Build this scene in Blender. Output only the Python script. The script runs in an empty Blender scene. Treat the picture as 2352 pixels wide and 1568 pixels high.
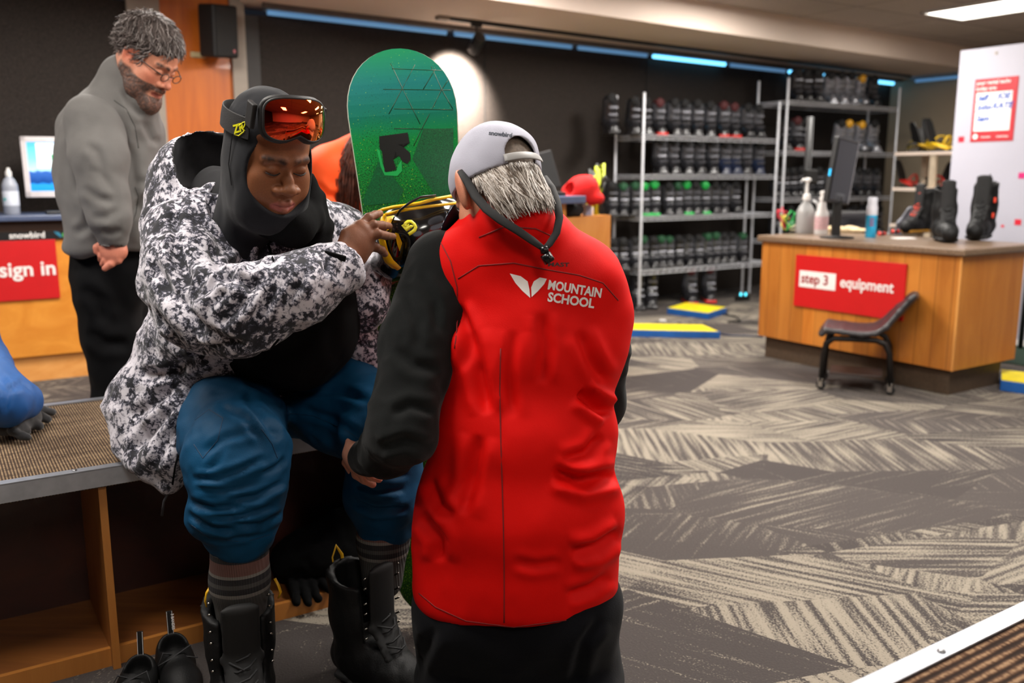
import bpy, bmesh, math, random
import numpy as np
from mathutils import Vector, Matrix, Euler
from mathutils.bvhtree import BVHTree

SC = bpy.context.scene
COL = SC.collection
R = math.radians
random.seed(7)

# ------------------------------------------------------------------ camera, world, exposure
CAM_H, PITCH, FPX = 1.27, R(10.34), 2060.0
_c = bpy.data.cameras.new('camera')
CAMO = bpy.data.objects.new('camera', _c); COL.objects.link(CAMO)
CAMO.location = (0, 0, CAM_H); CAMO.rotation_euler = (math.pi/2 - PITCH, 0, 0)
_c.sensor_width = 36.0; _c.lens = FPX/2352*36.0; _c.clip_start = .05; _c.clip_end = 60
_c.dof.use_dof = True; _c.dof.focus_distance = 1.97; _c.dof.aperture_fstop = 2.8
SC.camera = CAMO
_w = bpy.data.worlds.new('world'); SC.world = _w; _w.use_nodes = True
_w.node_tree.nodes['Background'].inputs[0].default_value = (.62, .72, 1, 1)
_w.node_tree.nodes['Background'].inputs[1].default_value = .015
vs = SC.view_settings
vs.view_transform = 'Standard'; vs.look = 'None'; vs.exposure = -0.18; vs.gamma = 1.0; vs.use_curve_mapping = False

TH = R(33.0)
UX, UY = math.cos(TH), math.sin(TH)           # u: along the back wall, to the right and away
def UV(u, v, z=0.0):                           # room axes to world
    return Vector((u*UX - v*UY, u*UY + v*UX, z))
def P(px, py, Y):                              # a sight line of the photograph met at distance Y
    dx, dy = (px-1176)/FPX, (py-784)/FPX
    d = Vector((dx, math.cos(PITCH)-dy*math.sin(PITCH), -math.sin(PITCH)-dy*math.cos(PITCH)))
    t = Y/d.y
    return Vector((0, 0, CAM_H)) + d*t
def G(px, py, z=0.0):                          # ... met at height z
    d = P(px, py, 1.0) - Vector((0, 0, CAM_H))
    return Vector((0, 0, CAM_H)) + d*((z-CAM_H)/d.z)
def W(px, py, v):                              # ... met at the plane v = const
    d = P(px, py, 1.0) - Vector((0, 0, CAM_H))
    t = v/(-d.x*UY + d.y*UX)
    return Vector((0, 0, CAM_H)) + d*t
def to_uv(p): return (p.x*UX + p.y*UY, -p.x*UY + p.y*UX)

# ------------------------------------------------------------------ materials
_M = {}
def S(c):                                      # sRGB 0-255 to linear
    f = lambda v: v/12.92 if v <= .04045 else ((v+.055)/1.055)**2.4
    return tuple(f(x/255) for x in c) + (1,)
def nodes(name):
    m = bpy.data.materials.new(name); m.use_nodes = True
    nt = m.node_tree; b = nt.nodes['Principled BSDF']
    return m, nt, b
def N(nt, t, **kw):
    n = nt.nodes.new(t)
    for k, v in kw.items():
        if k.startswith('i_'):
            key = k[2:]
            n.inputs[int(key) if key.isdigit() else key].default_value = v
        else: setattr(n, k, v)
    return n
def ramp(nt, stops, interp='LINEAR'):
    r = nt.nodes.new('ShaderNodeValToRGB'); cr = r.color_ramp; cr.interpolation = interp
    while len(cr.elements) < len(stops): cr.elements.new(.5)
    for e, (p, c) in zip(cr.elements, stops):
        e.position = p; e.color = c if len(c) == 4 else tuple(c)+(1,)
    return r
def mat(name, c, rough=.6, metal=0.0, var=.12, scale=12.0, bump=0.0, bscale=200.0, sheen=0.0, emit=None, coat=0.0, spec=.5, trans=0.0, alpha=1.0):
    if name in _M: return _M[name]
    m, nt, b = nodes(name); L = nt.links
    base = S(c)
    tc = N(nt, 'ShaderNodeTexCoord')
    nz = N(nt, 'ShaderNodeTexNoise', i_Scale=scale, i_Detail=4.0)
    L.new(tc.outputs['Object'], nz.inputs['Vector'])
    lo = tuple(max(0, x*(1-var)) for x in base[:3]); hi = tuple(min(1, x*(1+var)) for x in base[:3])
    r = ramp(nt, [(.3, lo), (.7, hi)]); L.new(nz.outputs['Fac'], r.inputs[0]); L.new(r.outputs[0], b.inputs['Base Color'])
    b.inputs['Roughness'].default_value = rough; b.inputs['Metallic'].default_value = metal
    b.inputs['Specular IOR Level'].default_value = spec
    if sheen: b.inputs['Sheen Weight'].default_value = sheen; b.inputs['Sheen Roughness'].default_value = .5
    if coat: b.inputs['Coat Weight'].default_value = coat
    if trans: b.inputs['Transmission Weight'].default_value = trans
    if emit: b.inputs['Emission Color'].default_value = S(emit[0]); b.inputs['Emission Strength'].default_value = emit[1]
    if bump:
        n2 = N(nt, 'ShaderNodeTexNoise', i_Scale=bscale, i_Detail=3.0); L.new(tc.outputs['Object'], n2.inputs['Vector'])
        bp = N(nt, 'ShaderNodeBump', i_Strength=bump, i_Distance=.002); L.new(n2.outputs['Fac'], bp.inputs['Height']); L.new(bp.outputs[0], b.inputs['Normal'])
    _M[name] = m
    return m
def attr_mat(name, rough=.5, bump=.15, bscale=300.0, sss=0.0, spec=.5):     # colour from the mesh's own colour attribute
    if name in _M: return _M[name]
    m, nt, b = nodes(name); L = nt.links
    a = N(nt, 'ShaderNodeAttribute', attribute_name='Col')
    tc = N(nt, 'ShaderNodeTexCoord'); nz = N(nt, 'ShaderNodeTexNoise', i_Scale=bscale, i_Detail=4.0); L.new(tc.outputs['Object'], nz.inputs['Vector'])
    mx = N(nt, 'ShaderNodeMix', data_type='RGBA', blend_type='MULTIPLY'); mx.inputs[0].default_value = .35
    r = ramp(nt, [(.3, (.7, .7, .7)), (.7, (1.25, 1.2, 1.2))]); L.new(nz.outputs['Fac'], r.inputs[0])
    L.new(a.outputs['Color'], mx.inputs[6]); L.new(r.outputs[0], mx.inputs[7]); L.new(mx.outputs[2], b.inputs['Base Color'])
    b.inputs['Roughness'].default_value = rough; b.inputs['Specular IOR Level'].default_value = spec
    if sss: b.inputs['Subsurface Weight'].default_value = sss; b.inputs['Subsurface Scale'].default_value = .006
    bp = N(nt, 'ShaderNodeBump', i_Strength=bump, i_Distance=.001); L.new(nz.outputs['Fac'], bp.inputs['Height']); L.new(bp.outputs[0], b.inputs['Normal'])
    _M[name] = m
    return m
def wood(name, c1, c2, scale=3.0, axis='Z', rough=.45, planks=0.0, knots=False, pu=(1, 0), coat=.2):
    if name in _M: return _M[name]
    m, nt, b = nodes(name); L = nt.links
    tc = N(nt, 'ShaderNodeTexCoord'); mp = N(nt, 'ShaderNodeMapping'); L.new(tc.outputs['Object'], mp.inputs['Vector'])
    s = {'X': (.12, 1, 1), 'Y': (1, .12, 1), 'Z': (1, 1, .12)}[axis]
    mp.inputs['Scale'].default_value = tuple(v*scale*4 for v in s)
    vec = mp.outputs[0]
    if planks:                                                       # per-plank shift and tone; planks run along z
        sp = N(nt, 'ShaderNodeSeparateXYZ'); L.new(tc.outputs['Object'], sp.inputs[0])
        a1 = N(nt, 'ShaderNodeMath', operation='MULTIPLY', i_1=pu[0]/planks); L.new(sp.outputs[0], a1.inputs[0])
        a2 = N(nt, 'ShaderNodeMath', operation='MULTIPLY_ADD', i_1=pu[1]/planks); L.new(sp.outputs[1], a2.inputs[0]); L.new(a1.outputs[0], a2.inputs[2])
        fl = N(nt, 'ShaderNodeMath', operation='FLOOR'); L.new(a2.outputs[0], fl.inputs[0])
        fr = N(nt, 'ShaderNodeMath', operation='FRACT'); L.new(a2.outputs[0], fr.inputs[0])
        wn = N(nt, 'ShaderNodeTexWhiteNoise', noise_dimensions='1D'); L.new(fl.outputs[0], wn.inputs['W'])
        ad = N(nt, 'ShaderNodeVectorMath', operation='MULTIPLY_ADD'); L.new(wn.outputs['Color'], ad.inputs[0]); ad.inputs[1].default_value = (9, 9, 9); L.new(mp.outputs[0], ad.inputs[2])
        vec = ad.outputs[0]
    nz = N(nt, 'ShaderNodeTexNoise', i_Scale=1.0, i_Detail=6.0, i_Roughness=.65, i_Distortion=1.2); L.new(vec, nz.inputs['Vector'])
    r = ramp(nt, [(.3, S(c1)), (.7, S(c2))]); L.new(nz.outputs['Fac'], r.inputs[0]); out = r.outputs[0]
    if planks:
        mx = N(nt, 'ShaderNodeMix', data_type='RGBA', blend_type='MULTIPLY'); mx.inputs[0].default_value = 1
        r2 = ramp(nt, [(0, (.72, .68, .62)), (1, (1.15, 1.1, 1.0))]); L.new(wn.outputs['Value'], r2.inputs[0])
        L.new(out, mx.inputs[6]); L.new(r2.outputs[0], mx.inputs[7])
        r3 = ramp(nt, [(0, (.45, .4, .35)), (.04, (1, 1, 1)), (.96, (1, 1, 1)), (1, (.45, .4, .35))]); L.new(fr.outputs[0], r3.inputs[0])
        m2 = N(nt, 'ShaderNodeMix', data_type='RGBA', blend_type='MULTIPLY'); m2.inputs[0].default_value = 1
        L.new(mx.outputs[2], m2.inputs[6]); L.new(r3.outputs[0], m2.inputs[7]); out = m2.outputs[2]
    if knots:
        vo = N(nt, 'ShaderNodeTexVoronoi', i_Scale=2.6); mk = N(nt, 'ShaderNodeMapping'); mk.inputs['Scale'].default_value = (1, 1, .55); L.new(tc.outputs['Object'], mk.inputs['Vector']); L.new(mk.outputs[0], vo.inputs['Vector'])
        r4 = ramp(nt, [(0, (.25, .13, .06)), (.05, (.45, .3, .2)), (.1, (1, 1, 1))]); L.new(vo.outputs['Distance'], r4.inputs[0])
        m3 = N(nt, 'ShaderNodeMix', data_type='RGBA', blend_type='MULTIPLY'); m3.inputs[0].default_value = 1; L.new(out, m3.inputs[6]); L.new(r4.outputs[0], m3.inputs[7]); out = m3.outputs[2]
    L.new(out, b.inputs['Base Color']); b.inputs['Roughness'].default_value = rough; b.inputs['Coat Weight'].default_value = coat
    _M[name] = m
    return m

# ------------------------------------------------------------------ objects
def tag(o, label=None, cat=None, group=None, kind=None):
    if label: o['label'] = label
    if cat: o['category'] = cat
    if group: o['group'] = group
    if kind: o['kind'] = kind
    return o
def thing(name, label, cat, loc=(0, 0, 0), group=None):
    o = bpy.data.objects.new(name, None); COL.objects.link(o); o.location = loc; o.empty_display_size = .1
    return tag(o, label, cat, group)
def link(name, me, m=None, parent=None, smooth=False, bevel=0, seg=2):
    o = bpy.data.objects.new(name, me); COL.objects.link(o)
    for x in (m if isinstance(m, (list, tuple)) else [m] if m else []): me.materials.append(x)
    if smooth: me.polygons.foreach_set('use_smooth', [True]*len(me.polygons))
    if parent is not None:
        o.parent = parent
        q = parent; off = Vector((0, 0, 0))
        while q is not None: off += q.location; q = q.parent       # builders work in world space; roots are only translated
        o.location = -off
    if bevel:
        b = o.modifiers.new('bevel', 'BEVEL'); b.width = bevel; b.segments = seg; b.limit_method = 'ANGLE'; b.angle_limit = R(40); b.harden_normals = False
    return o
class MB:
    def __init__(s): s.v = []; s.f = []; s.mi = []; s.cur = 0
    def add(s, vs_, fs):
        n = len(s.v); s.v += [tuple(p) for p in vs_]; s.f += [tuple(i+n for i in f) for f in fs]; s.mi += [s.cur]*len(fs); return s
    def box(s, c, size, M=None, axes=None):
        hx, hy, hz = size[0]/2, size[1]/2, size[2]/2
        vv = [Vector((x, y, z)) for x in (-hx, hx) for y in (-hy, hy) for z in (-hz, hz)]
        if M is not None: vv = [M @ p for p in vv]
        c = Vector(c)
        return s.add([c+p for p in vv], [(0, 1, 3, 2), (4, 6, 7, 5), (0, 4, 5, 1), (2, 3, 7, 6), (0, 2, 6, 4), (1, 5, 7, 3)])
    def ubox(s, u0, u1, v0, v1, z0, z1):                            # box in room axes
        vv = [UV(u, v, z) for u in (u0, u1) for v in (v0, v1) for z in (z0, z1)]
        return s.add(vv, [(0, 1, 3, 2), (4, 6, 7, 5), (0, 4, 5, 1), (2, 3, 7, 6), (0, 2, 6, 4), (1, 5, 7, 3)])
    def tube(s, pts, r, n=8, cap=True, flat=1.0, up=None):
        pts = [Vector(p) for p in pts]; k = len(pts)
        rr = r if isinstance(r, (list, tuple)) else [r]*k
        T = [(pts[min(i+1, k-1)]-pts[max(i-1, 0)]).normalized() for i in range(k)]
        a = Vector(up) if up is not None else (Vector((0, 0, 1)) if abs(T[0].z) < .9 else Vector((1, 0, 0)))
        nrm = (a - T[0]*a.dot(T[0])).normalized(); vv = []
        for i in range(k):
            nrm = (nrm - T[i]*nrm.dot(T[i]))
            nrm = nrm.normalized() if nrm.length > 1e-6 else T[i].orthogonal().normalized()
            b = T[i].cross(nrm)
            for j in range(n):
                t = 2*math.pi*j/n
                vv.append(pts[i] + (nrm*math.cos(t)*flat + b*math.sin(t))*rr[i])
        ff = [(i*n+j, i*n+(j+1) % n, (i+1)*n+(j+1) % n, (i+1)*n+j) for i in range(k-1) for j in range(n)]
        if cap: ff += [tuple(range(n-1, -1, -1)), tuple(range((k-1)*n, k*n))]
        return s.add(vv, ff)
    def lathe(s, prof, c=(0, 0, 0), n=24, M=None, sx=1, sy=1):
        c = Vector(c); vv = []
        for (r, z) in prof:
            for j in range(n):
                t = 2*math.pi*j/n; p = Vector((r*math.cos(t)*sx, r*math.sin(t)*sy, z))
                vv.append(c + (M @ p if M is not None else p))
        k = len(prof)
        ff = [(i*n+j, i*n+(j+1) % n, (i+1)*n+(j+1) % n, (i+1)*n+j) for i in range(k-1) for j in range(n)]
        ff += [tuple(range(n-1, -1, -1)), tuple(range((k-1)*n, k*n))]
        return s.add(vv, ff)
    def prism(s, poly, z0, z1, M=None, o=(0, 0, 0)):
        n = len(poly); o = Vector(o)
        vv = [Vector((x, y, z0)) for x, y in poly] + [Vector((x, y, z1)) for x, y in poly]
        if M is not None: vv = [M @ p for p in vv]
        vv = [o+p for p in vv]
        ff = [tuple(range(n-1, -1, -1)), tuple(range(n, 2*n))] + [(i, (i+1) % n, n+(i+1) % n, n+i) for i in range(n)]
        return s.add(vv, ff)
    def build(s, name, m=None, parent=None, smooth=False, bevel=0, seg=2, sharp=None):
        me = bpy.data.meshes.new(name); me.from_pydata(s.v, [], s.f); me.update()
        if any(s.mi): me.polygons.foreach_set('material_index', s.mi)
        bm = bmesh.new(); bm.from_mesh(me); bmesh.ops.recalc_face_normals(bm, faces=bm.faces); bm.to_mesh(me); bm.free()
        o = link(name, me, m, parent, smooth, bevel, seg)
        if smooth and sharp:
            me.set_sharp_from_angle(angle=R(sharp))
        return o
def frame(x, y=None, z=None):                                       # matrix whose columns are the given axes
    x = Vector(x).normalized()
    if z is not None:
        z = Vector(z).normalized(); y = z.cross(x).normalized(); x = y.cross(z).normalized()
    else:
        y = Vector(y); z = x.cross(y).normalized(); y = z.cross(x).normalized()
    return Matrix((x, y, z)).transposed()
ROOM = frame((UX, UY, 0), z=(0, 0, 1))
def kids(o): return [c for c in bpy.data.objects if c.parent is o]
def copy_tree(o, parent=None, kidmap=None):
    c = o.copy(); COL.objects.link(c)
    if parent is not None: c.parent = parent
    for ch in (kidmap[o.name] if kidmap else kids(o)): copy_tree(ch, c, kidmap)
    return c

# ------------------------------------------------------------------ text
def text_mesh(body, size, bold=.0, extrude=.0006, align='LEFT', spacing=1.0, shear=0.0, sx=1.0, res=3):
    cu = bpy.data.curves.new('t', 'FONT'); cu.body = body; cu.size = size; cu.offset = bold*size; cu.extrude = extrude
    cu.align_x = align; cu.space_character = spacing; cu.shear = shear; cu.resolution_u = res
    o = bpy.data.objects.new('t', cu); COL.objects.link(o)
    dg = bpy.context.evaluated_depsgraph_get(); me = bpy.data.meshes.new_from_object(o.evaluated_get(dg))
    bpy.data.objects.remove(o); bpy.data.curves.remove(cu)
    for v in me.vertices: v.co.x *= sx
    me.materials.clear()
    return me
def place_text(name, body, size, o, xdir, up, m, parent, **kw):
    me = text_mesh(body, size, **kw)
    M = frame(xdir, y=up); o = Vector(o)
    for v in me.vertices: v.co = o + M @ v.co
    return link(name, me, m, parent)

# ------------------------------------------------------------------ numpy noise
def _h(ix, iy, iz, seed):
    n = (ix*73856093) ^ (iy*19349663) ^ (iz*83492791) ^ (seed*2654435761 & 0x7fffffff)
    n = (n ^ (n >> 13))*1274126177 & 0x7fffffff
    return ((n ^ (n >> 16)) & 0xffff)/65535.0
def vnoise(p, seed=0):
    i = np.floor(p).astype(np.int64); f = p-i; f = f*f*(3-2*f); x, y, z = i[..., 0], i[..., 1], i[..., 2]; r = 0
    for a in (0, 1):
        for b in (0, 1):
            for c in (0, 1):
                w = (f[..., 0] if a else 1-f[..., 0])*(f[..., 1] if b else 1-f[..., 1])*(f[..., 2] if c else 1-f[..., 2])
                r = r + w*_h(x+a, y+b, z+c, seed)
    return r*2-1
def fbm(p, o=3, seed=0):
    r = 0; a = 1.0
    for k in range(o): r = r + a*vnoise(p*2**k, seed+k); a *= .5
    return r

# ------------------------------------------------------------------ implicit modelling
def _rot(Rm): return None if Rm is None else np.array([[Rm[i][j] for j in range(3)] for i in range(3)])
class Fld:
    def __init__(s, lo, hi, h):
        s.h = h; s.lo = np.array(lo, float)-3*h; n = np.ceil((np.array(hi, float)+3*h-s.lo)/h).astype(int)+1
        s.n = n; s.F = np.full(tuple(n), .5, np.float32); s.attr = []
    def _sub(s, lo, hi):
        a = np.maximum(0, np.floor((lo-s.lo)/s.h).astype(int)); b = np.minimum(s.n, np.ceil((hi-s.lo)/s.h).astype(int)+1)
        if np.any(b <= a): return None
        g = [s.lo[i]+np.arange(a[i], b[i])*s.h for i in range(3)]
        X, Y, Z = np.meshgrid(*g, indexing='ij'); return (slice(a[0], b[0]), slice(a[1], b[1]), slice(a[2], b[2])), np.stack((X, Y, Z), -1)
    def _comb(s, sl, d, k, op):
        a = s.F[sl]; d = d.astype(np.float32)
        if op == 'add':
            if k > 0: h = np.maximum(k-np.abs(a-d), 0)/k; r = np.minimum(a, d)-h*h*k*.25
            else: r = np.minimum(a, d)
        elif op == 'sub':
            d = -d
            if k > 0: h = np.maximum(k-np.abs(a-d), 0)/k; r = np.maximum(a, d)+h*h*k*.25
            else: r = np.maximum(a, d)
        s.F[sl] = r
    def ell(s, c, r, Rm=None, k=.02, op='add'):
        c = np.array(c, float); r = np.array(r if hasattr(r, '__len__') else (r, r, r), float); m = r.max()+k+4*s.h
        q = s._sub(c-m, c+m)
        if q is None: return s
        p = q[1]-c
        if Rm is not None: p = p @ _rot(Rm)
        k0 = np.linalg.norm(p/r, axis=-1); k1 = np.linalg.norm(p/(r*r), axis=-1)+1e-9
        s._comb(q[0], k0*(k0-1)/k1, k, op); return s
    def cap(s, a, b, ra, rb=None, k=.02, side=None, fl=1.0, op='add'):
        rb = ra if rb is None else rb; a = np.array(a, float); b = np.array(b, float); m = max(ra, rb)*max(fl, 1)+k+4*s.h
        q = s._sub(np.minimum(a, b)-m, np.maximum(a, b)+m)
        if q is None: return s
        p = q[1]-a; ba = b-a; L2 = ba @ ba+1e-12; t = np.clip((p @ ba)/L2, 0, 1); w = p - t[..., None]*ba
        rr = ra+(rb-ra)*t
        l2 = (w*w).sum(-1)
        if side is not None and fl != 1:
            sd = np.array(side, float); sd /= np.linalg.norm(sd); c = w @ sd; l2 = np.maximum(l2-c*c+(c/fl)**2, 0)
        s._comb(q[0], np.sqrt(l2)-rr, k, op); return s
    def chain(s, pts, rs, k=.02, side=None, fl=1.0, op='add'):
        for i in range(len(pts)-1): s.cap(pts[i], pts[i+1], rs[i], rs[i+1], k=k, side=side, fl=(fl if not hasattr(fl, '__len__') else fl[i]), op=op)
        return s
    def box(s, c, half, Rm=None, rnd=.01, k=.01, op='add'):
        c = np.array(c, float); hf = np.array(half, float); m = np.linalg.norm(hf)+k+4*s.h
        q = s._sub(c-m, c+m)
        if q is None: return s
        p = q[1]-c
        if Rm is not None: p = p @ _rot(Rm)
        w = np.abs(p)-(hf-rnd); d = np.linalg.norm(np.maximum(w, 0), axis=-1)+np.minimum(w.max(-1), 0)-rnd
        s._comb(q[0], d, k, op); return s
    def plane(s, o, n, k=.0):                                       # cut away the side the normal points to
        o = np.array(o, float); n = np.array(n, float); n /= np.linalg.norm(n)
        q = s._sub(s.lo, s.lo+s.n*s.h); d = -((q[1]-o) @ n)
        s._comb(q[0], d, k, 'sub'); return s
    def fn(s, f, lo=None, hi=None):                                 # add a field function to the distance
        q = s._sub(np.array(lo, float) if lo is not None else s.lo, np.array(hi, float) if hi is not None else s.lo+s.n*s.h)
        s.F[q[0]] += f(q[1]).astype(np.float32); return s
    def mesh(s):
        F = s.F; I = F < 0; n = np.array(F.shape)
        F[0] = F[-1] = .5; F[:, 0] = F[:, -1] = .5; F[:, :, 0] = F[:, :, -1] = .5; I = F < 0
        c = np.zeros(tuple(n-1), np.int8)
        offs = [(a, b, d) for a in (0, 1) for b in (0, 1) for d in (0, 1)]
        for (a, b, d) in offs: c += I[a:n[0]-1+a, b:n[1]-1+b, d:n[2]-1+d]
        act = np.argwhere((c > 0) & (c < 8))
        idx = -np.ones(tuple(n-1), np.int32); idx[tuple(act.T)] = np.arange(len(act))
        acc = np.zeros((len(act), 3)); cnt = np.zeros(len(act))
        for A in offs:
            for ax in range(3):
                if A[ax]: continue
                B = list(A); B[ax] = 1
                fa = F[tuple((act+A).T)]; fb = F[tuple((act+B).T)]; m = (fa < 0) != (fb < 0)
                t = np.where(m, fa/np.where(m, fa-fb, 1), 0); p = np.array(A)[None]+0.0*act; p[:, ax] += t
                acc += np.where(m[:, None], p, 0); cnt += m
        V = s.lo+(act+acc/cnt[:, None])*s.h
        quads = []
        for ax in range(3):
            o1, o2 = [(1, 2), (2, 0), (0, 1)][ax]
            sl0 = [slice(0, -1) if i == ax else slice(1, -1) for i in range(3)]; sl1 = [slice(1, None) if i == ax else slice(1, -1) for i in range(3)]
            a = I[tuple(sl0)]; b = I[tuple(sl1)]; e = np.argwhere(a != b)
            fl = a[tuple(e.T)]
            for i in range(3):
                if i != ax: e[:, i] += 1
            d1 = np.zeros(3, int); d1[o1] = 1; d2 = np.zeros(3, int); d2[o2] = 1
            q = np.stack([idx[tuple((e-d1-d2).T)], idx[tuple((e-d2).T)], idx[tuple(e.T)], idx[tuple((e-d1).T)]], 1)
            q[~fl] = q[~fl][:, ::-1]; quads.append(q)
        Q = np.concatenate(quads); Q = Q[(Q >= 0).all(1)]
        return V, Q
def vnormals(V, Q):
    n = np.cross(V[Q[:, 2]]-V[Q[:, 0]], V[Q[:, 3]]-V[Q[:, 1]]); o = np.zeros_like(V)
    for i in range(4): np.add.at(o, Q[:, i], n)
    return o/(np.linalg.norm(o, axis=1, keepdims=True)+1e-12)
def relax(V, Q, it=1, lam=.5):
    for _ in range(it):
        a = np.zeros_like(V); c = np.zeros(len(V))
        for i in range(4):
            np.add.at(a, Q[:, i], V[Q[:, (i+1) % 4]]+V[Q[:, (i+3) % 4]]); np.add.at(c, Q[:, i], 2)
        V = V*(1-lam)+lam*a/c[:, None]
    return V
def proj(V):
    x = V[:, 0]; y = V[:, 1]; z = V[:, 2]-CAM_H; cp, sp = math.cos(PITCH), math.sin(PITCH)
    dep = y*cp-z*sp; up = y*sp+z*cp
    return np.stack((1176+FPX*x/dep, 784-FPX*up/dep, dep), 1)
def seg_dist(Q2, pts):
    d = np.full(len(Q2), 1e9); tt = np.zeros(len(Q2)); tot = 0
    for a, b in zip(pts[:-1], pts[1:]):
        a = np.array(a, float); b = np.array(b, float); ba = b-a; t = np.clip(((Q2-a) @ ba)/(ba @ ba+1e-9), 0, 1)
        w = np.linalg.norm(Q2-a-t[:, None]*ba, axis=1); L = np.linalg.norm(ba)
        m = w < d; d = np.where(m, w, d); tt = np.where(m, tot+t*L, tt); tot += L
    return d, tt/max(tot, 1e-6)
def folds(V, Nn, lines):
    """press cloth folds into a surface: each line (px,py)... of the photo, half-width px, depth m; only where the cloth faces the camera"""
    p = proj(V); cam = np.array([0, 0, CAM_H]); vd = cam-V; vd /= np.linalg.norm(vd, axis=1, keepdims=True)
    facing = np.clip(((Nn*vd).sum(1)-.0)*3, 0, 1); D = np.zeros(len(V))
    for pts, w, dep in lines:
        x0 = min(q[0] for q in pts)-4*w; x1 = max(q[0] for q in pts)+4*w; y0 = min(q[1] for q in pts)-4*w; y1 = max(q[1] for q in pts)+4*w
        m = (p[:, 0] > x0) & (p[:, 0] < x1) & (p[:, 1] > y0) & (p[:, 1] < y1) & (facing > 0)
        if not m.any(): continue
        d, t = seg_dist(p[m][:, :2], pts); env = np.clip(np.minimum(t, 1-t)*6, .0, 1)**.7
        g = -np.exp(-(d/w)**2)+.55*np.exp(-((d-2.0*w)/(1.1*w))**2)
        D[m] += dep*g*env*facing[m]
    return V+Nn*D[:, None]
def to_mesh(name, V, Q, m=None, parent=None, col=None, smooth=True):
    me = bpy.data.meshes.new(name); nv = len(V); nq = len(Q)
    me.vertices.add(nv); me.vertices.foreach_set('co', V.astype(np.float32).ravel())
    me.loops.add(nq*4); me.loops.foreach_set('vertex_index', Q.astype(np.int32).ravel())
    me.polygons.add(nq); me.polygons.foreach_set('loop_start', np.arange(nq, dtype=np.int32)*4)
    me.polygons.foreach_set('loop_total', np.full(nq, 4, np.int32)); me.update(calc_edges=True)
    if col is not None:
        a = me.color_attributes.new('Col', 'FLOAT_COLOR', 'POINT'); c4 = np.ones((nv, 4), np.float32); c4[:, :3] = col; a.data.foreach_set('color', c4.ravel())
    return link(name, me, m, parent, smooth)
def cut(V, Q, keep):                                                # keep the quads whose centres pass the test
    c = V[Q].mean(1); Q = Q[keep(c)]; u, inv = np.unique(Q, return_inverse=True); return V[u], inv.reshape(Q.shape)
def fold_noise(V, Nn, amp, s, seed=0, o=2): return V+Nn*(amp*fbm(V*np.array(s), o, seed))[:, None]
def ridged(V, Nn, amp, s, seed=0):                                  # soft cloth folds with sharper valleys
    n = fbm(V*np.array(s), 2, seed); return V+Nn*(amp*(.5-np.abs(n)*1.6))[:, None]
_BV = {}
def bvh(o):
    if o.name not in _BV:
        me = o.data; _BV[o.name] = BVHTree.FromPolygons([v.co.copy() for v in me.vertices], [tuple(p.vertices) for p in me.polygons])
    return _BV[o.name]
def drape(me, target, d, lift=.0012):                               # lay a mesh (already in place, just above) onto the target along d
    t = bvh(target); d = Vector(d).normalized()
    for v in me.vertices:
        h = t.ray_cast(v.co - d*.3, d)
        if h[0] is not None: v.co = h[0] - d*lift + (d*0)
    return me
def subdiv_mesh(me, cuts=0, maxlen=.006):
    bm = bmesh.new(); bm.from_mesh(me); bmesh.ops.triangulate(bm, faces=bm.faces)
    for _ in range(4):
        es = [e for e in bm.edges if e.calc_length() > maxlen]
        if not es: break
        bmesh.ops.subdivide_edges(bm, edges=es, cuts=1); bmesh.ops.triangulate(bm, faces=[f for f in bm.faces if len(f.verts) > 3])
    bm.to_mesh(me); bm.free(); return me
# ================================================================== lamps (ceiling panels)
CEIL = 2.78
M_white = mat('lamp_frame', (225, 225, 225), .4)
M_diff = mat('diffuser', (255, 255, 255), .5, emit=((255, 246, 232), 9.0), var=0)
def ceiling_light(u, v, label, power=55, grp='rectangular ceiling light panels'):
    t = thing('ceiling_light', label, 'ceiling light', UV(u, v, CEIL), grp)
    m = MB(); a, b = .33, .64
    for (u0, u1, v0, v1) in ((-a, a, -b, -b+.03), (-a, a, b-.03, b), (-a, -a+.03, -b, b), (a-.03, a, -b, b)): m.ubox(u+u0, u+u1, v+v0, v+v1, CEIL-.03, CEIL-.002)
    m.build('frame', M_white, t)
    MB().ubox(u-a+.03, u+a-.03, v-b+.03, v+b-.03, CEIL-.02, CEIL-.012).build('diffuser', M_diff, t)
    l = bpy.data.lights.new('panel_lamp', 'AREA'); l.shape = 'RECTANGLE'; l.size = .56; l.size_y = 1.18; l.energy = power; l.color = (1, .95, .895)
    o = bpy.data.objects.new('lamp', l); COL.objects.link(o); o.parent = t; o.rotation_euler = (0, 0, TH); o.location = (0, 0, -.035)
    return t
ceiling_light(8.2, 4.58, 'bright rectangular ceiling light panel above the white partition', 30)
WH = ['over the carpet behind the kneeling man', 'over the pine counter', 'over the far side of the long bench', 'over the kneeling man', 'over the open carpet right of the kneeling man', 'over the near end of the long bench', 'over the bench at the left edge', 'in the middle of the rear row', 'at the left of the rear row', 'beside the white partition', 'over the check-in desk']
for (u, v, p), wh in zip(((3.4, 4.75, 110), (5.8, 4.75, 110), (1.0, 4.75, 85), (2.2, 1.9, 75), (4.6, 1.9, 72), (-.2, 1.9, 45), (-1.6, 3.6, 40), (3.4, -1.2, 35), (0.2, -1.2, 30), (8.2, 1.6, 20), (-1.4, 5.4, 35)), WH):  # the row nearest the soffit is unseen, added to brighten its beige face
    ceiling_light(u, v, 'ceiling light panel %s, outside the view' % wh, p)

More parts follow.
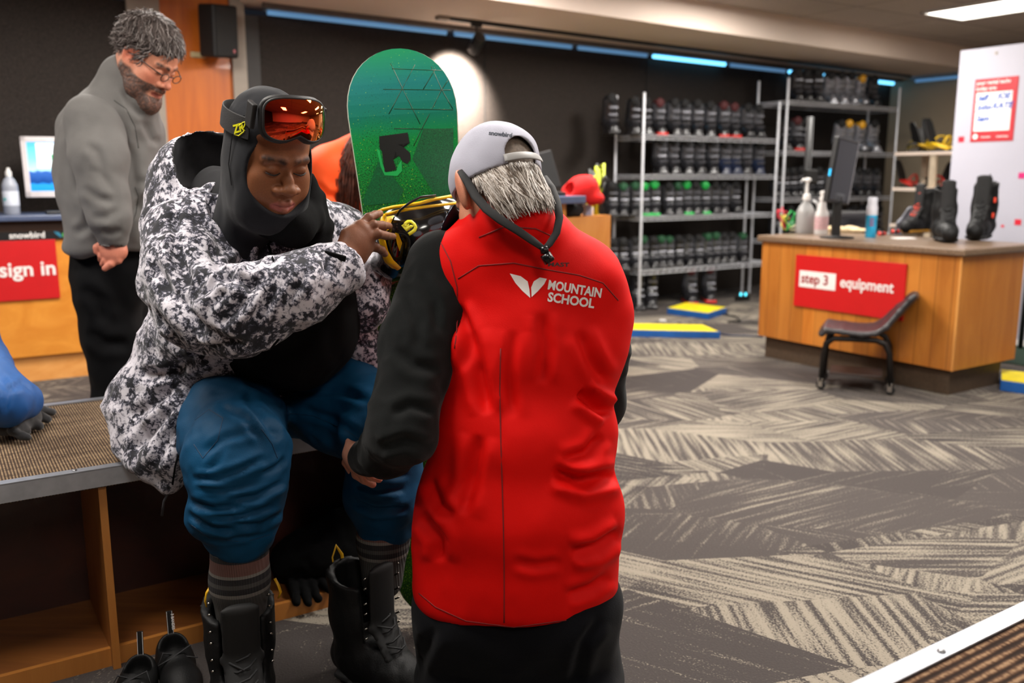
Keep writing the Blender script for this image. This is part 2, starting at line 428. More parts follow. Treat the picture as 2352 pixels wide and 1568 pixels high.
# ================================================================== carpet
def carpet():
    m, nt, b = nodes('carpet'); L = nt.links
    tc = N(nt, 'ShaderNodeTexCoord')
    mp = N(nt, 'ShaderNodeMapping'); mp.inputs['Rotation'].default_value = (0, 0, R(25)); mp.inputs['Scale'].default_value = (1.0, 2.2, 1); L.new(tc.outputs['Object'], mp.inputs['Vector'])
    v1 = N(nt, 'ShaderNodeTexVoronoi', i_Scale=.95, i_Randomness=1.0); L.new(mp.outputs[0], v1.inputs['Vector'])
    mp2 = N(nt, 'ShaderNodeMapping'); mp2.inputs['Rotation'].default_value = (0, 0, R(-50)); mp2.inputs['Location'].default_value = (3, 5, 0); mp2.inputs['Scale'].default_value = (.8, 1.9, 1); L.new(tc.outputs['Object'], mp2.inputs['Vector'])
    v2 = N(nt, 'ShaderNodeTexVoronoi', i_Scale=.8, i_Randomness=1.0); L.new(mp2.outputs[0], v2.inputs['Vector'])
    s1 = N(nt, 'ShaderNodeSeparateColor'); L.new(v1.outputs['Color'], s1.inputs[0])
    s2 = N(nt, 'ShaderNodeSeparateColor'); L.new(v2.outputs['Color'], s2.inputs[0])
    def M2(op, a, bb, c=None):
        n = N(nt, 'ShaderNodeMath', operation=op)
        for i, x in enumerate((a, bb, c)):
            if x is None: continue
            if isinstance(x, (int, float)): n.inputs[i].default_value = x
            else: L.new(x, n.inputs[i])
        return n.outputs[0]
    ssum = M2('FRACT', M2('ADD', s1.outputs[0], s2.outputs[0]), 0)
    ang = M2('MULTIPLY', M2('FLOOR', M2('MULTIPLY', ssum, 6), 0), R(30))
    rot = N(nt, 'ShaderNodeVectorRotate', rotation_type='Z_AXIS'); L.new(tc.outputs['Object'], rot.inputs['Vector']); L.new(ang, rot.inputs['Angle'])
    ms = N(nt, 'ShaderNodeMapping'); ms.inputs['Scale'].default_value = (2.6, 46, 1); L.new(rot.outputs[0], ms.inputs['Vector'])
    nz = N(nt, 'ShaderNodeTexNoise', i_Scale=1.0, i_Detail=.6, i_Roughness=.4); L.new(ms.outputs[0], nz.inputs['Vector'])
    ms2 = N(nt, 'ShaderNodeMapping'); ms2.inputs['Scale'].default_value = (150, 170, 1); L.new(rot.outputs[0], ms2.inputs['Vector'])
    n2 = N(nt, 'ShaderNodeTexNoise', i_Scale=1.0, i_Detail=1.0); L.new(ms2.outputs[0], n2.inputs['Vector'])
    big = N(nt, 'ShaderNodeTexNoise', i_Scale=1.7, i_Detail=1.0); L.new(rot.outputs[0], big.inputs['Vector'])
    thr = M2('ADD', M2('MULTIPLY', s1.outputs[1], .26), M2('MULTIPLY', big.outputs['Fac'], .30))
    thr = M2('ADD', thr, .31)
    val = M2('ADD', M2('MULTIPLY', nz.outputs['Fac'], .58), M2('MULTIPLY', n2.outputs['Fac'], .54))
    st = M2('SUBTRACT', val, thr); st = M2('MULTIPLY', M2('ADD', st, .0), 7); 
    cl = N(nt, 'ShaderNodeClamp'); L.new(st, cl.inputs[0])
    base = ramp(nt, [(0, S((54, 50, 50))), (.5, S((68, 63, 61))), (1, S((82, 76, 73)))]); L.new(M2('ADD', M2('MULTIPLY', s1.outputs[2], .5), M2('MULTIPLY', n2.outputs['Fac'], .5)), base.inputs[0])
    mx = N(nt, 'ShaderNodeMix', data_type='RGBA'); L.new(cl.outputs[0], mx.inputs[0]); L.new(base.outputs[0], mx.inputs[6]); mx.inputs[7].default_value = S((138, 130, 117))
    L.new(mx.outputs[2], b.inputs['Base Color']); b.inputs['Roughness'].default_value = .95; b.inputs['Specular IOR Level'].default_value = .15
    bp = N(nt, 'ShaderNodeBump', i_Strength=.5, i_Distance=.004); L.new(n2.outputs['Fac'], bp.inputs['Height']); L.new(bp.outputs[0], b.inputs['Normal'])
    return m
tag(MB().ubox(-5, 11.2, -4.5, 8.3, -.1, 0).build('floor', carpet()), kind='structure')

# ================================================================== walls, soffit, ceiling
SK = .07
def UB(u, w, z): return UV(u, 6.95 + w + SK*(u-2), z)
def bbox_(m, u0, u1, w0, w1, z0, z1):
    vv = [UB(u, w, z) for u in (u0, u1) for w in (w0, w1) for z in (z0, z1)]
    return m.add(vv, [(0, 1, 3, 2), (4, 6, 7, 5), (0, 4, 5, 1), (2, 3, 7, 6), (0, 2, 6, 4), (1, 5, 7, 3)])
def fabric_wall():
    m, nt, b = nodes('wall_fabric'); L = nt.links
    tc = N(nt, 'ShaderNodeTexCoord'); mp = N(nt, 'ShaderNodeMapping'); mp.inputs['Rotation'].default_value = (0, 0, -TH); mp.inputs['Scale'].default_value = (300, 300, 90); L.new(tc.outputs['Object'], mp.inputs['Vector'])
    nz = N(nt, 'ShaderNodeTexNoise', i_Scale=1.0, i_Detail=2.0); L.new(mp.outputs[0], nz.inputs['Vector'])
    r = ramp(nt, [(.3, S((32, 28, 26))), (.7, S((60, 54, 50)))]); L.new(nz.outputs['Fac'], r.inputs[0]); L.new(r.outputs[0], b.inputs['Base Color'])
    b.inputs['Roughness'].default_value = .95; b.inputs['Specular IOR Level'].default_value = .2
    return m
M_fab = fabric_wall()
M_beige = mat('painted_beige', (242, 224, 210), .8, var=.04, scale=1.2)
M_trim = mat('trim_grey', (150, 140, 128), .6, var=.06)
w = MB(); bbox_(w, -5, 1.43, 0, .1, 0, 2.47); bbox_(w, 2.2, 11.0, 0, .1, 0, 2.47); tag(w.build('wall_back', M_fab), kind='structure')
w = MB()
for u in (4.32, 6.35, 8.2): bbox_(w, u, u+.012, -.006, 0.002, 0, 2.46)
tag(w.build('trim_1', mat('panel_joint', (22, 20, 18), .9)), kind='structure')
w = MB(); bbox_(w, 2.02, 2.13, -.05, .1, 0, 2.9); tag(w.build('trim_2', M_trim, bevel=.004), kind='structure')
w = MB(); bbox_(w, 1.30, 1.52, -.05, .1, 0, 2.9); tag(w.build('trim_3', M_trim, bevel=.004), kind='structure')
w = MB(); bbox_(w, 2.13, 2.24, -.03, .1, 0, 2.46); tag(w.build('trim_4', mat('dark_jamb', (40, 37, 35), .6)), kind='structure')
M_panel = wood('orange_veneer', (170, 82, 12), (204, 108, 22), 2.2, 'Z', .4)
w = MB(); bbox_(w, 1.50, 2.04, -.02, .1, 0, 2.9); tag(w.build('door_1', M_panel), kind='structure')
# soffit box over the wall, with a cove gap for the light strip
w = MB(); bbox_(w, 2.10, 11.3, -1.25, .2, 2.54, 2.79); tag(w.build('wall_soffit', M_beige), kind='structure')
w = MB(); bbox_(w, -5, 1.35, -1.25, .2, 2.6, 2.79); tag(w.build('wall_soffit_left', M_beige), kind='structure')
w = MB(); bbox_(w, 2.24, 11.0, -.16, -.135, 2.505, 2.545); tag(w.build('trim_5', mat('cove_lip', (96, 90, 88), .6)), kind='structure')
M_cy = mat('cyan_tube', (120, 200, 255), .4, emit=((110, 200, 245), 3.4), var=0)
M_cydim = mat('cyan_tube_dim', (110, 170, 225), .4, emit=((110, 160, 205), .55), var=0)
M_fix = mat('strip_housing', (150, 170, 190), .4)
for i, (u0, u1, lit) in enumerate(((2.28, 3.9, 0), (3.95, 5.3, 0), (5.35, 6.30, 0), (6.36, 7.5, 1), (7.56, 8.55, 0), (8.6, 9.7, 1), (9.75, 10.85, 2))):
    lab = ['dim blue strip light in the cove above the dark wall, left of the spotlight', 'dim blue strip light in the cove directly behind the track spotlight', 'dim blue strip light in the cove above the left end of the shoe rack',
           'bright cyan strip light in the cove above the middle of the left wire rack', 'dim cyan strip light in the cove where the two wire racks meet', 'bright cyan strip light in the cove above the right wire rack', 'brightest cyan strip light at the right corner of the cove'][i]
    t = thing('strip_light', lab, 'strip light', UB((u0+u1)/2, -.08, 2.5), 'cove strip lights')
    w = MB(); bbox_(w, u0, u1, -.12, -.03, 2.50, 2.545); w.build('housing', M_fix, t)
    w = MB(); w.tube([UB(u0+.02, -.075, 2.485), UB(u1-.02, -.075, 2.485)], .019, 8); w.build('tube', M_cydim if lit == 0 else M_cy, t, smooth=True)
w = MB()
def side_wall_panels(): pass
w.ubox(10.9, 11.1, -4.5, 7.7, 0, 2.9); tag(w.build('wall_right', mat('side_wall_tan', (176, 160, 136), .85, var=.06, scale=2)), kind='structure')
w = MB(); w.ubox(9.55, 10.95, 5.85, 6.3, 2.54, 2.79)
t = thing('strip_light', 'cyan strip light running along the right-hand wall beside the white partition', 'strip light', UV(10.8, 6.6, 2.5), 'cove strip lights')
MB().ubox(10.76, 10.88, 4.8, 7.2, 2.5, 2.54).build('housing', M_fix, t)
q = MB(); q.tube([UV(10.8, 4.85, 2.485), UV(10.8, 7.15, 2.485)], .018, 8); q.build('tube', M_cydim, t, smooth=True)
tag(MB().ubox(-5.2, -5, -4.5, 8, 0, 2.9).build('wall_left', M_fab), kind='structure')
tag(MB().ubox(-5, 11.1, -4.7, -4.5, 0, 2.9).build('wall_front', M_beige), kind='structure')
def ceiling_mat():
    m, nt, b = nodes('ceiling_tile'); L = nt.links
    tc = N(nt, 'ShaderNodeTexCoord'); mp = N(nt, 'ShaderNodeMapping'); mp.inputs['Rotation'].default_value = (0, 0, -TH); L.new(tc.outputs['Object'], mp.inputs['Vector'])
    br = N(nt, 'ShaderNodeTexBrick', offset=0.0); br.inputs['Scale'].default_value = 1.0; br.inputs['Brick Width'].default_value = 1.2; br.inputs['Row Height'].default_value = .6; br.inputs['Mortar Size'].default_value = .012
    br.inputs['Color1'].default_value = S((196, 184, 176)); br.inputs['Color2'].default_value = S((184, 172, 166)); br.inputs['Mortar'].default_value = S((150, 138, 132)); L.new(mp.outputs[0], br.inputs['Vector'])
    nz = N(nt, 'ShaderNodeTexNoise', i_Scale=90.0, i_Detail=3.0); L.new(tc.outputs['Object'], nz.inputs['Vector'])
    mx = N(nt, 'ShaderNodeMix', data_type='RGBA', blend_type='MULTIPLY'); mx.inputs[0].default_value = .5; L.new(br.outputs[0], mx.inputs[6]); r = ramp(nt, [(.3, (.6, .6, .6)), (.6, (1.1, 1.1, 1.1))]); L.new(nz.outputs['Fac'], r.inputs[0]); L.new(r.outputs[0], mx.inputs[7])
    L.new(mx.outputs[2], b.inputs['Base Color']); b.inputs['Roughness'].default_value = .9
    return m
tag(MB().ubox(-5.2, 11.2, -4.7, 8.3, CEIL, CEIL+.1).build('ceiling', ceiling_mat()), kind='structure')

# ================================================================== track with spotlight
M_blk = mat('black_metal', (18, 18, 19), .4)
t = thing('light_track', 'long thin black lighting track fixed under the beige soffit', 'light track', UB(3.7, -.45, 2.53))
w = MB(); bbox_(w, 3.66, 10.6, -.47, -.435, 2.515, 2.54); w.build('rail', M_blk, t)
w = MB(); bbox_(w, 3.58, 3.68, -.49, -.415, 2.51, 2.54); w.build('power_feed', M_trim, t)
SPu = 3.96
s0 = UB(SPu, -.45, 2.515); s1 = UB(SPu, -.45, 2.375)
t = thing('spotlight', 'black cylindrical spotlight hanging from the ceiling track', 'spotlight', s0)
w = MB(); bbox_(w, SPu-.05, SPu+.05, -.465, -.435, 2.49, 2.516); w.build('track_adapter', M_blk, t)
w = MB(); w.tube([s0, s1], .008, 8); w.build('stem', M_blk, t, smooth=True)
aim = UB(3.98, 0, 2.05); dr = (aim-s1).normalized(); c = s1 - Vector((0, 0, .02))
Mx = frame(dr.orthogonal(), z=dr)
w = MB(); w.lathe([(.02, -.09), (.048, -.085), (.052, -.07), (.052, .075), (.048, .08), (.044, .08), (.044, .06), (.01, .06)], c, 24, Mx); w.build('lamp_head', M_blk, t, smooth=True, sharp=40)
w = MB(); w.lathe([(.001, .055), (.042, .055), (.042, .058), (.001, .058)], c, 24, Mx); w.build('lens', mat('warm_lens', (255, 240, 210), .3, emit=((255, 236, 205), 6), var=0), t)
l = bpy.data.lights.new('spot_lamp', 'SPOT'); l.energy = 1500; l.spot_size = R(88); l.spot_blend = .9; l.color = (1, .9, .8); l.shadow_soft_size = .03
o = bpy.data.objects.new('lamp', l); COL.objects.link(o); o.parent = t; o.location = (c + dr*.09) - s0; o.rotation_euler = dr.to_track_quat('-Z', 'Y').to_euler()

# ================================================================== loudspeaker on the veneer panel
t = thing('loudspeaker', 'black wall loudspeaker mounted on the orange wood panel', 'loudspeaker', UB(1.9, -.02, 2.3))
SPK = frame((math.cos(TH+R(24)), math.sin(TH+R(24)), 0), z=(.05, -.12, 1))
c = UB(1.885, -.20, 2.295)
w = MB(); w.box(c, (.22, .17, .36), SPK); w.build('cabinet', mat('speaker_black', (20, 19, 19), .6), t, bevel=.02, seg=3)
w = MB(); w.box(c + SPK @ Vector((0, -.088, 0)), (.19, .012, .33), SPK); w.build('grille', mat('speaker_grille', (30, 29, 28), .8, bump=.6, bscale=900), t, bevel=.008)
w = MB(); w.box(c + SPK @ Vector((.055, -.096, -.13)), (.016, .004, .022), SPK); w.build('badge', mat('badge_pink', (170, 90, 95), .5), t)
w = MB(); w.tube([c + SPK @ Vector((0, .08, 0)), UB(1.9, 0, 2.3)], .025, 10); w.build('bracket', M_blk, t)
w = MB(); bbox_(w, 1.72, 1.83, -.035, -.02, 2.125, 2.165); tag(w.build('wall_plate', mat('old_white', (176, 160, 120), .5), bevel=.004), 'small cream wall plate under the loudspeaker', 'wall plate')
# ================================================================== benches
M_alu = mat('aluminium', (176, 180, 188), .38, .75, var=.1, scale=30, bump=.12, bscale=60)
M_screw = mat('screw_steel', (150, 150, 152), .3, 1.0)
def rib_carpet(name, c1, c2, c3, ang, sc=270):
    m, nt, b = nodes(name); L = nt.links
    tc = N(nt, 'ShaderNodeTexCoord'); mp = N(nt, 'ShaderNodeMapping'); mp.inputs['Rotation'].default_value = (0, 0, -TH-ang); L.new(tc.outputs['Object'], mp.inputs['Vector'])
    wv = N(nt, 'ShaderNodeTexWave', i_Scale=sc/6.283*1.0, bands_direction='X'); wv.inputs['Distortion'].default_value = .25; wv.inputs['Detail'].default_value = 1; L.new(mp.outputs[0], wv.inputs['Vector'])
    ms = N(nt, 'ShaderNodeMapping'); ms.inputs['Scale'].default_value = (95, 190, 1); L.new(mp.outputs[0], ms.inputs['Vector'])
    nz = N(nt, 'ShaderNodeTexNoise', i_Scale=1.0, i_Detail=1.0); L.new(ms.outputs[0], nz.inputs['Vector'])
    m3 = N(nt, 'ShaderNodeMapping'); m3.inputs['Scale'].default_value = (5, 26, 1); L.new(mp.outputs[0], m3.inputs['Vector'])
    n3 = N(nt, 'ShaderNodeTexNoise', i_Scale=1.0, i_Detail=2.0); L.new(m3.outputs[0], n3.inputs['Vector'])
    a = N(nt, 'ShaderNodeMath', operation='MULTIPLY'); L.new(wv.outputs['Fac'], a.inputs[0]); L.new(nz.outputs['Fac'], a.inputs[1])
    a2 = N(nt, 'ShaderNodeMath', operation='MULTIPLY_ADD', i_1=.55, i_2=-.12); L.new(n3.outputs['Fac'], a2.inputs[0])
    a3 = N(nt, 'ShaderNodeMath', operation='ADD'); L.new(a.outputs[0], a3.inputs[0]); L.new(a2.outputs[0], a3.inputs[1])
    r = ramp(nt, [(.22, S(c1)), (.46, S(c2)), (.70, S(c3))]); L.new(a3.outputs[0], r.inputs[0]); L.new(r.outputs[0], b.inputs['Base Color'])
    b.inputs['Roughness'].default_value = .95; b.inputs['Specular IOR Level'].default_value = .15
    bp = N(nt, 'ShaderNodeBump', i_Strength=.7, i_Distance=.004); L.new(a.outputs[0], bp.inputs['Height']); L.new(bp.outputs[0], b.inputs['Normal'])
    return m
M_rib = rib_carpet('bench_carpet', (62, 50, 42), (104, 86, 70), (150, 128, 100), 0)
M_rib2 = rib_carpet('bench_carpet_dark', (40, 28, 22), (86, 62, 46), (140, 112, 86), R(90), 120)
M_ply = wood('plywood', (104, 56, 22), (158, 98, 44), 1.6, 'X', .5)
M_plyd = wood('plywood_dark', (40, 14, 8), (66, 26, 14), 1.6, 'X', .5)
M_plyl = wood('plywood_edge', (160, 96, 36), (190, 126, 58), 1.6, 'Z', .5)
BT = .555; BV0, BV1 = 2.36, 3.16; BU0, BU1 = -1.6, 1.16
def bench(label, u0, u1, v0, v1, z, dividers, carpetm):
    t = thing('bench', label, 'bench', UV(u0, v0, 0))
    MB().ubox(u0, u1, v0+.006, v1-.006, z-.05, z-.002).build('seat_top', carpetm, t)
    for nm, (a0, a1, b0, b1) in (('edging', (u0, u1, v0-.004, v0)), ('edging', (u0, u1, v1, v1+.004)), ('edging', (u1, u1+.004, v0, v1))):
        w = MB(); w.ubox(a0, a1, b0, b1, z-.045, z+.001)
        if b1-b0 < .01:
            s = 1 if b0 == v0-.004 else -1
            w.ubox(a0, a1, min(b0, b0+s*.03), max(b0, b0+s*.03), z-.001, z+.0025)
        e = w.build(nm, M_alu, t)
        if b1-b0 < .01:
            k = 0; x = u0+.11
            while x < u1:
                q = MB(); q.lathe([(.0065, 0), (.006, .002), (.003, .0035), (.0005, .004)], UV(x, b0+s*.017, z+.0025), 10); q.build('screw', M_screw, e, smooth=True); x += .29
    MB().ubox(u0, u1, v0+.06, v1-.02, .015, .045).build('shelf_board', M_ply, t)
    MB().ubox(u0, u1, v0+.045, v0+.06, .0, .05).build('toe_rail', M_plyl, t)
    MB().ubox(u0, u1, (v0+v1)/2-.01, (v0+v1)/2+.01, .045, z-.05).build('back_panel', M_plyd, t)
    for u in dividers:
        q = MB(); q.ubox(u, u+.019, v0+.02, (v0+v1)/2-.01, .0, z-.05); q.build('divider', M_plyl, t, bevel=.001)
    for u in (u0, u1-.019): MB().ubox(u, u+.019, v0+.02, v1-.02, 0, z-.05).build('end_panel', M_plyl, t)
    return t
bench('long carpeted bench with aluminium edging that the man in the patterned jacket sits on', BU0, BU1, BV0, BV1, BT, (-.55, .30), M_rib)
bench('corner of a dark brown carpeted bench with bright metal edging, bottom right', .55, 3.2, -.1, .72, BT, (1.4, 2.3), M_rib2)

# ================================================================== sign-in desk
M_desk = wood('desk_veneer', (196, 118, 32), (222, 148, 56), 1.6, 'X', .4)
M_lam = mat('blue_grey_laminate', (72, 84, 112), .35, var=.08)
M_red = mat('sign_red', (190, 12, 18), .45, var=.03)
M_wht = mat('sign_white', (228, 226, 224), .5, var=.02)
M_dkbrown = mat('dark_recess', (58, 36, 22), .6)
DV = 6.28; DU0, DU1 = -2.2, 1.08
t = thing('reception_desk', 'orange wood check-in desk with blue-grey top on the left', 'desk', UV(0, DV, 0))
MB().ubox(DU0, DU1, DV, DV+.7, .165, .94).build('desk_body', M_desk, t)
MB().ubox(DU0, DU1-.0, DV+.03, DV+.68, 0, .165).build('base', wood('desk_base', (206, 136, 62), (228, 164, 92), 1.6, 'X', .5), t)
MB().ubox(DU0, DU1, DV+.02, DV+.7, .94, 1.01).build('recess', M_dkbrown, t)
MB().ubox(DU0, DU1+.04, DV-.05, DV+.72, 1.01, 1.045).build('desk_top', M_lam, t, bevel=.006)
bn = MB().ubox(DU0, DU1, DV-.012, DV, .893, .945).build('banner_strip', mat('strip_black', (16, 17, 19), .4), t)
fr = -Vector((-UY, UX, 0))
def txt_room(name, body, size, u, v, z, m, parent, **kw): return place_text(name, body, size, UV(u, v, z), (UX, UY, 0), (0, 0, 1), m, parent, **kw)
txt_room('lettering', 'snowbird', .052, .42, DV-.0135, .906, M_wht, bn, bold=.02, extrude=.0008)
def wing(u, z, s, m1, m2, par, v):
    a = MB(); o = UV(u, v, z)
    a.prism([(0, .030*s), (.032*s, .022*s), (.046*s, 0), (.040*s, -.012*s), (.018*s, .006*s)], 0, .001, frame((UX, UY, 0), y=(0, 0, 1)), o); a.build('left_wing', m1, par)
    a = MB(); a.prism([(.050*s, -.010*s), (.050*s, .012*s), (.066*s, .026*s), (.096*s, .030*s), (.078*s, .004*s)], 0, .001, frame((UX, UY, 0), y=(0, 0, 1)), o); a.build('right_wing', m2, par)
wing(.665, .914, .95, mat('logo_blue', (32, 110, 138), .5), mat('logo_green', (66, 150, 66), .5), bn, DV-.0135)
t = thing('wall_sign', 'red sign lettered sign in on the front of the check-in desk', 'sign', UV(.3, DV-.01, .7))
MB().ubox(-.25, .67, DV-.014, DV-.001, .525, .892).build('sign_board', M_red, t, bevel=.001)
txt_room('lettering', 'sign in', .125, .345, DV-.0155, .675, M_wht, t, bold=.022, extrude=.001)

# monitor, bottle, keyboard on the desk
c = UV(.93, DV+.30, 0); t = thing('monitor', 'white-framed monitor with a blue landscape screen on the check-in desk', 'monitor', (c.x, c.y, 1.045))
Mm = frame((math.cos(TH-R(10)), math.sin(TH-R(10)), 0), z=(.04, -.1, 1)); o = P(45, 314, 5.84); pc = o + Mm @ Vector((.26, 0, -.19))
w = MB()
for (x, z, sx_, sz_) in ((0, .175, .52, .034), (0, -.172, .52, .040), (-.243, 0, .034, .384), (.243, 0, .034, .384)): w.box(pc + Mm @ Vector((x, 0, z)), (sx_, .03, sz_), Mm)
w.box(pc + Mm @ Vector((0, .03, 0)), (.44, .04, .30), Mm)
w.build('bezel', mat('white_plastic', (232, 226, 228), .4), t, bevel=.004)
def screen():
    m, nt, b = nodes('screen_picture'); L = nt.links; tc = N(nt, 'ShaderNodeTexCoord'); sp = N(nt, 'ShaderNodeSeparateXYZ'); L.new(tc.outputs['UV'], sp.inputs[0])
    nz = N(nt, 'ShaderNodeTexNoise', i_Scale=14.0, i_Detail=4.0); L.new(tc.outputs['UV'], nz.inputs['Vector'])
    a = N(nt, 'ShaderNodeMath', operation='MULTIPLY_ADD', i_1=.12); L.new(nz.outputs['Fac'], a.inputs[0]); L.new(sp.outputs[1], a.inputs[2])
    r = ramp(nt, [(0, S((20, 130, 210))), (.2, S((40, 140, 215))), (.24, S((22, 62, 130))), (.46, S((52, 96, 170))), (.50, S((170, 225, 240))), (.72, S((120, 205, 235))), (1, S((84, 170, 235)))]); L.new(a.outputs[0], r.inputs[0])
    L.new(r.outputs[0], b.inputs['Base Color']); L.new(r.outputs[0], b.inputs['Emission Color']); b.inputs['Emission Strength'].default_value = 1.15; b.inputs['Roughness'].default_value = .2
    return m
me = bpy.data.meshes.new('screen'); hh = [(-.228, -.154), (.228, -.154), (.228, .159), (-.228, .159)]
me.from_pydata([tuple(pc + Mm @ Vector((x, -.012, z))) for x, z in hh], [], [(0, 1, 2, 3)]); uvl = me.uv_layers.new(name='uv')
for i, q in enumerate(((0, 0), (1, 0), (1, 1), (0, 1))): uvl.data[i].uv = q
scr = link('screen', me, screen(), t)
M_scw = mat('screen_white', (240, 248, 252), .4, emit=((235, 246, 252), 1.2), var=0)
M_scg = mat('screen_green', (20, 150, 80), .4, emit=((20, 150, 80), .9), var=0)
w = MB(); w.box(pc + Mm @ Vector((.01, -.0135, .075)), (.37, .001, .155), Mm); w.build('page', M_scw, scr)
w = MB(); w.box(pc + Mm @ Vector((-.02, -.0150, .06)), (.14, .001, .046), Mm); w.build('button', M_scg, scr)
place_text('lettering', 'START', .036, pc + Mm @ Vector((-.078, -.0162, .047)), Mm.col[0], Mm.col[2], M_scw, scr, bold=.02)
w = MB(); w.box(Vector((pc.x, pc.y, 1.045+.05)) + Mm @ Vector((.02, .05, 0)), (.09, .03, .12)); w.build('neck', M_blk, t)
w = MB(); w.lathe([(.12, 0), (.12, .008), (.05, .016), (.001, .016)], (pc.x+.03, pc.y+.04, 1.045), 24); w.build('foot', M_blk, t)
w = MB(); w.box(UV(.86, DV+.07, 1.055), (.44, .13, .018), ROOM); tag(w.build('keyboard', M_blk, bevel=.004), 'black keyboard lying under the white-framed monitor', 'keyboard')
def bottle_at(p, name, label, cat, prof, m, sx=1, sy=1, rot=None, n=28):
    t = thing(name, label, cat, p); w = MB(); w.lathe(prof, p, n, rot, sx, sy); w.build('bottle_body', m, t, smooth=True, sharp=50); return t
M_clear = mat('frosted_plastic', (176, 182, 196), .25, trans=.25, var=.04)
bp_ = UV(.46, DV+.13, 1.045); t = bottle_at(bp_, 'sanitiser_bottle', 'clear plastic bottle with white cap on the check-in desk', 'bottle', [(.040, 0), (.045, .006), (.045, .17), (.043, .185), (.03, .215), (.017, .23), (.016, .245)], M_clear)
w = MB(); w.lathe([(.0185, .235), (.0185, .262), (.012, .266), (.008, .285), (.001, .286)], bp_, 20); w.build('cap', M_wht, t, smooth=True, sharp=40)
w = MB(); w.lathe([(.0457, .055), (.0460, .056), (.0460, .142), (.0457, .143)], bp_, 28); w.build('paper_label', mat('label_white', (206, 212, 224), .6), t, smooth=True)
w = MB(); w.box(bp_ + Vector((-.012, -.047, .095)), (.014, .002, .016)); w.build('teal_mark', mat('teal', (30, 150, 150), .5), t)

# ================================================================== step 3 counter
M_pine = wood('knotty_pine', (176, 104, 34), (206, 136, 58), 2.0, 'Z', .4, planks=.105, knots=True, pu=(-UY, UX))
M_stone = mat('speckled_laminate', (112, 92, 74), .35, var=.45, scale=170)
M_kick = mat('kick_board', (72, 56, 40), .7, var=.2, scale=60)
CU, CV, CE = 4.95, 2.90, 4.37
t = thing('service_counter', 'knotty pine equipment counter with speckled brown top', 'counter', UV(CU, CV, 0))
MB().ubox(CU, CU+.68, CV, CE, .157, .83).build('counter_body', M_pine, t)
MB().ubox(CU+.05, CU+.60, CV+.04, CE-.03, 0, .157).build('kick_base', M_kick, t)
MB().ubox(CU-.03, CU+.78, CV-.03, CE+.03, .828, .872).build('counter_top', M_stone, t, bevel=.012, seg=3)
w = MB(); w.ubox(CU-.006, CU+.006, CV-.006, CV+.006, .157, .83); w.build('corner_trim', wood('corner_strip', (190, 122, 54), (214, 150, 76), 2, 'Z'), t)
def txt_v(name, body, size, u, v, z, m, parent, **kw): return place_text(name, body, size, UV(u, v, z), (UY, -UX, 0), (0, 0, 1), m, parent, **kw)
t = thing('wall_sign', 'red sign lettered step 3 equipment on the pine counter', 'sign', UV(CU-.01, 3.6, .6))
MB().ubox(CU-.014, CU-.001, 3.235, 4.06, .41, .758).build('sign_board', M_red, t, bevel=.001)
b3 = MB().ubox(CU-.0165, CU-.0135, 3.73, 4.02, .545, .655).build('white_box', M_wht, t)
txt_v('lettering', 'step 3', .092, CU-.0175, 4.005, .575, mat('maroon_letters', (150, 30, 36), .5), b3, bold=.02, sx=.98)
txt_v('lettering', 'equipment', .098, CU-.0155, 3.695, .575, M_wht, t, bold=.02, sx=.92)

# ================================================================== white partition with poster
M_part = mat('partition_white', (172, 171, 183), .5, var=.03, scale=2)
PU = 6.94
tag(MB().ubox(PU, PU+.05, 2.3, 4.23, .02, 2.25).build('wall_partition', M_part, bevel=.004), kind='structure')
tag(MB().ubox(PU-.01, PU+.06, 2.3, 4.23, 0, .05).build('baseboard_right', M_wht), kind='structure')
t = thing('poster', 'red-bordered notice with handwritten blue names on the white partition', 'poster', UV(PU, 3.92, 1.8))
MB().ubox(PU-.004, PU-.0005, 3.75, 4.085, 1.545, 2.018).build('sheet', mat('poster_red', (178, 32, 42), .5), t)
MB().ubox(PU-.0055, PU-.0035, 3.785, 4.065, 1.625, 1.915).build('white_panel', M_wht, t)
txt_v('lettering', 'your rental techs', .040, PU-.0062, 4.07, 1.975, M_wht, t, bold=.02, sx=.95)
txt_v('lettering', 'today are:', .040, PU-.0062, 4.07, 1.933, M_wht, t, bold=.02)
Mink = mat('blue_ink', (20, 80, 170), .5)
for k, (s, v, z) in enumerate((('Jeff', 4.05, 1.855), ('JOE', 3.90, 1.860), ('John', 4.05, 1.785), ('KATE', 3.93, 1.79), ('Sam', 4.05, 1.70))):
    txt_v('handwriting', s, .062, PU-.0068, v, z, Mink, t, shear=.25, bold=.03)
txt_v('lettering', 'mountain        rental shop', .02, PU-.0062, 4.0, 1.575, M_wht, t, bold=.02)
w = MB(); w.lathe([(.02, 0), (.02, .001), (.001, .001)], UV(PU-.0045, 4.045, 1.585), 16, frame((0, 0, 1), z=(-UX, -UY, 0))); w.build('round_mark', M_wht, t)
M_mag = mat('red_square', (206, 24, 48), .5); M_mag2 = mat('magenta_square', (200, 24, 110), .5)
for (px, py, m_, lab) in ((2208, 320, M_mag, 'small red square sticker at the left edge of the partition beside the poster'), (2347, 403, M_mag2, 'small magenta square sticker on the partition below the poster'), (2338, 510, M_mag, 'small red square sticker low on the partition above the boots'),
                          (2303, 519, M_mag, 'tiny red sticker just right of the orange-laced boots')):
    d = P(px, py, 1) - Vector((0, 0, CAM_H)); tt = PU/(d.x*UX+d.y*UY); q = Vector((0, 0, CAM_H)) + d*tt; u_, v_ = to_uv(q); s = .024 if px != 2303 else .010
    tag(MB().ubox(PU-.003, PU-.0004, v_-s, v_+s, q.z-s*.9, q.z+s*.9).build('sticker', m_), lab, 'sticker', 'square stickers on the white partition')
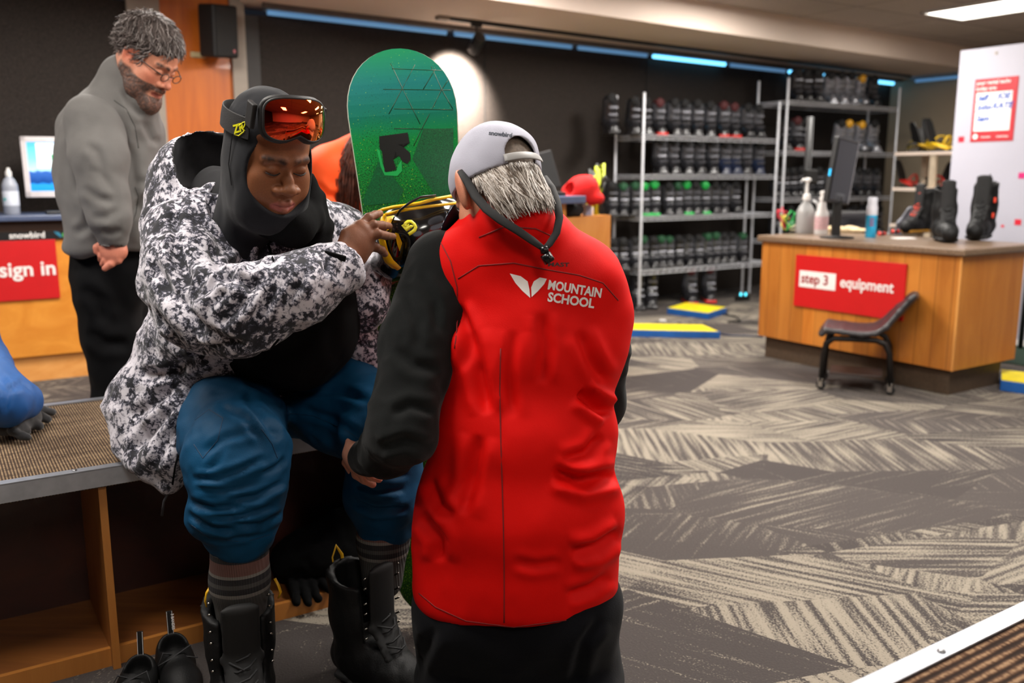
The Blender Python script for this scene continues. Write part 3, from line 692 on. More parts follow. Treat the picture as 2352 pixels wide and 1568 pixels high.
tag(MB().ubox(PU-.004, PU-.0005, 3.93, 3.95, 2.19, 2.21).build('screw_cap', M_trim), 'small grey fixing near the top of the white partition', 'fixing')

# ================================================================== rolling stool
M_ps = mat('grey_plastic_seat', (46, 44, 46), .38, var=.1)
M_st = mat('dark_steel_tube', (34, 31, 30), .35, .6)
SB = G(1960, 905, 0); sx_ = Vector((math.cos(R(-22)), math.sin(R(-22)), 0)); sy_ = Vector((-sx_.y, sx_.x, 0)); sz_ = Vector((0, 0, 1))
SO = G(1962, 899, 0) + sy_*.12
SKS = 1.13
def SP(a, b_, c_): return SO + (sx_*a + sy_*b_ + sz_*c_)*SKS
t = thing('rolling_stool', 'low dark rolling stool with plastic scoop seat in front of the counter', 'stool', SO)
f = Fld(SO+Vector((-.32, -.32, .25)), SO+Vector((.45, .36, .66)), .006)
pr = [(-.19, .295), (-.17, .318), (-.08, .312), (.02, .305), (.09, .315), (.14, .35), (.20, .43), (.255, .50), (.27, .515)]
for k in range(-6, 7):
    y = k*.026; dz = .012*(abs(k)/6)**2
    wd = 1-.06*(abs(k)/6)**3
    f.chain([SP(a*wd, y*(1 if a < .15 else .92-.15*(a-.15)), c_+dz) for a, c_ in pr], [.017]*len(pr), k=.012)
V, Q = f.mesh(); V = relax(V, Q, 3); to_mesh('seat', V, Q, M_ps, t)
for s in (-1, 1):
    w = MB(); y = s*.13
    w.tube([SP(-.17, y, .05), SP(-.165, y, .20), SP(-.155, y, .255), (SP(-.12, y, .285)), SP(0, y, .288), SP(.09, y, .288), SP(.135, y, .27), SP(.16, y, .22), SP(.175, y, .05)], .018, 12); w.build('side_frame', M_st, t, smooth=True)
for a in (-.17, .172):
    w = MB(); w.tube([SP(a, -.13, .075), SP(a, .13, .075)], .012, 10); w.build('cross_bar', M_st, t, smooth=True)
w = MB(); w.box(SP(0, .0, .09), (.30, .24, .012), Matrix((sx_, sy_, sz_)).transposed()); w.build('foot_tray', mat('tray_brown', (52, 38, 34), .6), t, bevel=.004)
for a in (-.17, .175):
    for y in (-.13, .13):
        w = MB(); yy = SP(a, y, .028); ax = (sx_*.3+sy_).normalized(); Mw = frame(ax.orthogonal(), z=ax)
        w.lathe([(.010, -.011), (.026, -.010), (.028, -.006), (.028, .006), (.026, .010), (.010, .011)], yy, 20, Mw); wh = w.build('caster_wheel', mat('rubber_black', (20, 20, 21), .6), t, smooth=True, sharp=40)
        w = MB(); q = sx_.cross(ax).normalized()
        w.box(SP(a, y, .042)+ax*.0145, (.026, .003, .05), frame(ax.cross(sz_), z=(0, 0, 1))); w.box(SP(a, y, .042)-ax*.0145, (.026, .003, .05), frame(ax.cross(sz_), z=(0, 0, 1))); w.box(SP(a, y, .064), (.028, .03, .006), frame(ax.cross(sz_), z=(0, 0, 1)))
        w.build('caster_fork', mat('caster_zinc', (170, 166, 160), .35, .9), wh, bevel=.001)

# ================================================================== small service kiosk behind the kneeling man
kd = Vector((math.sin(R(30)), math.cos(R(30)), 0)); kn = Vector((kd.y, -kd.x, 0))       # long side runs away, kn faces the camera's right
KO = P(1300, 500, 5.5); KO.z = 0
KM = frame(kd, z=(0, 0, 1))
# measured: lower wing starts at px 1300 and runs to px 1403
kr = P(1403, 488, 5.95); kr.z = 0; kdir = (kr-KO).normalized(); kl = (kr-KO).length; kback = Vector((-kdir.y, kdir.x, 0)); KF = frame(kdir, z=(0, 0, 1))
def KP(a, b_, c_): return KO + kdir*a + kback*b_ + Vector((0, 0, c_))
t = thing('service_kiosk', 'light orange wood kiosk behind the kneeling man in the red vest', 'desk', KO)
w = MB(); w.box(KP(kl/2, .3, .515), (kl, .6, 1.03), KF); w.build('low_cabinet', wood('kiosk_front', (192, 118, 44), (214, 146, 72), 1.4, 'Z', .5), t)
w = MB(); w.box(KP(-.35, .32, .56), (.70, .64, 1.12), KF); w.build('high_cabinet', M_desk, t)
w = MB(); w.box(KP(-.31, .3, 1.14), (.86, .74, .045), KF); w.build('worktop', M_lam, t, bevel=.005)
lp = KP(.03, .10, 1.163); t = thing('laptop', 'open black laptop standing on the kiosk behind the cap', 'laptop', lp)
lx = Vector((1, .12, 0)).normalized(); LF = frame(lx, z=(0, .0, 1)); LS = frame(lx, z=(-.22, .0, .97))
w = MB(); w.box(lp + Vector((-.12, 0, .012)), (.34, .24, .02), LF); w.build('base', M_blk, t, bevel=.004)
w = MB(); w.box(lp + Vector((-.145, .02, .125)), (.32, .012, .235), frame(lx, z=(-.28, .15, .95))); w.build('lid', mat('lid_black', (9, 9, 10), .6), t, bevel=.006)
# ================================================================== wire racks
M_wire = mat('rack_chrome', (206, 208, 214), .4, .45, var=.05)
SHA = (.39, .905, 1.30, 1.667); SHB = (.60, 1.056, 1.553, 2.067)
def wire_rack(label, u0, u1, v0, v1, ztop, shelves, rear=None):
    t = thing('wire_rack', label, 'shelf rack', UV(u0, v0, 0))
    for u in (u0, u1):
        for v in (v0, v1):
            w = MB(); prof = [(.018, 0), (.018, .01), (.0135, .012), (.0135, ztop), (.011, ztop+.006), (.001, ztop+.007)]
            w.lathe(prof, UV(u, v, 0), 14); w.build('post', M_wire, t, smooth=True, sharp=40)
    for z in shelves:
        w = MB()
        for v in (v0, v1):
            for dz in (0, -.035): w.tube([UV(u0, v, z+dz-.004), UV(u1, v, z+dz-.004)], .0052, 6)
            n = 44; w.tube([UV(u0+(u1-u0)*i/n, v, z-.004-(.033 if i % 2 else .002)) for i in range(n+1)], .0026, 4)
        for u in (u0, u1):
            for dz in (0, -.035): w.tube([UV(u, v0, z+dz-.004), UV(u, v1, z+dz-.004)], .0042, 6)
            n = 10; w.tube([UV(u, v0+(v1-v0)*i/n, z-.004-(.033 if i % 2 else .002)) for i in range(n+1)], .0026, 4)
        k = int((u1-u0)/.028)
        for i in range(1, k): u = u0+(u1-u0)*i/k; w.tube([UV(u, v0, z-.0024), UV(u, v1, z-.0024)], .0022, 4)
        for v in (v0+(v1-v0)*.33, v0+(v1-v0)*.67): w.tube([UV(u0, v, z-.008), UV(u1, v, z-.008)], .0032, 5)
        w.build('wire_shelf', M_wire, t)
    return t
RV = 6.55
wire_rack('chrome wire rack of dark boots, the lower, left one of two', 5.72, 7.57, RV, RV+.40, 2.045, SHA)
wire_rack('taller chrome wire rack of rental boots on the right, behind the pine counter', 7.69, 9.60, RV, RV+.40, 2.29, SHB)

# ================================================================== ski boots (one model, four liveries), toe to -y
def boot_meshes():
    f = Fld((-.07, -.18, -.01), (.07, .15, .33), .007)
    f.chain([(0, -.125, .045), (0, -.03, .055), (0, .07, .052)], [.040, .046, .045], k=.02)
    f.box((0, -.02, .016), (.044, .150, .016), rnd=.008, k=.008)
    f.chain([(0, -.02, .075), (0, .035, .115), (0, .05, .16)], [.042, .055, .055], k=.03)
    f.plane((0, 0, 0), (0, 0, -1)); V1 = f.mesh()
    g = Fld((-.08, -.08, .08), (.08, .15, .36), .007)
    g.cap((0, .048, .13), (0, .012, .285), .058, .056, k=.02)
    g.cap((0, .035, .20), (0, -.005, .34), .045, .045, op='sub', k=.01)
    g.plane((0, -.01, .305), (0, -.35, 1)); V2 = g.mesh()
    h = Fld((-.06, -.08, .12), (.06, .11, .36), .007)
    h.cap((0, .038, .16), (0, .006, .305), .047, .046); h.cap((0, .02, .24), (0, -.003, .37), .030, .032, op='sub', k=.012); h.ell((0, -.046, .30), (.034, .018, .045), k=.02); V3 = h.mesh()
    return V1, V2, V3
_B = [(relax(v, q, 2), q) for v, q in boot_meshes()]
_cb = MB()
for dz in (0, ): _cb.box((0, 0, 0), (.060, .010, .014)); _cb.box((.018, -.006, 0), (.030, .006, .018)); _cb.box((-.02, -.005, 0), (.02, .006, .010))
BUCK = _cb.build('buckle', mat('buckle_metal', (110, 110, 116), .4, .7)); BUCKME = BUCK.data; bpy.data.objects.remove(BUCK)
def ski_boot_proto(shell, cuff, liner, sole, buckm=None):
    t = thing('ski_boot', 'x', 'ski boot')
    me = []
    sh = to_mesh('shell', _B[0][0], _B[0][1], [shell, sole], t)
    z = np.array([c for c in _B[0][0][_B[0][1]].mean(1)[:, 2]]); sh.data.polygons.foreach_set('material_index', (z < .030).astype(np.int32))
    to_mesh('cuff', _B[1][0], _B[1][1], cuff, t); to_mesh('liner', _B[2][0], _B[2][1], liner, t)
    for (y, zz, tilt) in ((-.062, .125, 35), (-.012, .175, 55), (-.034, .235, 76)):
        b = bpy.data.objects.new('buckle', BUCKME); COL.objects.link(b); b.parent = t; b.location = (.012, y-.006, zz-.01); b.rotation_euler = (R(tilt-78), 0, R(8))
    return t
K1 = mat('boot_black', (30, 30, 33), .28, coat=.3); K2 = mat('boot_grey', (66, 67, 72), .3, coat=.3); K3 = mat('liner_black', (18, 18, 20), .8)
K4 = mat('boot_silver', (150, 152, 160), .22, .5, coat=.5); K5 = mat('boot_red', (190, 30, 20), .4); K6 = mat('boot_green', (20, 165, 70), .4); K7 = mat('boot_yellow', (220, 160, 20), .4); K8 = mat('liner_maroon', (70, 16, 20), .7); K9 = mat('boot_navy', (30, 38, 60), .3, coat=.3)
PRO = {'g': ski_boot_proto(K1, K2, K3, K1), 'k': ski_boot_proto(K1, K1, K3, K1), 'r': ski_boot_proto(K1, K2, K8, K5), 'n': ski_boot_proto(K9, K2, K3, K9),
       'e': ski_boot_proto(K1, K2, K6, K6), 'f': ski_boot_proto(K1, K2, mat('liner_darkgreen', (16, 70, 40), .7), K1), 's': ski_boot_proto(K4, K4, K3, K4), 'y': ski_boot_proto(K4, K4, K7, K1)}
used = set(); KID = {}
for p in PRO.values():
    KID[p.name] = kids(p)
    for c in kids(p): KID[c.name] = []
ORD = ['first', 'second', 'third', 'fourth', 'fifth', 'sixth', 'seventh', 'eighth', 'ninth', 'tenth', 'eleventh', 'twelfth', 'thirteenth', 'fourteenth', 'fifteenth', 'sixteenth']
LOOK = {'g': 'dark grey ski boot', 'k': 'black ski boot', 'r': 'dark ski boot with red sole', 'n': 'navy and grey ski boot', 'e': 'dark ski boot with bright green trim', 'f': 'dark ski boot with dull green liner', 's': 'silvery ski boot', 'y': 'silver ski boot with yellow collar'}
def put_boot(kind, u, v, z, yaw, label, grp, s=1.0):
    p = PRO[kind]
    o = p if kind not in used else copy_tree(p, None, KID)
    if kind in used: pass
    used.add(kind)
    o.location = UV(u, v, z); o.rotation_euler = (0, 0, TH+R(yaw)); o.scale = (s*1.18, s, s); tag(o, label, 'ski boot', grp)
def row(pxs, kinds, v, z, pyref, where, grp, s=1.0, dv=.19, yaw=-32):
    rnd = random.Random(int(z*100)+len(pxs))
    for i, px in enumerate(pxs):
        q = W(px, pyref, v); u, _ = to_uv(q)
        put_boot(kinds[i], u, v+dv+rnd.uniform(-.01, .015), z, yaw+rnd.uniform(-7, 7), '%s, %s from left %s' % (LOOK[kinds[i]], ORD[i], where), grp, s*1.08*rnd.uniform(.96, 1.03))
_copy0 = copy_tree
LA = 'of left rack'; LB = 'of right rack'
row([1434, 1486, 1512, 1545, 1576, 1604, 1631, 1662, 1693, 1716, 1746, 1769], 'kkkrggggrrgg', RV, SHA[3], 290, 'on top shelf '+LA, 'ski boots on the top shelf of the left rack')
row([1545, 1576, 1609, 1637, 1669, 1697, 1718, 1742, 1774], 'gggggnngn', RV, SHA[2], 370, 'on second shelf '+LA, 'ski boots on the second shelf of the left rack')
row([1436, 1462, 1489, 1510, 1531, 1563, 1584, 1605, 1626, 1650, 1670, 1692, 1716], 'kffeegfegegng'.replace('n', 'g'), RV, SHA[1], 470, 'on third shelf '+LA, 'ski boots on the third shelf of the left rack', .9)
row([1437, 1459, 1487, 1507, 1527, 1548, 1568, 1590, 1610, 1632, 1652, 1672, 1692, 1712, 1733], 'kkgfkffkggffggf', RV, SHA[0], 590, 'on lowest shelf '+LA, 'ski boots on the lowest shelf of the left rack', .86)
row([1412, 1434, 1484, 1516, 1607, 1650], 'kkkkrr', RV, 0, 700, 'on floor beneath left rack', 'ski boots on the floor under the left rack', 1.05, .14)
row([1862, 1884, 1906, 1940, 1962, 1983, 2011, 2036], 'kkksssyk', RV, SHB[3], 200, 'on top shelf '+LB, 'ski boots on the top shelf of the right rack', 1.0)
row([1830, 1860, 1882, 1962, 1983, 2010, 2037], 'krksyys', RV, SHB[2], 300, 'on second shelf '+LB, 'ski boots on the second shelf of the right rack', 1.0)
row([1815, 1833, 1852, 1872, 1892, 1912, 1935, 1958, 1980, 2001, 2022, 2044], 'kkkkkkgggggg', RV, SHB[1], 400, 'on third shelf '+LB, 'ski boots on the third shelf of the right rack', .9)
row([1818, 1846, 1872, 1900, 1925, 1990, 2020, 2046], 'kkkkkggk', RV, SHB[0], 500, 'on lowest shelf '+LB, 'ski boots on the lowest shelf of the right rack', 1.0)

# ================================================================== snowboard boots (soft), toe to -y; used on the counter, on the floor and on the seated man's feet
def sboot(root, sc=1.0, open_=0.0, lace_m=None, loop=None, body=None, sole_m=None, h=.006, shaft=.30, M=None, o=(0, 0, 0), accent=None, hooks=False):
    """parts of one soft boot under root; M, o place it; open_ spreads the shaft"""
    M = M if M is not None else Matrix.Identity(3); o = Vector(o); Mn = np.array(M); on = np.array(o)
    T = lambda V: (V*sc) @ Mn.T + on
    TP = lambda p: M @ (Vector(p)*sc) + o
    f = Fld((-.08, -.20, -.005), (.08, .16, shaft+.05), h)
    f.chain([(0, -.135, .050), (.002, -.06, .062), (0, .04, .066), (0, .085, .062)], [.044, .050, .049, .046], k=.03)
    f.chain([(0, .035, .09), (0, .050, .17), (0, .055+.0*open_, shaft)], [.058, .058+.004*open_, .062+.014*open_], k=.04)
    f.plane((0, 0, 0), (0, 0, -1))
    f.cap((0, .05, .20), (0, .055, shaft+.1), .046+.004*open_, .050+.016*open_, op='sub', k=.008)
    if open_: f.box((0, -.045, shaft*.80), (.030+.008*open_, .06, .10), rnd=.02, k=.012, op='sub')
    f.plane((0, .05, shaft-.005), (0, -.25, 1))
    V, Q = f.mesh(); V = relax(V, Q, 1); Nn = vnormals(V, Q); V = fold_noise(V, Nn, .0022, (40, 40, 30), 3)
    up = to_mesh('upper', T(V), Q, body, root)
    g = Fld((-.08, -.20, -.005), (.08, .15, .05), .006)
    g.chain([(0, -.13, .018), (.004, -.05, .018), (0, .03, .018), (0, .09, .018)], [.017]*4, side=(1, 0, 0), fl=[2.95, 2.9, 2.75], k=.01); g.plane((0, 0, .002), (0, 0, -1)); g.plane((0, 0, .030), (0, 0, 1))
    V, Q = g.mesh(); to_mesh('sole', T(V), Q, sole_m or body, root)
    g = Fld((-.06, -.12, .08), (.06, .06, shaft+.06), .006)
    g.chain([(0, -.075, .105), (0, -.030, .17), (0, -.018-.03*open_, shaft+.03)], [.012]*3, side=(1, 0, 0), fl=3.1, k=.01)
    V, Q = g.mesh(); to_mesh('tongue', T(V), Q, mat('tongue_black', (13, 13, 14), .7), root)
    w = MB(); lz = lace_m or mat('lace_black', (22, 22, 24), .7)
    n = 7
    for i in range(n):
        t = i/(n-1); y = -.082+.056*min(1, t*1.7)-.012*open_*t; z = .118+(shaft-.155)*t; ww = .026
        w.tube([TP((-ww, y+.012, z)), TP((-ww*.4, y-.006, z+.006)), TP((ww*.4, y-.007, z+.014)), TP((ww, y+.012, z+.02))], .0024*sc, 5)
        if i % 2 == 0: w.tube([TP((ww, y+.012, z)), TP((0, y-.008, z+.010)), TP((-ww, y+.012, z+.02))], .0024*sc, 5)
    w.build('laces', lz, root, smooth=True)
    if hooks:
        for s in (-1, 1):
            for i in range(6):
                z = .15+i*.024+(i//2)*.012; w = MB(); p = TP((s*(.044+.010*open_), -.018-.01*open_, z))
                w.tube([p, p+M @ Vector((s*.006, -.008, .004)), p+M @ Vector((s*.002, -.012, .008))], .0022, 6); w.build('lace_hook', mat('hook_metal', (190, 186, 178), .25, 1.0), up, smooth=True)
    if loop is not None:
        w = MB(); w.tube([TP((-.012, .112, shaft-.03)), TP((-.013, .122, shaft+.02)), TP((0, .122, shaft+.045)), TP((.013, .118, shaft+.02)), TP((.012, .110, shaft-.03))], .0045*sc, 6, flat=.45); w.build('pull_loop', loop, root, smooth=True)
    if accent is not None:
        w = MB()
        for (y, z) in ((-.02, .13), (-.005, .21)): w.box(TP((.058, y, z)), (.012, .022, .034), M)
        w.build('toggle', accent, root, bevel=.003)
    return up
MB1 = mat('soft_boot_black', (8, 8, 9), .6, bump=.3, bscale=260); MB1.node_tree.nodes['Principled BSDF'].inputs['Specular IOR Level'].default_value = .3; MB2 = mat('boot_rubber', (22, 22, 24), .7); MOR = mat('orange_lace', (226, 60, 24), .5); MYE = mat('yellow_webbing', (232, 176, 22), .5); MTAN = mat('gum_sole', (168, 118, 26), .6)
def rz(deg): a = R(deg); return Matrix(((math.cos(a), -math.sin(a), 0), (math.sin(a), math.cos(a), 0), (0, 0, 1)))
CT = .872
q = G(2192, 558, CT); q.y += .14
t = thing('snowboard_boot', 'black snowboard boot standing toe first at the front edge of the pine counter', 'snowboard boot', q); sboot(t, 1.13, 0, None, None, MB1, MB2, M=rz(-14), o=q)
q = G(2268, 552, CT); q.y += .10; q.x -= .0
t = thing('snowboard_boot', 'black snowboard boot with orange toggles at the right end of the counter', 'snowboard boot', q); sboot(t, 1.22, 0, None, MB1, MB1, MB2, M=rz(-38), o=q, accent=MOR)
q = G(2142, 540, CT); q.y += .22
t = thing('snowboard_boot', 'black snowboard boot with orange laces and tan sole behind two others', 'snowboard boot', q); sboot(t, 1.05, 0, MOR, None, MB1, MTAN, M=rz(-60), o=q)

# ================================================================== things on the counter
q = G(1848, 536, CT)
t = bottle_at(q, 'pump_jug', 'translucent jug with white pump on the left end of the counter', 'bottle', [(.066, 0), (.073, .008), (.073, .15), (.068, .17), (.05, .20), (.028, .225), (.024, .235), (.024, .245)], mat('jug_plastic', (190, 190, 190), .3, trans=.3, var=.03), 1, .8, ROOM)
w = MB(); w.lathe([(.028, .24), (.030, .243), (.026, .275), (.012, .285), (.010, .35), (.011, .37), (.025, .372), (.026, .392), (.014, .396), (.001, .397)], q, 20); w.build('pump', M_wht, t, smooth=True, sharp=40)
w = MB(); w.tube([q+Vector((0, 0, .385)), q+Vector((-.035, -.01, .388)), q+Vector((-.05, -.014, .372))], .006, 8); w.build('spout', M_wht, t, smooth=True)
w = MB(); w.tube([q+Vector((.045, 0, .235)), q+Vector((.075, -.02, .215)), q+Vector((.082, -.02, .165)), q+Vector((.072, -.01, .12))], .010, 8); w.build('handle', _M['jug_plastic'], t, smooth=True)
q = G(1885, 538, CT)
t = bottle_at(q, 'spray_bottle', 'white plastic bottle with pale red print beside the pump jug', 'bottle', [(.052, 0), (.056, .006), (.056, .14), (.05, .155), (.034, .185), (.028, .225), (.020, .232), (.020, .245)], mat('milky_plastic', (214, 210, 208), .4, var=.03), 1, .72, ROOM)
w = MB(); w.lathe([(.023, .238), (.024, .262), (.017, .266), (.016, .28), (.021, .284), (.020, .305), (.001, .308)], q, 20); w.build('cap', M_wht, t, smooth=True, sharp=40)
w = MB(); w.lathe([(.0567, .035), (.0569, .036), (.0569, .125), (.0567, .126)], q, 28, ROOM, 1, .72)
lab = w.build('paper_label', mat('pinkish_label', (206, 168, 172), .6, var=.25, scale=90), t, smooth=True)
q = G(1999, 545, CT)
t = bottle_at(q, 'aerosol_can', 'light blue aerosol spray can with white cap on the counter', 'spray can', [(.033, 0), (.035, .004), (.035, .205), (.031, .215)], mat('can_blue', (36, 160, 206), .3, var=.25, scale=22), n=24)
w = MB(); w.lathe([(.0353, .15), (.0355, .151), (.0355, .205), (.031, .216), (.031, .262), (.027, .268), (.001, .269)], q, 24); w.build('cap', mat('can_white', (214, 216, 226), .35), t, smooth=True, sharp=40)
w = MB()
for z in (.125, .105, .085): w.box(q+Vector((-.010, -.0335, z)), (.028, .004, .010))
w.build('print_bars', mat('can_print', (150, 40, 90), .5), t)
def glove_sdf(o, M, sc, h=.006, spread=1.0, curl=0.0, seed=0, flat=.45):
    """a limp work glove lying on z=0: palm and five separate fingers, fingers to -y"""
    f = Fld((-.10, -.16, -.01), (.10, .12, .07), h); U = (0, 0, 1)
    f.chain([(0, .09, .018), (0, .03, .019), (0, -.02, .017)], [.030, .036, .034], side=U, fl=flat, k=.02); f.ell((0, -.005, .018), (.042, .05, .017), k=.02)
    for i, (x, L) in enumerate(((-.033, .062), (-.011, .078), (.012, .080), (.034, .066))):
        a = (x*.9, -.04, .016); b = (x*(1+.35*spread), -.04-L*.55, .018+.012*curl); c = (x*(1+.6*spread), -.04-L, .014-.0*curl); f.chain([a, b, c], [.0125, .012, .0105], k=.008)
    f.chain([(-.036, .035, .018), (-.062, .0, .018), (-.072, -.03, .014)], [.015, .014, .012], k=.012)
    V, Q = f.mesh(); Nn = vnormals(V, Q); V = fold_noise(V, Nn, .003, (45, 45, 45), seed); V = relax(V, Q, 1); V[:, 2] = np.maximum(V[:, 2], .001)
    return (V*sc) @ np.array(M).T + np.array(o), Q
M_cream = mat('cream_leather', (206, 184, 146), .8, bump=.3)
for (px, py, a, lab, s) in ((1958, 534, 100, 'cream work glove lying on the counter against the blue spray can', 1.0), (1925, 532, 62, 'cream work glove with fingers toward the white bottle on the counter', .9)):
    q = G(px, py, CT); V, Q = glove_sdf(q, rz(a), s, seed=int(px), flat=.8); tag(to_mesh('work_glove', V, Q, M_cream), lab, 'glove')
M_rh = mat('handle_red', (206, 40, 30), .4)
for (px, py, a, lab) in ((2030, 541, 12, 'red and black screwdriver nearest the blue spray can'), (2062, 536, -8, 'red and black screwdriver nearest the snowboard boots')):
    q = G(px, py, CT)+Vector((0, 0, .014)); t = thing('screwdriver', lab, 'screwdriver', q, 'screwdrivers on the counter'); M3 = rz(a)
    P3 = lambda x, r=0: q + M3 @ Vector((x, 0, 0))
    w = MB(); w.tube([P3(-.045), P3(-.04), P3(.0), P3(.012)], [.008, .014, .014, .009], 10); w.build('handle', M_rh, t, smooth=True)
    w = MB(); w.tube([P3(-.028), P3(-.008)], .0148, 10); w.build('grip_ring', M_blk, t, smooth=True)
    w = MB(); w.tube([P3(.01), P3(.10)], .003, 8); w.build('blade', M_screw, t, smooth=True)
q = G(2075, 548, CT); tag(MB().box(q+Vector((0, 0, .003)), (.14, .09, .006), rz(5)).build('notepad', M_wht), 'flat white pad of paper by the screwdrivers on the counter', 'notepad')
# bunch of coloured lanyards hanging at the counter's left end
for k, (c, px, py, lab) in enumerate((((196, 40, 60), 1782, 470, 'red looped cord in the bunch at the left end of the counter'), ((220, 206, 80), 1790, 490, 'yellow looped cord in the bunch at the left end of the counter'), ((30, 170, 80), 1803, 485, 'green looped cord in the bunch at the left end of the counter'), ((190, 180, 150), 1815, 512, 'pale looped cord lying at the left end of the counter'))):
    b0 = G(px+14, 530, CT); b0 = Vector((b0.x, b0.y, CT+.006)); rr = random.Random(k+3); pts = []
    hgt = P(px, py, b0.y).z - CT
    for j in range(26):
        a = j/25*2*math.pi*2; pts.append(b0 + Vector((.035*math.cos(a)*(1+.2*rr.random())-.02*k*.2, .03*math.sin(a*1.0+k), max(.0, hgt*(.5+.5*math.sin(a*.75+k)))*(.6+.4*rr.random()))))
    tag(MB().tube(pts, .005, 6).build('looped_cord', mat('cord_%d' % k, c, .6), smooth=True), lab, 'cord', 'coloured cords at the counter end')
# monitor behind the counter, seen edge-on
q = UV(5.60, 4.0, CT); q = P(1925, 500, 6.05); q.z = CT
t = thing('monitor', 'tall black computer monitor turned sideways behind the pine counter', 'monitor', q)
ML = frame(Vector((.72, .69, 0)), z=(.12, 0, 1))
w = MB(); w.box(q+Vector((0, 0, .44)), (.30, .035, .42), ML); w.build('screen_housing', mat('monitor_black', (16, 16, 17), .5), t, bevel=.006)
w = MB(); w.box(q+Vector((0, 0, .44)) + ML @ Vector((-.001, -.0195, 0)), (.27, .003, .38), ML); w.build('screen', mat('dark_glass', (10, 11, 13), .12), t)
w = MB(); w.box(q+Vector((0, 0, .44)) + ML @ Vector((.153, 0, 0)), (.006, .034, .41), ML); w.build('silver_edge', mat('silver_edge', (170, 170, 176), .4), t)
w = MB(); w.box(q+Vector((0, 0, .44)) + ML @ Vector((-.152, 0, -.02)), (.004, .012, .045), ML); w.build('power_light', mat('power_blue', (20, 170, 230), .4, emit=((20, 170, 230), 1.2), var=0), t)
w = MB(); w.box(q+Vector((0, .03, .14)), (.05, .04, .26)); w.build('neck', M_blk, t); w = MB(); w.lathe([(.11, 0), (.11, .01), (.03, .018), (.001, .018)], q, 24); w.build('foot', M_blk, t)
q = P(1848, 500, 6.9); q.z = 0
t = thing('pole_stand', 'black upright pole with clamp behind the pump jug', 'stand', q); w = MB(); w.tube([q+Vector((0, 0, .02)), q+Vector((.0, 0, P(1853, 268, 6.9).z))], .028, 10); w.build('pole', M_blk, t, smooth=True); w = MB(); w.lathe([(.17, 0), (.17, .015), (.03, .025)], q, 20); w.build('foot', M_blk, t)
w = MB(); w.box(q+Vector((.02, -.03, 1.28)), (.09, .07, .10)); w.build('clamp', M_blk, t, bevel=.01)
q = P(1945, 520, 6.95); q.z = .0
t = thing('printer_stand', 'dark equipment cabinet with printer behind the counter and the cream gloves', 'cabinet', q)
w = MB(); w.box(Vector((q.x, q.y+.25, .40)), (.55, .42, .80), ROOM); w.build('cabinet_body', mat('cabinet_black', (22, 22, 24), .6), t, bevel=.01)
w = MB(); w.box(Vector((q.x, q.y+.25, .90)), (.46, .36, .22), ROOM); w.build('printer', mat('printer_black', (30, 30, 32), .45), t, bevel=.03)
w = MB(); w.box(Vector((q.x, q.y+.25, .90))+ROOM @ Vector((-.02, -.175, .03)), (.30, .01, .05), ROOM); w.build('paper_slot', mat('slot_dark', (60, 60, 64), .4), t)
# chair back behind the counter
q = P(2078, 510, 6.8)
t = thing('desk_chair', 'grey plastic chair whose back shows behind the counter by the screwdrivers', 'chair', (q.x, q.y, 0))
f = Fld(q+Vector((-.26, -.1, -.45)), q+Vector((.2, .5, .2)), .012); c = q
f.chain([c+Vector((.04, .0, .10)), c+Vector((-.01, .02, 0)), c+Vector((-.06, .05, -.22)), c+Vector((-.12, .22, -.45+.02))], [.02, .022, .022, .022], side=(.6, .8, 0), fl=5, k=.02)
V, Q = f.mesh(); to_mesh('seat_shell', V, Q, mat('grey_shell', (96, 96, 104), .35), t)
w = MB()
for (a, b) in ((-.15, .1), (.1, -.05), (-.22, .4), (.05, .4)): w.tube([Vector((q.x+a, q.y+b, .01)), Vector((q.x-.08, q.y+.17, .50))], .012, 8)
w.build('leg_frame', M_st, t, smooth=True)

# ================================================================== shelf with bindings beside the right wall
t = thing('binding_shelf', 'pale bracket shelf of bindings between the right rack and the white partition', 'shelf', UV(8.6, 5.4, 0))
for z in (1.525, 1.17, .8): MB().ubox(8.42, 8.95, 4.75, 5.75, z-.03, z).build('shelf_board', M_beige, t)
for (u, v) in ((8.45, 5.33), (8.92, 5.72), (8.92, 4.78), (8.45, 4.78)): MB().ubox(u-.02, u+.02, v-.03, v+.03, 0, 1.5).build('post', mat('cream_post', (206, 188, 164), .6), t)
def binding(root, M, o, yel, blk, sc=1.0):
    M = M.copy(); o = Vector(o); T = lambda p: o + M @ (Vector(p)*sc)
    w = MB(); w.box(T((0, 0, .012)), (.12*sc, .24*sc, .02*sc), M); w.build('base_plate', blk, root, bevel=.004)
    w = MB(); w.tube([T((-.058, -.02, .02)), T((-.062, .07, .05)), T((-.045, .125, .065)), T((0, .145, .07)), T((.045, .125, .065)), T((.062, .07, .05)), T((.058, -.02, .02))], .011*sc, 8); w.build('heel_hoop', yel, root, smooth=True)
    w = MB(); pts = [(-.05, 0), (.05, 0), (.056, .06), (.045, .16), (.03, .20), (-.03, .20), (-.045, .16), (-.056, .06)]
    w.prism([(x*sc, y*sc) for x, y in pts], -.006*sc, .006*sc, M @ frame((1, 0, 0), y=(0, .35, .94)), T((0, .135, .07))); w.build('highback', blk, root, bevel=.004)
    for (y, z) in ((.03, .12), (-.08, .09)):
        w = MB(); w.tube([T((-.06, y, .03)), T((-.055, y-.01, z*.7)), T((-.02, y-.02, z)), T((.02, y-.02, z)), T((.055, y-.01, z*.7)), T((.06, y, .03))], .012*sc, 6, flat=.4); w.build('strap', yel if y > 0 else blk, root, smooth=True)
M_yel = mat('binding_yellow', (216, 176, 20), .4); M_bb = mat('binding_black', (22, 22, 23), .4)
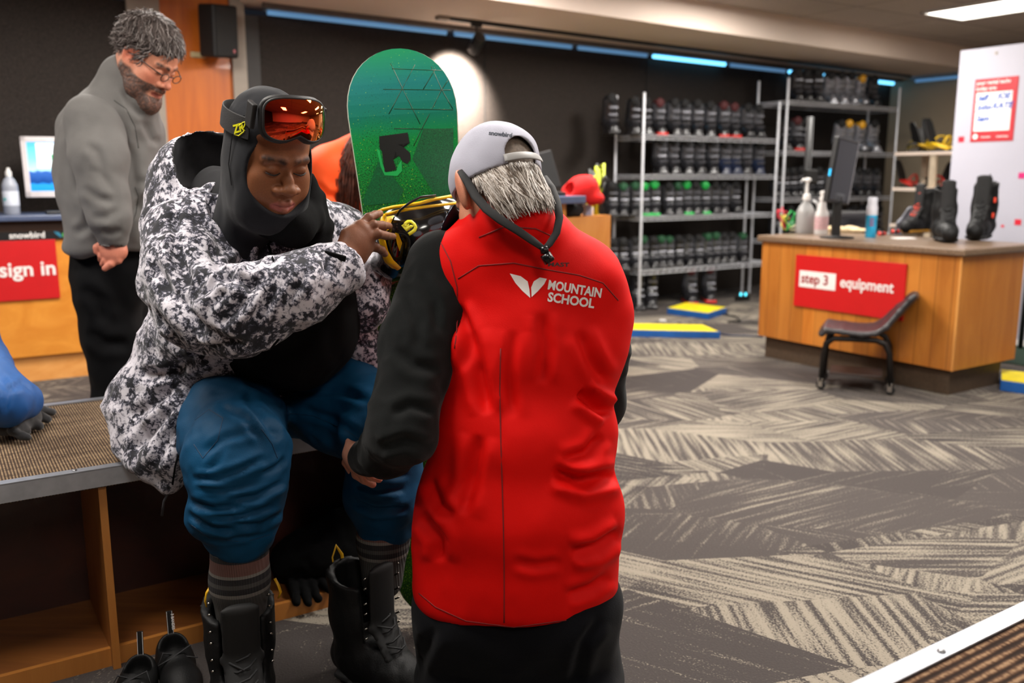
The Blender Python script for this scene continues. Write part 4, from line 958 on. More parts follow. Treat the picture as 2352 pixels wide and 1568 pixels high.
for (px, py, u, z, a, ym, sc, lab) in ((2182, 318, 8.62, 1.525, 40, M_yel, 1.25, 'black and yellow snowboard binding nearest the partition on the bracket shelf'), (2140, 325, 8.7, 1.525, 100, M_yel, 1.15, 'black and yellow snowboard binding in the middle of the bracket shelf'),
                                  (2100, 335, 8.6, 1.525, -30, mat('olive', (120, 104, 30), .5), 1.0, 'olive snowboard binding at the left end of the bracket shelf'), (2165, 300, 8.85, 1.525, 10, M_yel, 1.4, 'tall yellow binding at the back of the bracket shelf'),
                                  (2100, 440, 8.6, 1.17, 30, M_rh, 1.1, 'red and black binding on the shelf below the yellow ones'), (2150, 440, 8.6, 1.17, -60, M_rh, 1.0, 'dark binding with red straps half hidden behind the boots')):
    d = P(px, py, 1) - Vector((0, 0, CAM_H)); tt = u/(d.x*UX+d.y*UY); v_ = to_uv(d*tt)[1]; q = UV(u, v_, z)
    t = thing('snowboard_binding', lab, 'binding', q, 'bindings on the bracket shelf'); binding(t, rz(a), q, ym, M_bb, sc)

# ================================================================== foam mats, cables, floor bits
M_fb = mat('foam_blue', (12, 84, 158), .6, bump=.2, bscale=80); M_fy = mat('foam_yellow', (226, 206, 10), .6, bump=.2, bscale=80)
def foam(label, corners, h=.062):
    cs = [Vector((c.x, c.y, 0)) for c in corners]; ctr = sum(cs, Vector())/4
    t = thing('foam_mat', label, 'mat', ctr, 'blue and yellow foam pads'); w = MB()
    w.add([c for c in cs]+[c+Vector((0, 0, h*.93)) for c in cs], [(3, 2, 1, 0), (4, 5, 6, 7), (0, 1, 5, 4), (1, 2, 6, 5), (2, 3, 7, 6), (3, 0, 4, 7)]); w.build('blue_base', M_fb, t, bevel=.004)
    w = MB(); s = [c*.97+ctr*.03 for c in cs]
    w.add([c+Vector((0, 0, h*.93)) for c in s]+[c+Vector((0, 0, h)) for c in s], [(3, 2, 1, 0), (4, 5, 6, 7), (0, 1, 5, 4), (1, 2, 6, 5), (2, 3, 7, 6), (3, 0, 4, 7)]); w.build('yellow_top', M_fy, t)
a = G(1330, 771); b = G(1654, 778); foam('long blue foam pad with yellow top on the floor right of the red vest', [a, b, b+Vector((-.06, .33, 0)), a+Vector((-.06, .33, 0))])
a = G(1532, 721); b = G(1627, 734); c_ = G(1668, 720); foam('blue foam pad with yellow top tucked under the left wire rack', [a, b, c_, a+(c_-b)])
a = G(2296, 897); b = G(2420, 915); foam('blue foam pad with yellow top at the right picture edge beyond the counter', [a, b, b+Vector((.16, .32, 0)), a+Vector((.16, .30, 0))], .07)
M_cable = mat('cable_navy', (16, 28, 60), .5)
tag(MB().tube([G(1650, 768)+Vector((0, 0, .006)), G(1680, 772)+Vector((0, 0, .006)), G(1715, 773)+Vector((0, 0, .006)), G(1752, 775)+Vector((0, 0, .006))], .008, 8).build('floor_cable', M_cable, smooth=True), 'dark blue cable running from the long foam pad to the counter', 'cable')
tag(MB().tube([G(1655, 722)+Vector((0, 0, .006)), G(1690, 728)+Vector((0, 0, .006)), G(1700, 738)+Vector((0, 0, .006)), G(1672, 740)+Vector((0, 0, .006)), G(1740, 742)+Vector((0, 0, .006))], .007, 8).build('floor_cable', M_blk, smooth=True), 'black cable curling on the floor behind the counter left of its corner', 'cable')
q = G(1706, 685, .03); t = thing('power_strip', 'dark power strip with two glowing cyan lights under the rack', 'power strip', (q.x, q.y, 0))
MB().box(Vector((q.x, q.y+.02, .035)), (.16, .05, .05), rz(20)).build('strip_body', M_blk, t, bevel=.004)
for dx in (-.025, .025): MB().box(Vector((q.x+dx, q.y-.012, .075)), (.018, .012, .03)).build('indicator', mat('cyan_lamp', (90, 220, 240), .4, emit=((80, 215, 240), 2.5), var=0), t)
tag(MB().prism([(-.03, -.02), (.03, -.03), (.035, .015), (-.01, .035)], .001, .006, None, G(1521, 736)).build('paper_scrap', M_wht), 'small white paper scrap on the carpet between the foam pads', 'paper scrap')
tag(MB().box(G(2346, 840)+Vector((.4, .4, .004)), (1.1, 1.2, .008), ROOM).build('entrance_mat', mat('green_mat', (20, 46, 30), .95, bump=.4)), 'dark green mat on the floor at the foot of the partition', 'mat')
q = G(2343, 802); tag(MB().tube([q, q+Vector((0, 0, .62))], .018, 10).build('handrail_post', M_blk, smooth=True), 'thin black post at the right edge in front of the partition', 'post')

# ================================================================== things on the low wing of the kiosk
q = KP(.14, .12, 1.03); V, Q = glove_sdf(q+Vector((0, 0, .0)), rz(70), 1.35, seed=5, flat=1.0)
f = Fld((-.2, -.16, -.01), (.2, .16, .2), .01); f.ell((0, 0, .05), (.13, .10, .075), k=.02); f.ell((-.07, .02, .04), (.09, .08, .06), k=.03); f.plane((0, 0, 0), (0, 0, -1)); V, Q = f.mesh(); Nn = vnormals(V, Q); V = fold_noise(V, Nn, .012, (14, 14, 14), 8)
tag(to_mesh('cloth_bag', V+np.array(KP(.15, .12, 1.03)), Q, mat('bag_black', (20, 20, 22), .8)), 'crumpled black bag on the low wing of the kiosk', 'bag')
q = KP(.20, .30, 1.03); t = thing('knit_hat', 'bright red soft hat lying on the kiosk behind the laptop', 'hat', q)
f = Fld((-.2, -.2, -.02), (.2, .2, .3), .008); f.ell((0, 0, .12), (.125, .13, .095), frame((1, 0, .45), z=(-.45, 0, 1)), k=.01); f.ell((.07, 0, .07), (.09, .10, .05), k=.04); f.ell((-.075, -.09, .13), (.035, .06, .045), op='sub', k=.01); f.ell((0, 0, .06), (.07, .1, .09), op='sub', k=.01); f.plane((0, 0, .01), (.2, 0, -1)); V, Q = f.mesh()
V = fold_noise(V, vnormals(V, Q), .008, (12, 12, 12), 4); to_mesh('hat_shell', V+np.array(P(1332, 437, 5.75))-np.array((0, 0, .12)), Q, mat('hat_red', (206, 14, 12), .9), t)
def plantish(label, px, py, Y, n, cols, r):
    c = P(px, py, Y); o = thing('ski_straps', label, 'straps', (c.x, c.y, 1.03)); rr = random.Random(px)
    for j, cm in enumerate(cols):
        w = MB()
        for k in range(n):
            a = rr.uniform(0, 6.28); p0 = Vector((c.x, c.y, 1.03)); tip = c + Vector((r*math.cos(a)*rr.random(), .05*math.sin(a), r*rr.uniform(-.3, 1)))
            w.tube([p0+Vector((rr.uniform(-.02, .02), 0, 0)), (p0+tip)/2+Vector((rr.uniform(-.03, .03), 0, .02)), tip, tip+Vector((rr.uniform(-.03, .03), 0, -.02))], [.008, .009, .012, .006], 6)
        w.build('webbing', cm, o, smooth=True)
plantish('bundle of black and yellow-green straps standing on the kiosk beside the rack post', 1370, 400, 5.95, 7, [mat('lime', (170, 180, 30), .5), M_blk], .07)
q = KP(kl-.10, .10, 1.03); t = bottle_at(q, 'squeeze_bottle', 'small bottle with yellow top on the corner of the kiosk', 'bottle', [(.022, 0), (.024, .004), (.024, .05), (.023, .052)], M_wht, n=18); w = MB(); w.lathe([(.024, .05), (.024, .10), (.012, .115), (.001, .116)], q, 18); w.build('cap', mat('lime2', (210, 200, 20), .4), t, smooth=True, sharp=40)
q = KP(kl-.17, .08, 1.03); tag(MB().box(q+Vector((0, 0, .035)), (.05, .04, .07), rz(30)).build('small_box', mat('pale_blue', (150, 166, 200), .5), bevel=.004), 'small pale blue box on the kiosk beside the black bag', 'box')
# ================================================================== heads, hair, hands
def head_local(fat=1.0, nose=1.0, beard=0, ears=True, neck=.056, nend=(0, .055, -.22), h=.0025, skin=(110, 66, 42), lip=(120, 62, 52), brow=(20, 14, 12), beardc=(60, 48, 44), ruddy=None):
    f = Fld((-.12, -.155, -.20), (.12, .14, .14), h)
    f.ell((0, .015, .035), (.074, .095, .088), k=.02); f.ell((0, -.035, .032), (.062, .055, .056), k=.03); f.ell((0, -.035, -.03), (.060, .058, .072), k=.03)
    f.cap((0, .03, -.05), nend, neck, neck*1.08, k=.03)
    for s in (-1, 1):
        f.ell((s*.042, -.060, -.022), (.024, .022, .020), k=.02)
        f.ell((s*.038, -.050, -.058), (.034*fat, .036*fat, .036*fat), k=.025)
        f.chain([(s*.058, .012, -.050), (s*.040, -.040, -.096), (0, -.072, -.108)], [.020*fat, .021*fat, .022], k=.03)
        f.cap((s*.012, -.0925, .021), (s*.046, -.079, .020), .0085, .007, k=.012)
    f.ell((0, -.082, -.104), (.021, .018, .018), k=.02)
    if fat > 1.05: f.ell((0, -.030, -.112), (.055, .052, .034), k=.03)
    f.ell((0, -.080, -.066), (.031, .022, .028), k=.02)
    f.chain([(0, -.088, .010), (0, -.100, -.012), (0, -.112, -.031)], [.0085, .0095, .0115], k=.012)
    f.ell((0, -.1145, -.034), (.0125*nose, .0115, .0105), k=.008)
    for s in (-1, 1):
        f.ell((s*.0150*nose, -.1015, -.038), (.0092*nose, .0115, .0088), k=.006)
        f.ell((s*.0075*nose, -.108, -.0470), (.0045, .006, .0035), k=.003, op='sub')
        f.ell((s*.031, -.103, .002), (.023, .0155, .0145), k=.012, op='sub')
        f.ell((s*.031, -.0795, .001), (.0165, .0135, .0125), k=.004)
        f.chain([(s*.0165, -.0905, -.0045), (s*.030, -.0935, -.0075), (s*.045, -.0865, -.0045)], [.0012]*3, k=.002, op='sub')
        f.chain([(s*.017, -.0885, .0095), (s*.031, -.092, .0125), (s*.045, -.085, .0085)], [.0010]*3, k=.003, op='sub')
    UL = [(-.024, -.0915, -.0725), (-.009, -.1035, -.0665), (0, -.1040, -.0685), (.009, -.1035, -.0665), (.024, -.0915, -.0725)]; LL = [(-.021, -.0925, -.0755), (0, -.1030, -.0810), (.021, -.0925, -.0755)]
    f.chain(UL, [.0028, .0056, .0052, .0056, .0028], k=.005); f.chain(LL, [.0036, .0078, .0036], k=.005)
    f.chain([(-.024, -.0965, -.0735), (0, -.1115, -.0742), (.024, -.0965, -.0735)], [.0012, .0022, .0012], k=.003, op='sub')
    if ears:
        e_ = ears if ears is not True else 1.0
        for s in (-1, 1):
            f.ell((s*(.080+.012*(e_-1)*2), .010, -.004), (.0085*e_, .019*e_, .031*e_), frame((1, -s*(.35+.5*(e_-1)), 0), z=(0, .15, 1)), k=.006); f.ell((s*.079, .004, -.032), (.007, .010, .010), k=.006)
            f.ell((s*.088, .006, -.002), (.0065, .011, .019), frame((1, -s*.35, 0), z=(0, .15, 1)), k=.004, op='sub')
    if beard:
        for s in (-1, 1): f.chain([(s*.066, -.010, -.04), (s*.052, -.045, -.088), (s*.02, -.082, -.118), (0, -.088, -.120)], [.016, .022, .025, .025], k=.02)
        f.chain([(-.022, -.100, -.060), (0, -.108, -.056), (.022, -.100, -.060)], [.006, .007, .006], k=.006); f.ell((0, -.085, -.135), (.034, .026, .032), k=.02)
    V, Q = f.mesh(); V = relax(V, Q, 1, .3)
    S3 = lambda c: np.array(S(c)[:3])
    col = np.tile(S3(skin), (len(V), 1)); x, y, z = V.T
    def mix(c, w): 
        nonlocal col
        w = np.clip(w, 0, 1)[:, None]; col = col*(1-w)+S3(c)[None]*w
    if ruddy:
        for (c, r) in (((0, -.113, -.034), .016), ((.045, -.07, -.03), .024), ((-.045, -.07, -.03), .024), ((.08, .01, 0), .03), ((-.08, .01, 0), .03)): mix(ruddy, .6*np.exp(-((np.linalg.norm(V-np.array(c), axis=1)/r)**2)))
    def cd(pts):
        d = np.full(len(V), 9.0)
        for a, b in zip(pts[:-1], pts[1:]):
            a = np.array(a); b = np.array(b); ba = b-a; t = np.clip((V-a) @ ba/(ba @ ba), 0, 1); d = np.minimum(d, np.linalg.norm(V-a-t[:, None]*ba, axis=1))
        return d
    mix(lip, 1-(np.minimum(cd(UL)-.0055, cd(LL)-.0075))/.002)
    n = fbm(V*np.array((260, 260, 260)), 2, 4)
    for s in (-1, 1):
        mix(brow, (1-(cd([(s*.013, -.098, .022), (s*.030, -.100, .0275), (s*.050, -.080, .0245)])-.0035)/.006)*(.85+.25*n)*.85)
        mix((12, 9, 8), (1-(cd([(s*.0165, -.0905, -.0050), (s*.030, -.0935, -.0080), (s*.045, -.0865, -.0050)])-.0012)/.0012)*.9)
    if beard:
        m = np.clip((-.030-z-.9*np.maximum(0, -.02-y)*(z > -.045)*.6)/.010, 0, 1)*np.clip((.035-y)/.012, 0, 1)*np.clip((np.abs(x)-(.026+.25*np.maximum(0, -z-.05)))/.010+(z < -.086)*12+((z < -.050) & (z > -.064) & (y < -.085))*12, 0, 1)
        mix(beardc, m*(.95+.3*n)*(1-np.clip(1-(np.minimum(cd(UL)-.004, cd(LL)-.006))/.002, 0, 1))); V = V+vnormals(V, Q)*(np.clip(m, 0, 1)*.0016*n)[:, None]
    return V, Q, col
def place_pts(V, M, o, s=1.0): return (V*s) @ np.array(M).T + np.array(o)
def HM(yaw, pitch, roll=0): return Matrix.Rotation(R(yaw), 3, 'Z') @ Matrix.Rotation(R(pitch), 3, 'X') @ Matrix.Rotation(R(roll), 3, 'Y')
def skin_hand(f, wrist, palm, fingers, thumb=None, wr=.026, pr=.021, pf=1.9, side=None, fr=.0092):
    """palm spans wrist to knuckles; fingers: lists of points from knuckle to tip"""
    kn = sum((Vector(g[0]) for g in fingers), Vector())/len(fingers)
    f.cap(wrist, palm, wr, wr, k=.015, side=side, fl=1.35); f.cap(palm, kn, pr, pr*.85, k=.02, side=side, fl=pf)
    for g in fingers:
        rs = [fr*1.22, fr*1.12, fr*1.0, fr*.86][:len(g)]; f.cap(palm*.35+Vector(g[0])*.65, g[0], pr*.72, rs[0]*1.12, k=.012); f.chain(g, rs, k=.004)
    if thumb: f.cap(palm, thumb[0], pr*.9, .0135, k=.015); f.chain(thumb, [.0135, .0118, .0105][:len(thumb)], k=.005)
def tint(V, base, spots):
    col = np.tile(np.array(S(base)[:3]), (len(V), 1))
    for c, pts, r in spots:
        for p in pts: w = np.exp(-(np.linalg.norm(V-np.array(p), axis=1)/r)**2)[:, None]; col = col*(1-w)+np.array(S(c)[:3])*w
    return col
def merge(parts):
    Vs, Qs, Cs = [], [], []; n = 0
    for V, Q, C in parts: Vs.append(V); Qs.append(Q+n); Cs.append(C); n += len(V)
    return np.concatenate(Vs), np.concatenate(Qs), np.concatenate(Cs)
def strands(name, starts, m, parent, M, o, s, cen, rad, comb, n=7, w=.0011, cols=None, seed=1, lift=.004, gravity=0.0, frizz=.25, lexp=.7):
    """hair: tapered strands that start on a skull ellipsoid and run over it along comb(p)"""
    rnd = np.random.RandomState(seed); vs_, fs, cc = [], [], []; cen = np.array(cen); rad = np.array(rad); Mn = np.array(M)
    for k, (p, L) in enumerate(starts):
        p = np.array(p, float); st = L/(n-1); d0 = rnd.randn(3)*frizz; pts = []; lf = lift*(.4+rnd.rand())
        for i in range(n):
            q = (p-cen)/rad; r = np.linalg.norm(q)
            nn = q/rad; nn /= np.linalg.norm(nn)
            lvl = 1+lf*(i/(n-1))**lexp/rad.mean()
            if r < lvl: p = cen+(p-cen)*(lvl/r)
            pts.append(p.copy()); d = np.array(comb(p))+d0*.5+rnd.randn(3)*frizz*.35; d -= nn*max(0, d @ nn)*.7*(1-gravity); d /= np.linalg.norm(d); p = p+d*st
        pts = np.array(pts); c = cols[rnd.randint(len(cols))]; c = np.array(S(c)[:3])*rnd.uniform(.75, 1.2); b = len(vs_)
        for i in range(n):
            t = pts[min(i+1, n-1)]-pts[max(i-1, 0)]; t /= np.linalg.norm(t)+1e-9; a = np.cross(t, (pts[i]-cen)); a /= np.linalg.norm(a)+1e-9; bb = np.cross(t, a); ww = w*(1-.75*(i/(n-1))**2)*(.6 if i == 0 else 1)
            for (ca, cb) in ((1, 0), (-.5, .8), (-.5, -.8)): vs_.append(pts[i]+(a*ca+bb*cb)*ww); cc.append(c)
        for i in range(n-1):
            for j in range(3): fs.append((b+i*3+j, b+i*3+(j+1) % 3, b+(i+1)*3+(j+1) % 3, b+(i+1)*3+j))
    V = place_pts(np.array(vs_), M, o, s); return to_mesh(name, V, np.array(fs), m, parent, col=np.array(cc))
def lashes(M, o, s, parent, c=(16, 10, 8)):
    w = MB()
    for q in (-1, 1):
        w.tube([o+(M @ Vector(p))*s for p in ((q*.0150, -.0905, -.0040), (q*.022, -.0935, -.0062), (q*.030, -.0947, -.0075), (q*.038, -.0925, -.0066), (q*.046, -.0870, -.0040))], [.0007, .0014, .0017, .0015, .0008], 6)
    return w.build('eyelashes', mat('lash_dark', c, .7), parent, smooth=True)
M_skin = attr_mat('skin_map', .52, .22, 420, .0, .35); M_hair = attr_mat('hair_map', .5, .1, 300)
def sd_poly(px, poly):                                              # signed distance (negative inside) in the polygon's own units
    poly = np.array(poly, float); d = np.full(len(px), 1e9); ins = np.zeros(len(px), bool); n = len(poly)
    for i in range(n):
        a, b = poly[i], poly[(i+1) % n]; ba = b-a; t = np.clip((px-a) @ ba/(ba @ ba), 0, 1); d = np.minimum(d, np.linalg.norm(px-a-t[:, None]*ba, axis=1))
        c = ((a[1] > px[:, 1]) != (b[1] > px[:, 1])) & (px[:, 0] < (b[0]-a[0])*(px[:, 1]-a[1])/(b[1]-a[1]+1e-12)+a[0]); ins ^= c
    return np.where(ins, -d, d)
def carve(f, poly, scale, front, k=.008, keep_behind=True):
    """open a garment: removes what lies inside the outline seen from the front, only ahead of the given plane (point, normal)"""
    q = f._sub(f.lo, f.lo+f.n*f.h); pts = q[1].reshape(-1, 3); m = np.abs(f.F[q[0]].reshape(-1)) < .35; o, n = front; n = np.array(n, float); n /= np.linalg.norm(n)
    dpl = -((pts-np.array(o)) @ n); d = np.full(len(pts), 1.0); idx = np.where(m & (dpl < .05))[0]
    pr = proj(pts[idx])[:, :2]; d[idx] = sd_poly(pr, poly)/scale
    d = np.maximum(d, dpl).reshape(f.F[q[0]].shape); f._comb(q[0], d, k, 'sub')

# ------------------------------------------------------------------ cloth materials
def camo_mat():
    m, nt, b = nodes('white_floral_print'); L = nt.links; tc = N(nt, 'ShaderNodeTexCoord')
    nd = N(nt, 'ShaderNodeTexNoise', i_Scale=40.0, i_Detail=3.0); L.new(tc.outputs['Object'], nd.inputs['Vector'])
    mx = N(nt, 'ShaderNodeMix', data_type='RGBA', blend_type='LINEAR_LIGHT'); mx.inputs[0].default_value = .045; L.new(tc.outputs['Object'], mx.inputs[6]); L.new(nd.outputs['Color'], mx.inputs[7])
    v1 = N(nt, 'ShaderNodeTexVoronoi', i_Scale=36.0); L.new(mx.outputs[2], v1.inputs['Vector'])
    n1 = N(nt, 'ShaderNodeTexNoise', i_Scale=95.0, i_Detail=6.0, i_Roughness=.78, i_Distortion=.7); L.new(tc.outputs['Object'], n1.inputs['Vector'])
    n2 = N(nt, 'ShaderNodeTexNoise', i_Scale=9.0, i_Detail=2.0); L.new(tc.outputs['Object'], n2.inputs['Vector'])
    a = N(nt, 'ShaderNodeMath', operation='MULTIPLY_ADD', i_1=-.42, i_2=.302); L.new(v1.outputs['Distance'], a.inputs[0])
    a2 = N(nt, 'ShaderNodeMath', operation='ADD'); L.new(a.outputs[0], a2.inputs[0]); L.new(n1.outputs['Fac'], a2.inputs[1])
    a3 = N(nt, 'ShaderNodeMath', operation='MULTIPLY_ADD', i_1=.5, i_2=-.25); L.new(n2.outputs['Fac'], a3.inputs[0])
    a4 = N(nt, 'ShaderNodeMath', operation='ADD'); L.new(a2.outputs[0], a4.inputs[0]); L.new(a3.outputs[0], a4.inputs[1])
    r = ramp(nt, [(.48, S((26, 26, 33))), (.56, S((76, 77, 92))), (.62, S((176, 172, 182))), (.70, S((206, 202, 210)))]); L.new(a4.outputs[0], r.inputs[0]); L.new(r.outputs[0], b.inputs['Base Color'])
    b.inputs['Roughness'].default_value = .75; b.inputs['Sheen Weight'].default_value = .2
    return m
M_camo = camo_mat(); M_lining = mat('jacket_lining', (26, 25, 28), .8, var=.5, scale=30)
M_bala = mat('balaclava_cloth', (25, 26, 30), .8, bump=.25, bscale=700, sheen=.08); M_shirt = mat('black_shirt', (8, 8, 9), .9, bump=.2, bscale=300)
M_bluep = mat('blue_snow_pants', (9, 64, 98), .6, bump=.25, bscale=500, var=.14, scale=8); M_seam = mat('blue_seam', (10, 44, 74), .7)
M_vest = mat('red_softshell', (220, 8, 3), .7, bump=.15, bscale=500, var=.04, scale=6); M_vseam = mat('red_seam', (130, 10, 10), .7)
M_fleece = mat('charcoal_fleece', (23, 25, 25), .95, bump=.35, bscale=500, sheen=.06); M_grey = mat('grey_fleece', (110, 108, 106), .9, bump=.3, bscale=300, sheen=.08, var=.06)
M_trs = mat('black_trousers', (9, 9, 11), .9, bump=.2, bscale=300); M_navyt = mat('dark_navy_trousers', (11, 12, 17), .95, bump=.35, bscale=400, sheen=.04)
for _n in ('black_shirt', 'blue_snow_pants', 'red_softshell', 'charcoal_fleece', 'grey_fleece', 'black_trousers', 'dark_navy_trousers', 'balaclava_cloth'): _M[_n].node_tree.nodes['Principled BSDF'].inputs['Specular IOR Level'].default_value = .16
M_camo.node_tree.nodes['Principled BSDF'].inputs['Specular IOR Level'].default_value = .25
def garment(name, f, m, parent, noise=(), lines=(), it=1, ridge=()):
    V, Q = f.mesh(); V = relax(V, Q, it)
    for amp, s, seed in noise: V = fold_noise(V, vnormals(V, Q), amp, s, seed)
    for amp, s, seed in ridge: V = ridged(V, vnormals(V, Q), amp, s, seed)
    if lines: V = folds(V, vnormals(V, Q), lines); V = relax(V, Q, 1, .3)
    return to_mesh(name, V, Q, m, parent)
def surf_tube(name, pxs, target, r, m, parent, lift=.0, n=6, flat=.5, sub=5):   # a seam, zip or strap that follows a cloth surface
    t = bvh(target); cam = Vector((0, 0, CAM_H)); pts = []
    for (a, b) in zip(pxs[:-1], pxs[1:]):
        for i in range(sub):
            px = a[0]+(b[0]-a[0])*i/sub; py = a[1]+(b[1]-a[1])*i/sub; d = (P(px, py, 1)-cam).normalized(); h = t.ray_cast(cam, d)
            if h[0] is not None: pts.append(h[0]-d*lift)
    px, py = pxs[-1]; d = (P(px, py, 1)-cam).normalized(); h = t.ray_cast(cam, d)
    if h[0] is not None: pts.append(h[0]-d*lift)
    if len(pts) < 2: return None
    return MB().tube(pts, r, n, flat=flat, up=(0, -1, .2)).build(name, m, parent, smooth=True)
def surf_pt(px, py, target, lift=0.0):
    cam = Vector((0, 0, CAM_H)); d = (P(px, py, 1)-cam).normalized(); h = bvh(target).ray_cast(cam, d)
    return (h[0]-d*lift) if h[0] is not None else None
def surf_text(name, body, p0, p1, hpx, target, m, parent, lift=.0012, yshift=0, **kw):   # lettering laid on cloth between two photo points
    me = text_mesh(body, 1.0, extrude=0, **kw); xs = [v.co.x for v in me.vertices]; w = max(xs); p0 = Vector(p0); p1 = Vector(p1); ex = (p1-p0)/w; ey = Vector((-(p1-p0).y, (p1-p0).x)).normalized()*-1
    ey = Vector(((p1-p0).y, -(p1-p0).x)).normalized()
    subdiv_mesh(me, maxlen=.12); last = None
    for v in me.vertices:
        q = p0 + ex*v.co.x + ey*(v.co.y*hpx/.72); s = surf_pt(q.x, q.y, target, lift)
        last = s if s is not None else last
        v.co = last if last is not None else surf_near(p0, p1, target)
    return link(name, me, m, parent)
def surf_near(p0, p1, target):
    for k in range(11):
        s = surf_pt(p0.x+(p1.x-p0.x)*k/10, p0.y+(p1.y-p0.y)*k/10, target)
        if s is not None: return s
    return P(p0.x, p0.y, 2.0)
def surf_poly(name, poly, target, m, parent, lift=.0012, maxpx=8, order=None):
    bm = bmesh.new(); vv = [bm.verts.new((x, y, 0)) for x, y in poly]; bm.faces.new(vv); bmesh.ops.triangulate(bm, faces=bm.faces)
    for _ in range(6):
        es = [e for e in bm.edges if e.calc_length() > maxpx]
        if not es: break
        bmesh.ops.subdivide_edges(bm, edges=es, cuts=1); bmesh.ops.triangulate(bm, faces=[f for f in bm.faces if len(f.verts) > 3])
    last = None; bad = []
    for v in bm.verts:
        s = surf_pt(v.co.x, v.co.y, target, lift)
        if s is not None: v.co = s
        else: bad.append(v)
    bmesh.ops.delete(bm, geom=bad, context='VERTS')
    me = bpy.data.meshes.new(name); bm.to_mesh(me); bm.free(); return link(name, me, m, parent)
U3 = (UX, UY, 0)
# ================================================================== A: the seated man in the patterned jacket
HA = P(616, 352, 1.95); MA = HM(41, 25)
A = thing('person', 'seated man in white-patterned snow jacket with mirrored goggles on his forehead, reaching for a binding', 'person', (HA.x, 2.4, 0))
V, Q, C = head_local(fat=1.09, nose=1.3, ears=False, neck=.054, skin=(132, 82, 53), lip=(158, 88, 80), brow=(44, 26, 18)); Vh = place_pts(V, MA, HA)
# right hand, its back to the camera, fingers on the binding
w0, pm = P(787, 602, 1.915), P(815, 562, 1.945)
fing = [[P(824, 522, 1.965), P(846, 500, 1.985), P(862, 493, 2.015), P(873, 490, 2.04)], [P(838, 530, 1.955), P(858, 516, 1.965), P(878, 517, 2.00), P(894, 519, 2.045)],
        [P(844, 545, 1.955), P(868, 537, 1.960), P(886, 541, 1.995), P(903, 543, 2.04)], [P(842, 566, 1.960), P(862, 567, 1.970), P(876, 574, 2.00), P(884, 583, 2.035)]]
f = Fld(P(735, 640, 1.85)-Vector((.03, .06, .03)), P(925, 460, 2.05)+Vector((.03, .08, .04)), .0026)
f.cap(P(750, 628, 1.90), w0, .031, .029, k=.02, side=(0, 0, 1), fl=1.15)
skin_hand(f, w0, pm, fing, [P(838, 540, 2.01), P(862, 528, 2.05), P(880, 522, 2.075)], wr=.027, pr=.0225, pf=1.75, side=tuple((P(824, 522, 1.96)-P(842, 566, 1.96)).normalized()), fr=.0092)
V2, Q2 = f.mesh(); V2 = relax(V2, Q2, 1, .4); nl = [g[3]-Vector((0, .006, -.003)) for g in fing]
C2 = tint(V2, (124, 78, 54), [((176, 126, 104), nl, .0055), ((84, 52, 36), [g[1] for g in fing], .007)])
# left hand, on the far edge of the board
wl, pl_ = P(862, 640, 2.30), P(880, 620, 2.33)
fl_ = [[P(893+i*2, 600+i*13, 2.345), P(905+i*2, 598+i*13, 2.342), P(915, 597+i*13, 2.336)] for i in range(4)]
f = Fld(P(800, 690, 2.2)-Vector((.05, .08, .05)), P(940, 560, 2.4)+Vector((.03, .05, .04)), .004); skin_hand(f, wl, pl_, fl_, [P(880, 600, 2.32), P(890, 590, 2.32)], wr=.027, side=(0, 0, 1)); V3, Q3 = f.mesh(); C3 = tint(V3, (112, 70, 48), [])
# trunk, arms and legs under the clothes
pel, mid, chs = P(600, 875, 2.43), P(600, 740, 2.33), P(592, 620, 2.22); shR, shL = P(432, 548, 2.06), P(762, 548, 2.30)
f = Fld((-1.35, 1.55, -.02), (-.1, 2.8, 1.35), .016)
f.chain([pel, mid, chs, P(590, 500, 2.10)], [.12, .12, .13, .06], side=U3, fl=1.25, k=.04); f.cap(P(590, 510, 2.1), HA, .05, .05); f.chain([shR, P(455, 700, 1.93), P(787, 602, 1.915)], [.05, .045, .026]); f.chain([shL, P(812, 690, 2.24), P(862, 640, 2.30)], [.05, .045, .026]); f.cap(shR, shL, .06)
kR, kL = P(543, 1040, 1.93), P(882, 980, 2.14)
aR, aL = P(556, 1480, 1.975), P(874, 1400, 2.15)
f.chain([P(530, 890, 2.38), kR, aR], [.08, .055, .032]); f.chain([P(680, 890, 2.48), kL, aL], [.08, .055, .032]); V4, Q4 = f.mesh(); C4 = tint(V4, (112, 70, 48), [])
bV, bQ, bC = merge([(Vh, Q, C), (V2, Q2, C2), (V3, Q3, C3), (V4, Q4, C4)])
to_mesh('body', bV, bQ, M_skin, A, col=bC)

lashes(MA, HA, 1.0, bpy.data.objects[[c.name for c in kids(A)][-1]])
# balaclava
f = Fld((-.13, -.14, -.26), (.13, .16, .15), .003)
f.ell((0, .018, .036), (.082, .104, .097), k=.02); f.ell((0, -.022, -.035), (.084, .090, .090), k=.04); f.ell((0, -.036, -.098), (.081, .077, .068), k=.03); f.cap((0, .03, -.05), (0, .06, -.25), .068, .072, k=.05)
f.ell((0, -.115, -.006), (.084, .112, .086), k=.006, op='sub')
f.ell((0, -.02, -.0), (.05, .06, .08), k=.0, op='sub')
V, Q = f.mesh(); V = relax(V, Q, 1); V = fold_noise(V, vnormals(V, Q), .0016, (30, 30, 14), 5)
bal = to_mesh('balaclava', place_pts(V, MA, HA), Q, M_bala, A)
w = MB(); w.tube([HA+MA @ Vector(p) for p in ((-.075, -.02, .090), (-.088, -.005, .04), (-.0905, -.012, -.02), (-.0865, -.030, -.06))], .0012, 5); w.build('seam', mat('dark_seam', (24, 24, 27), .8), bal)

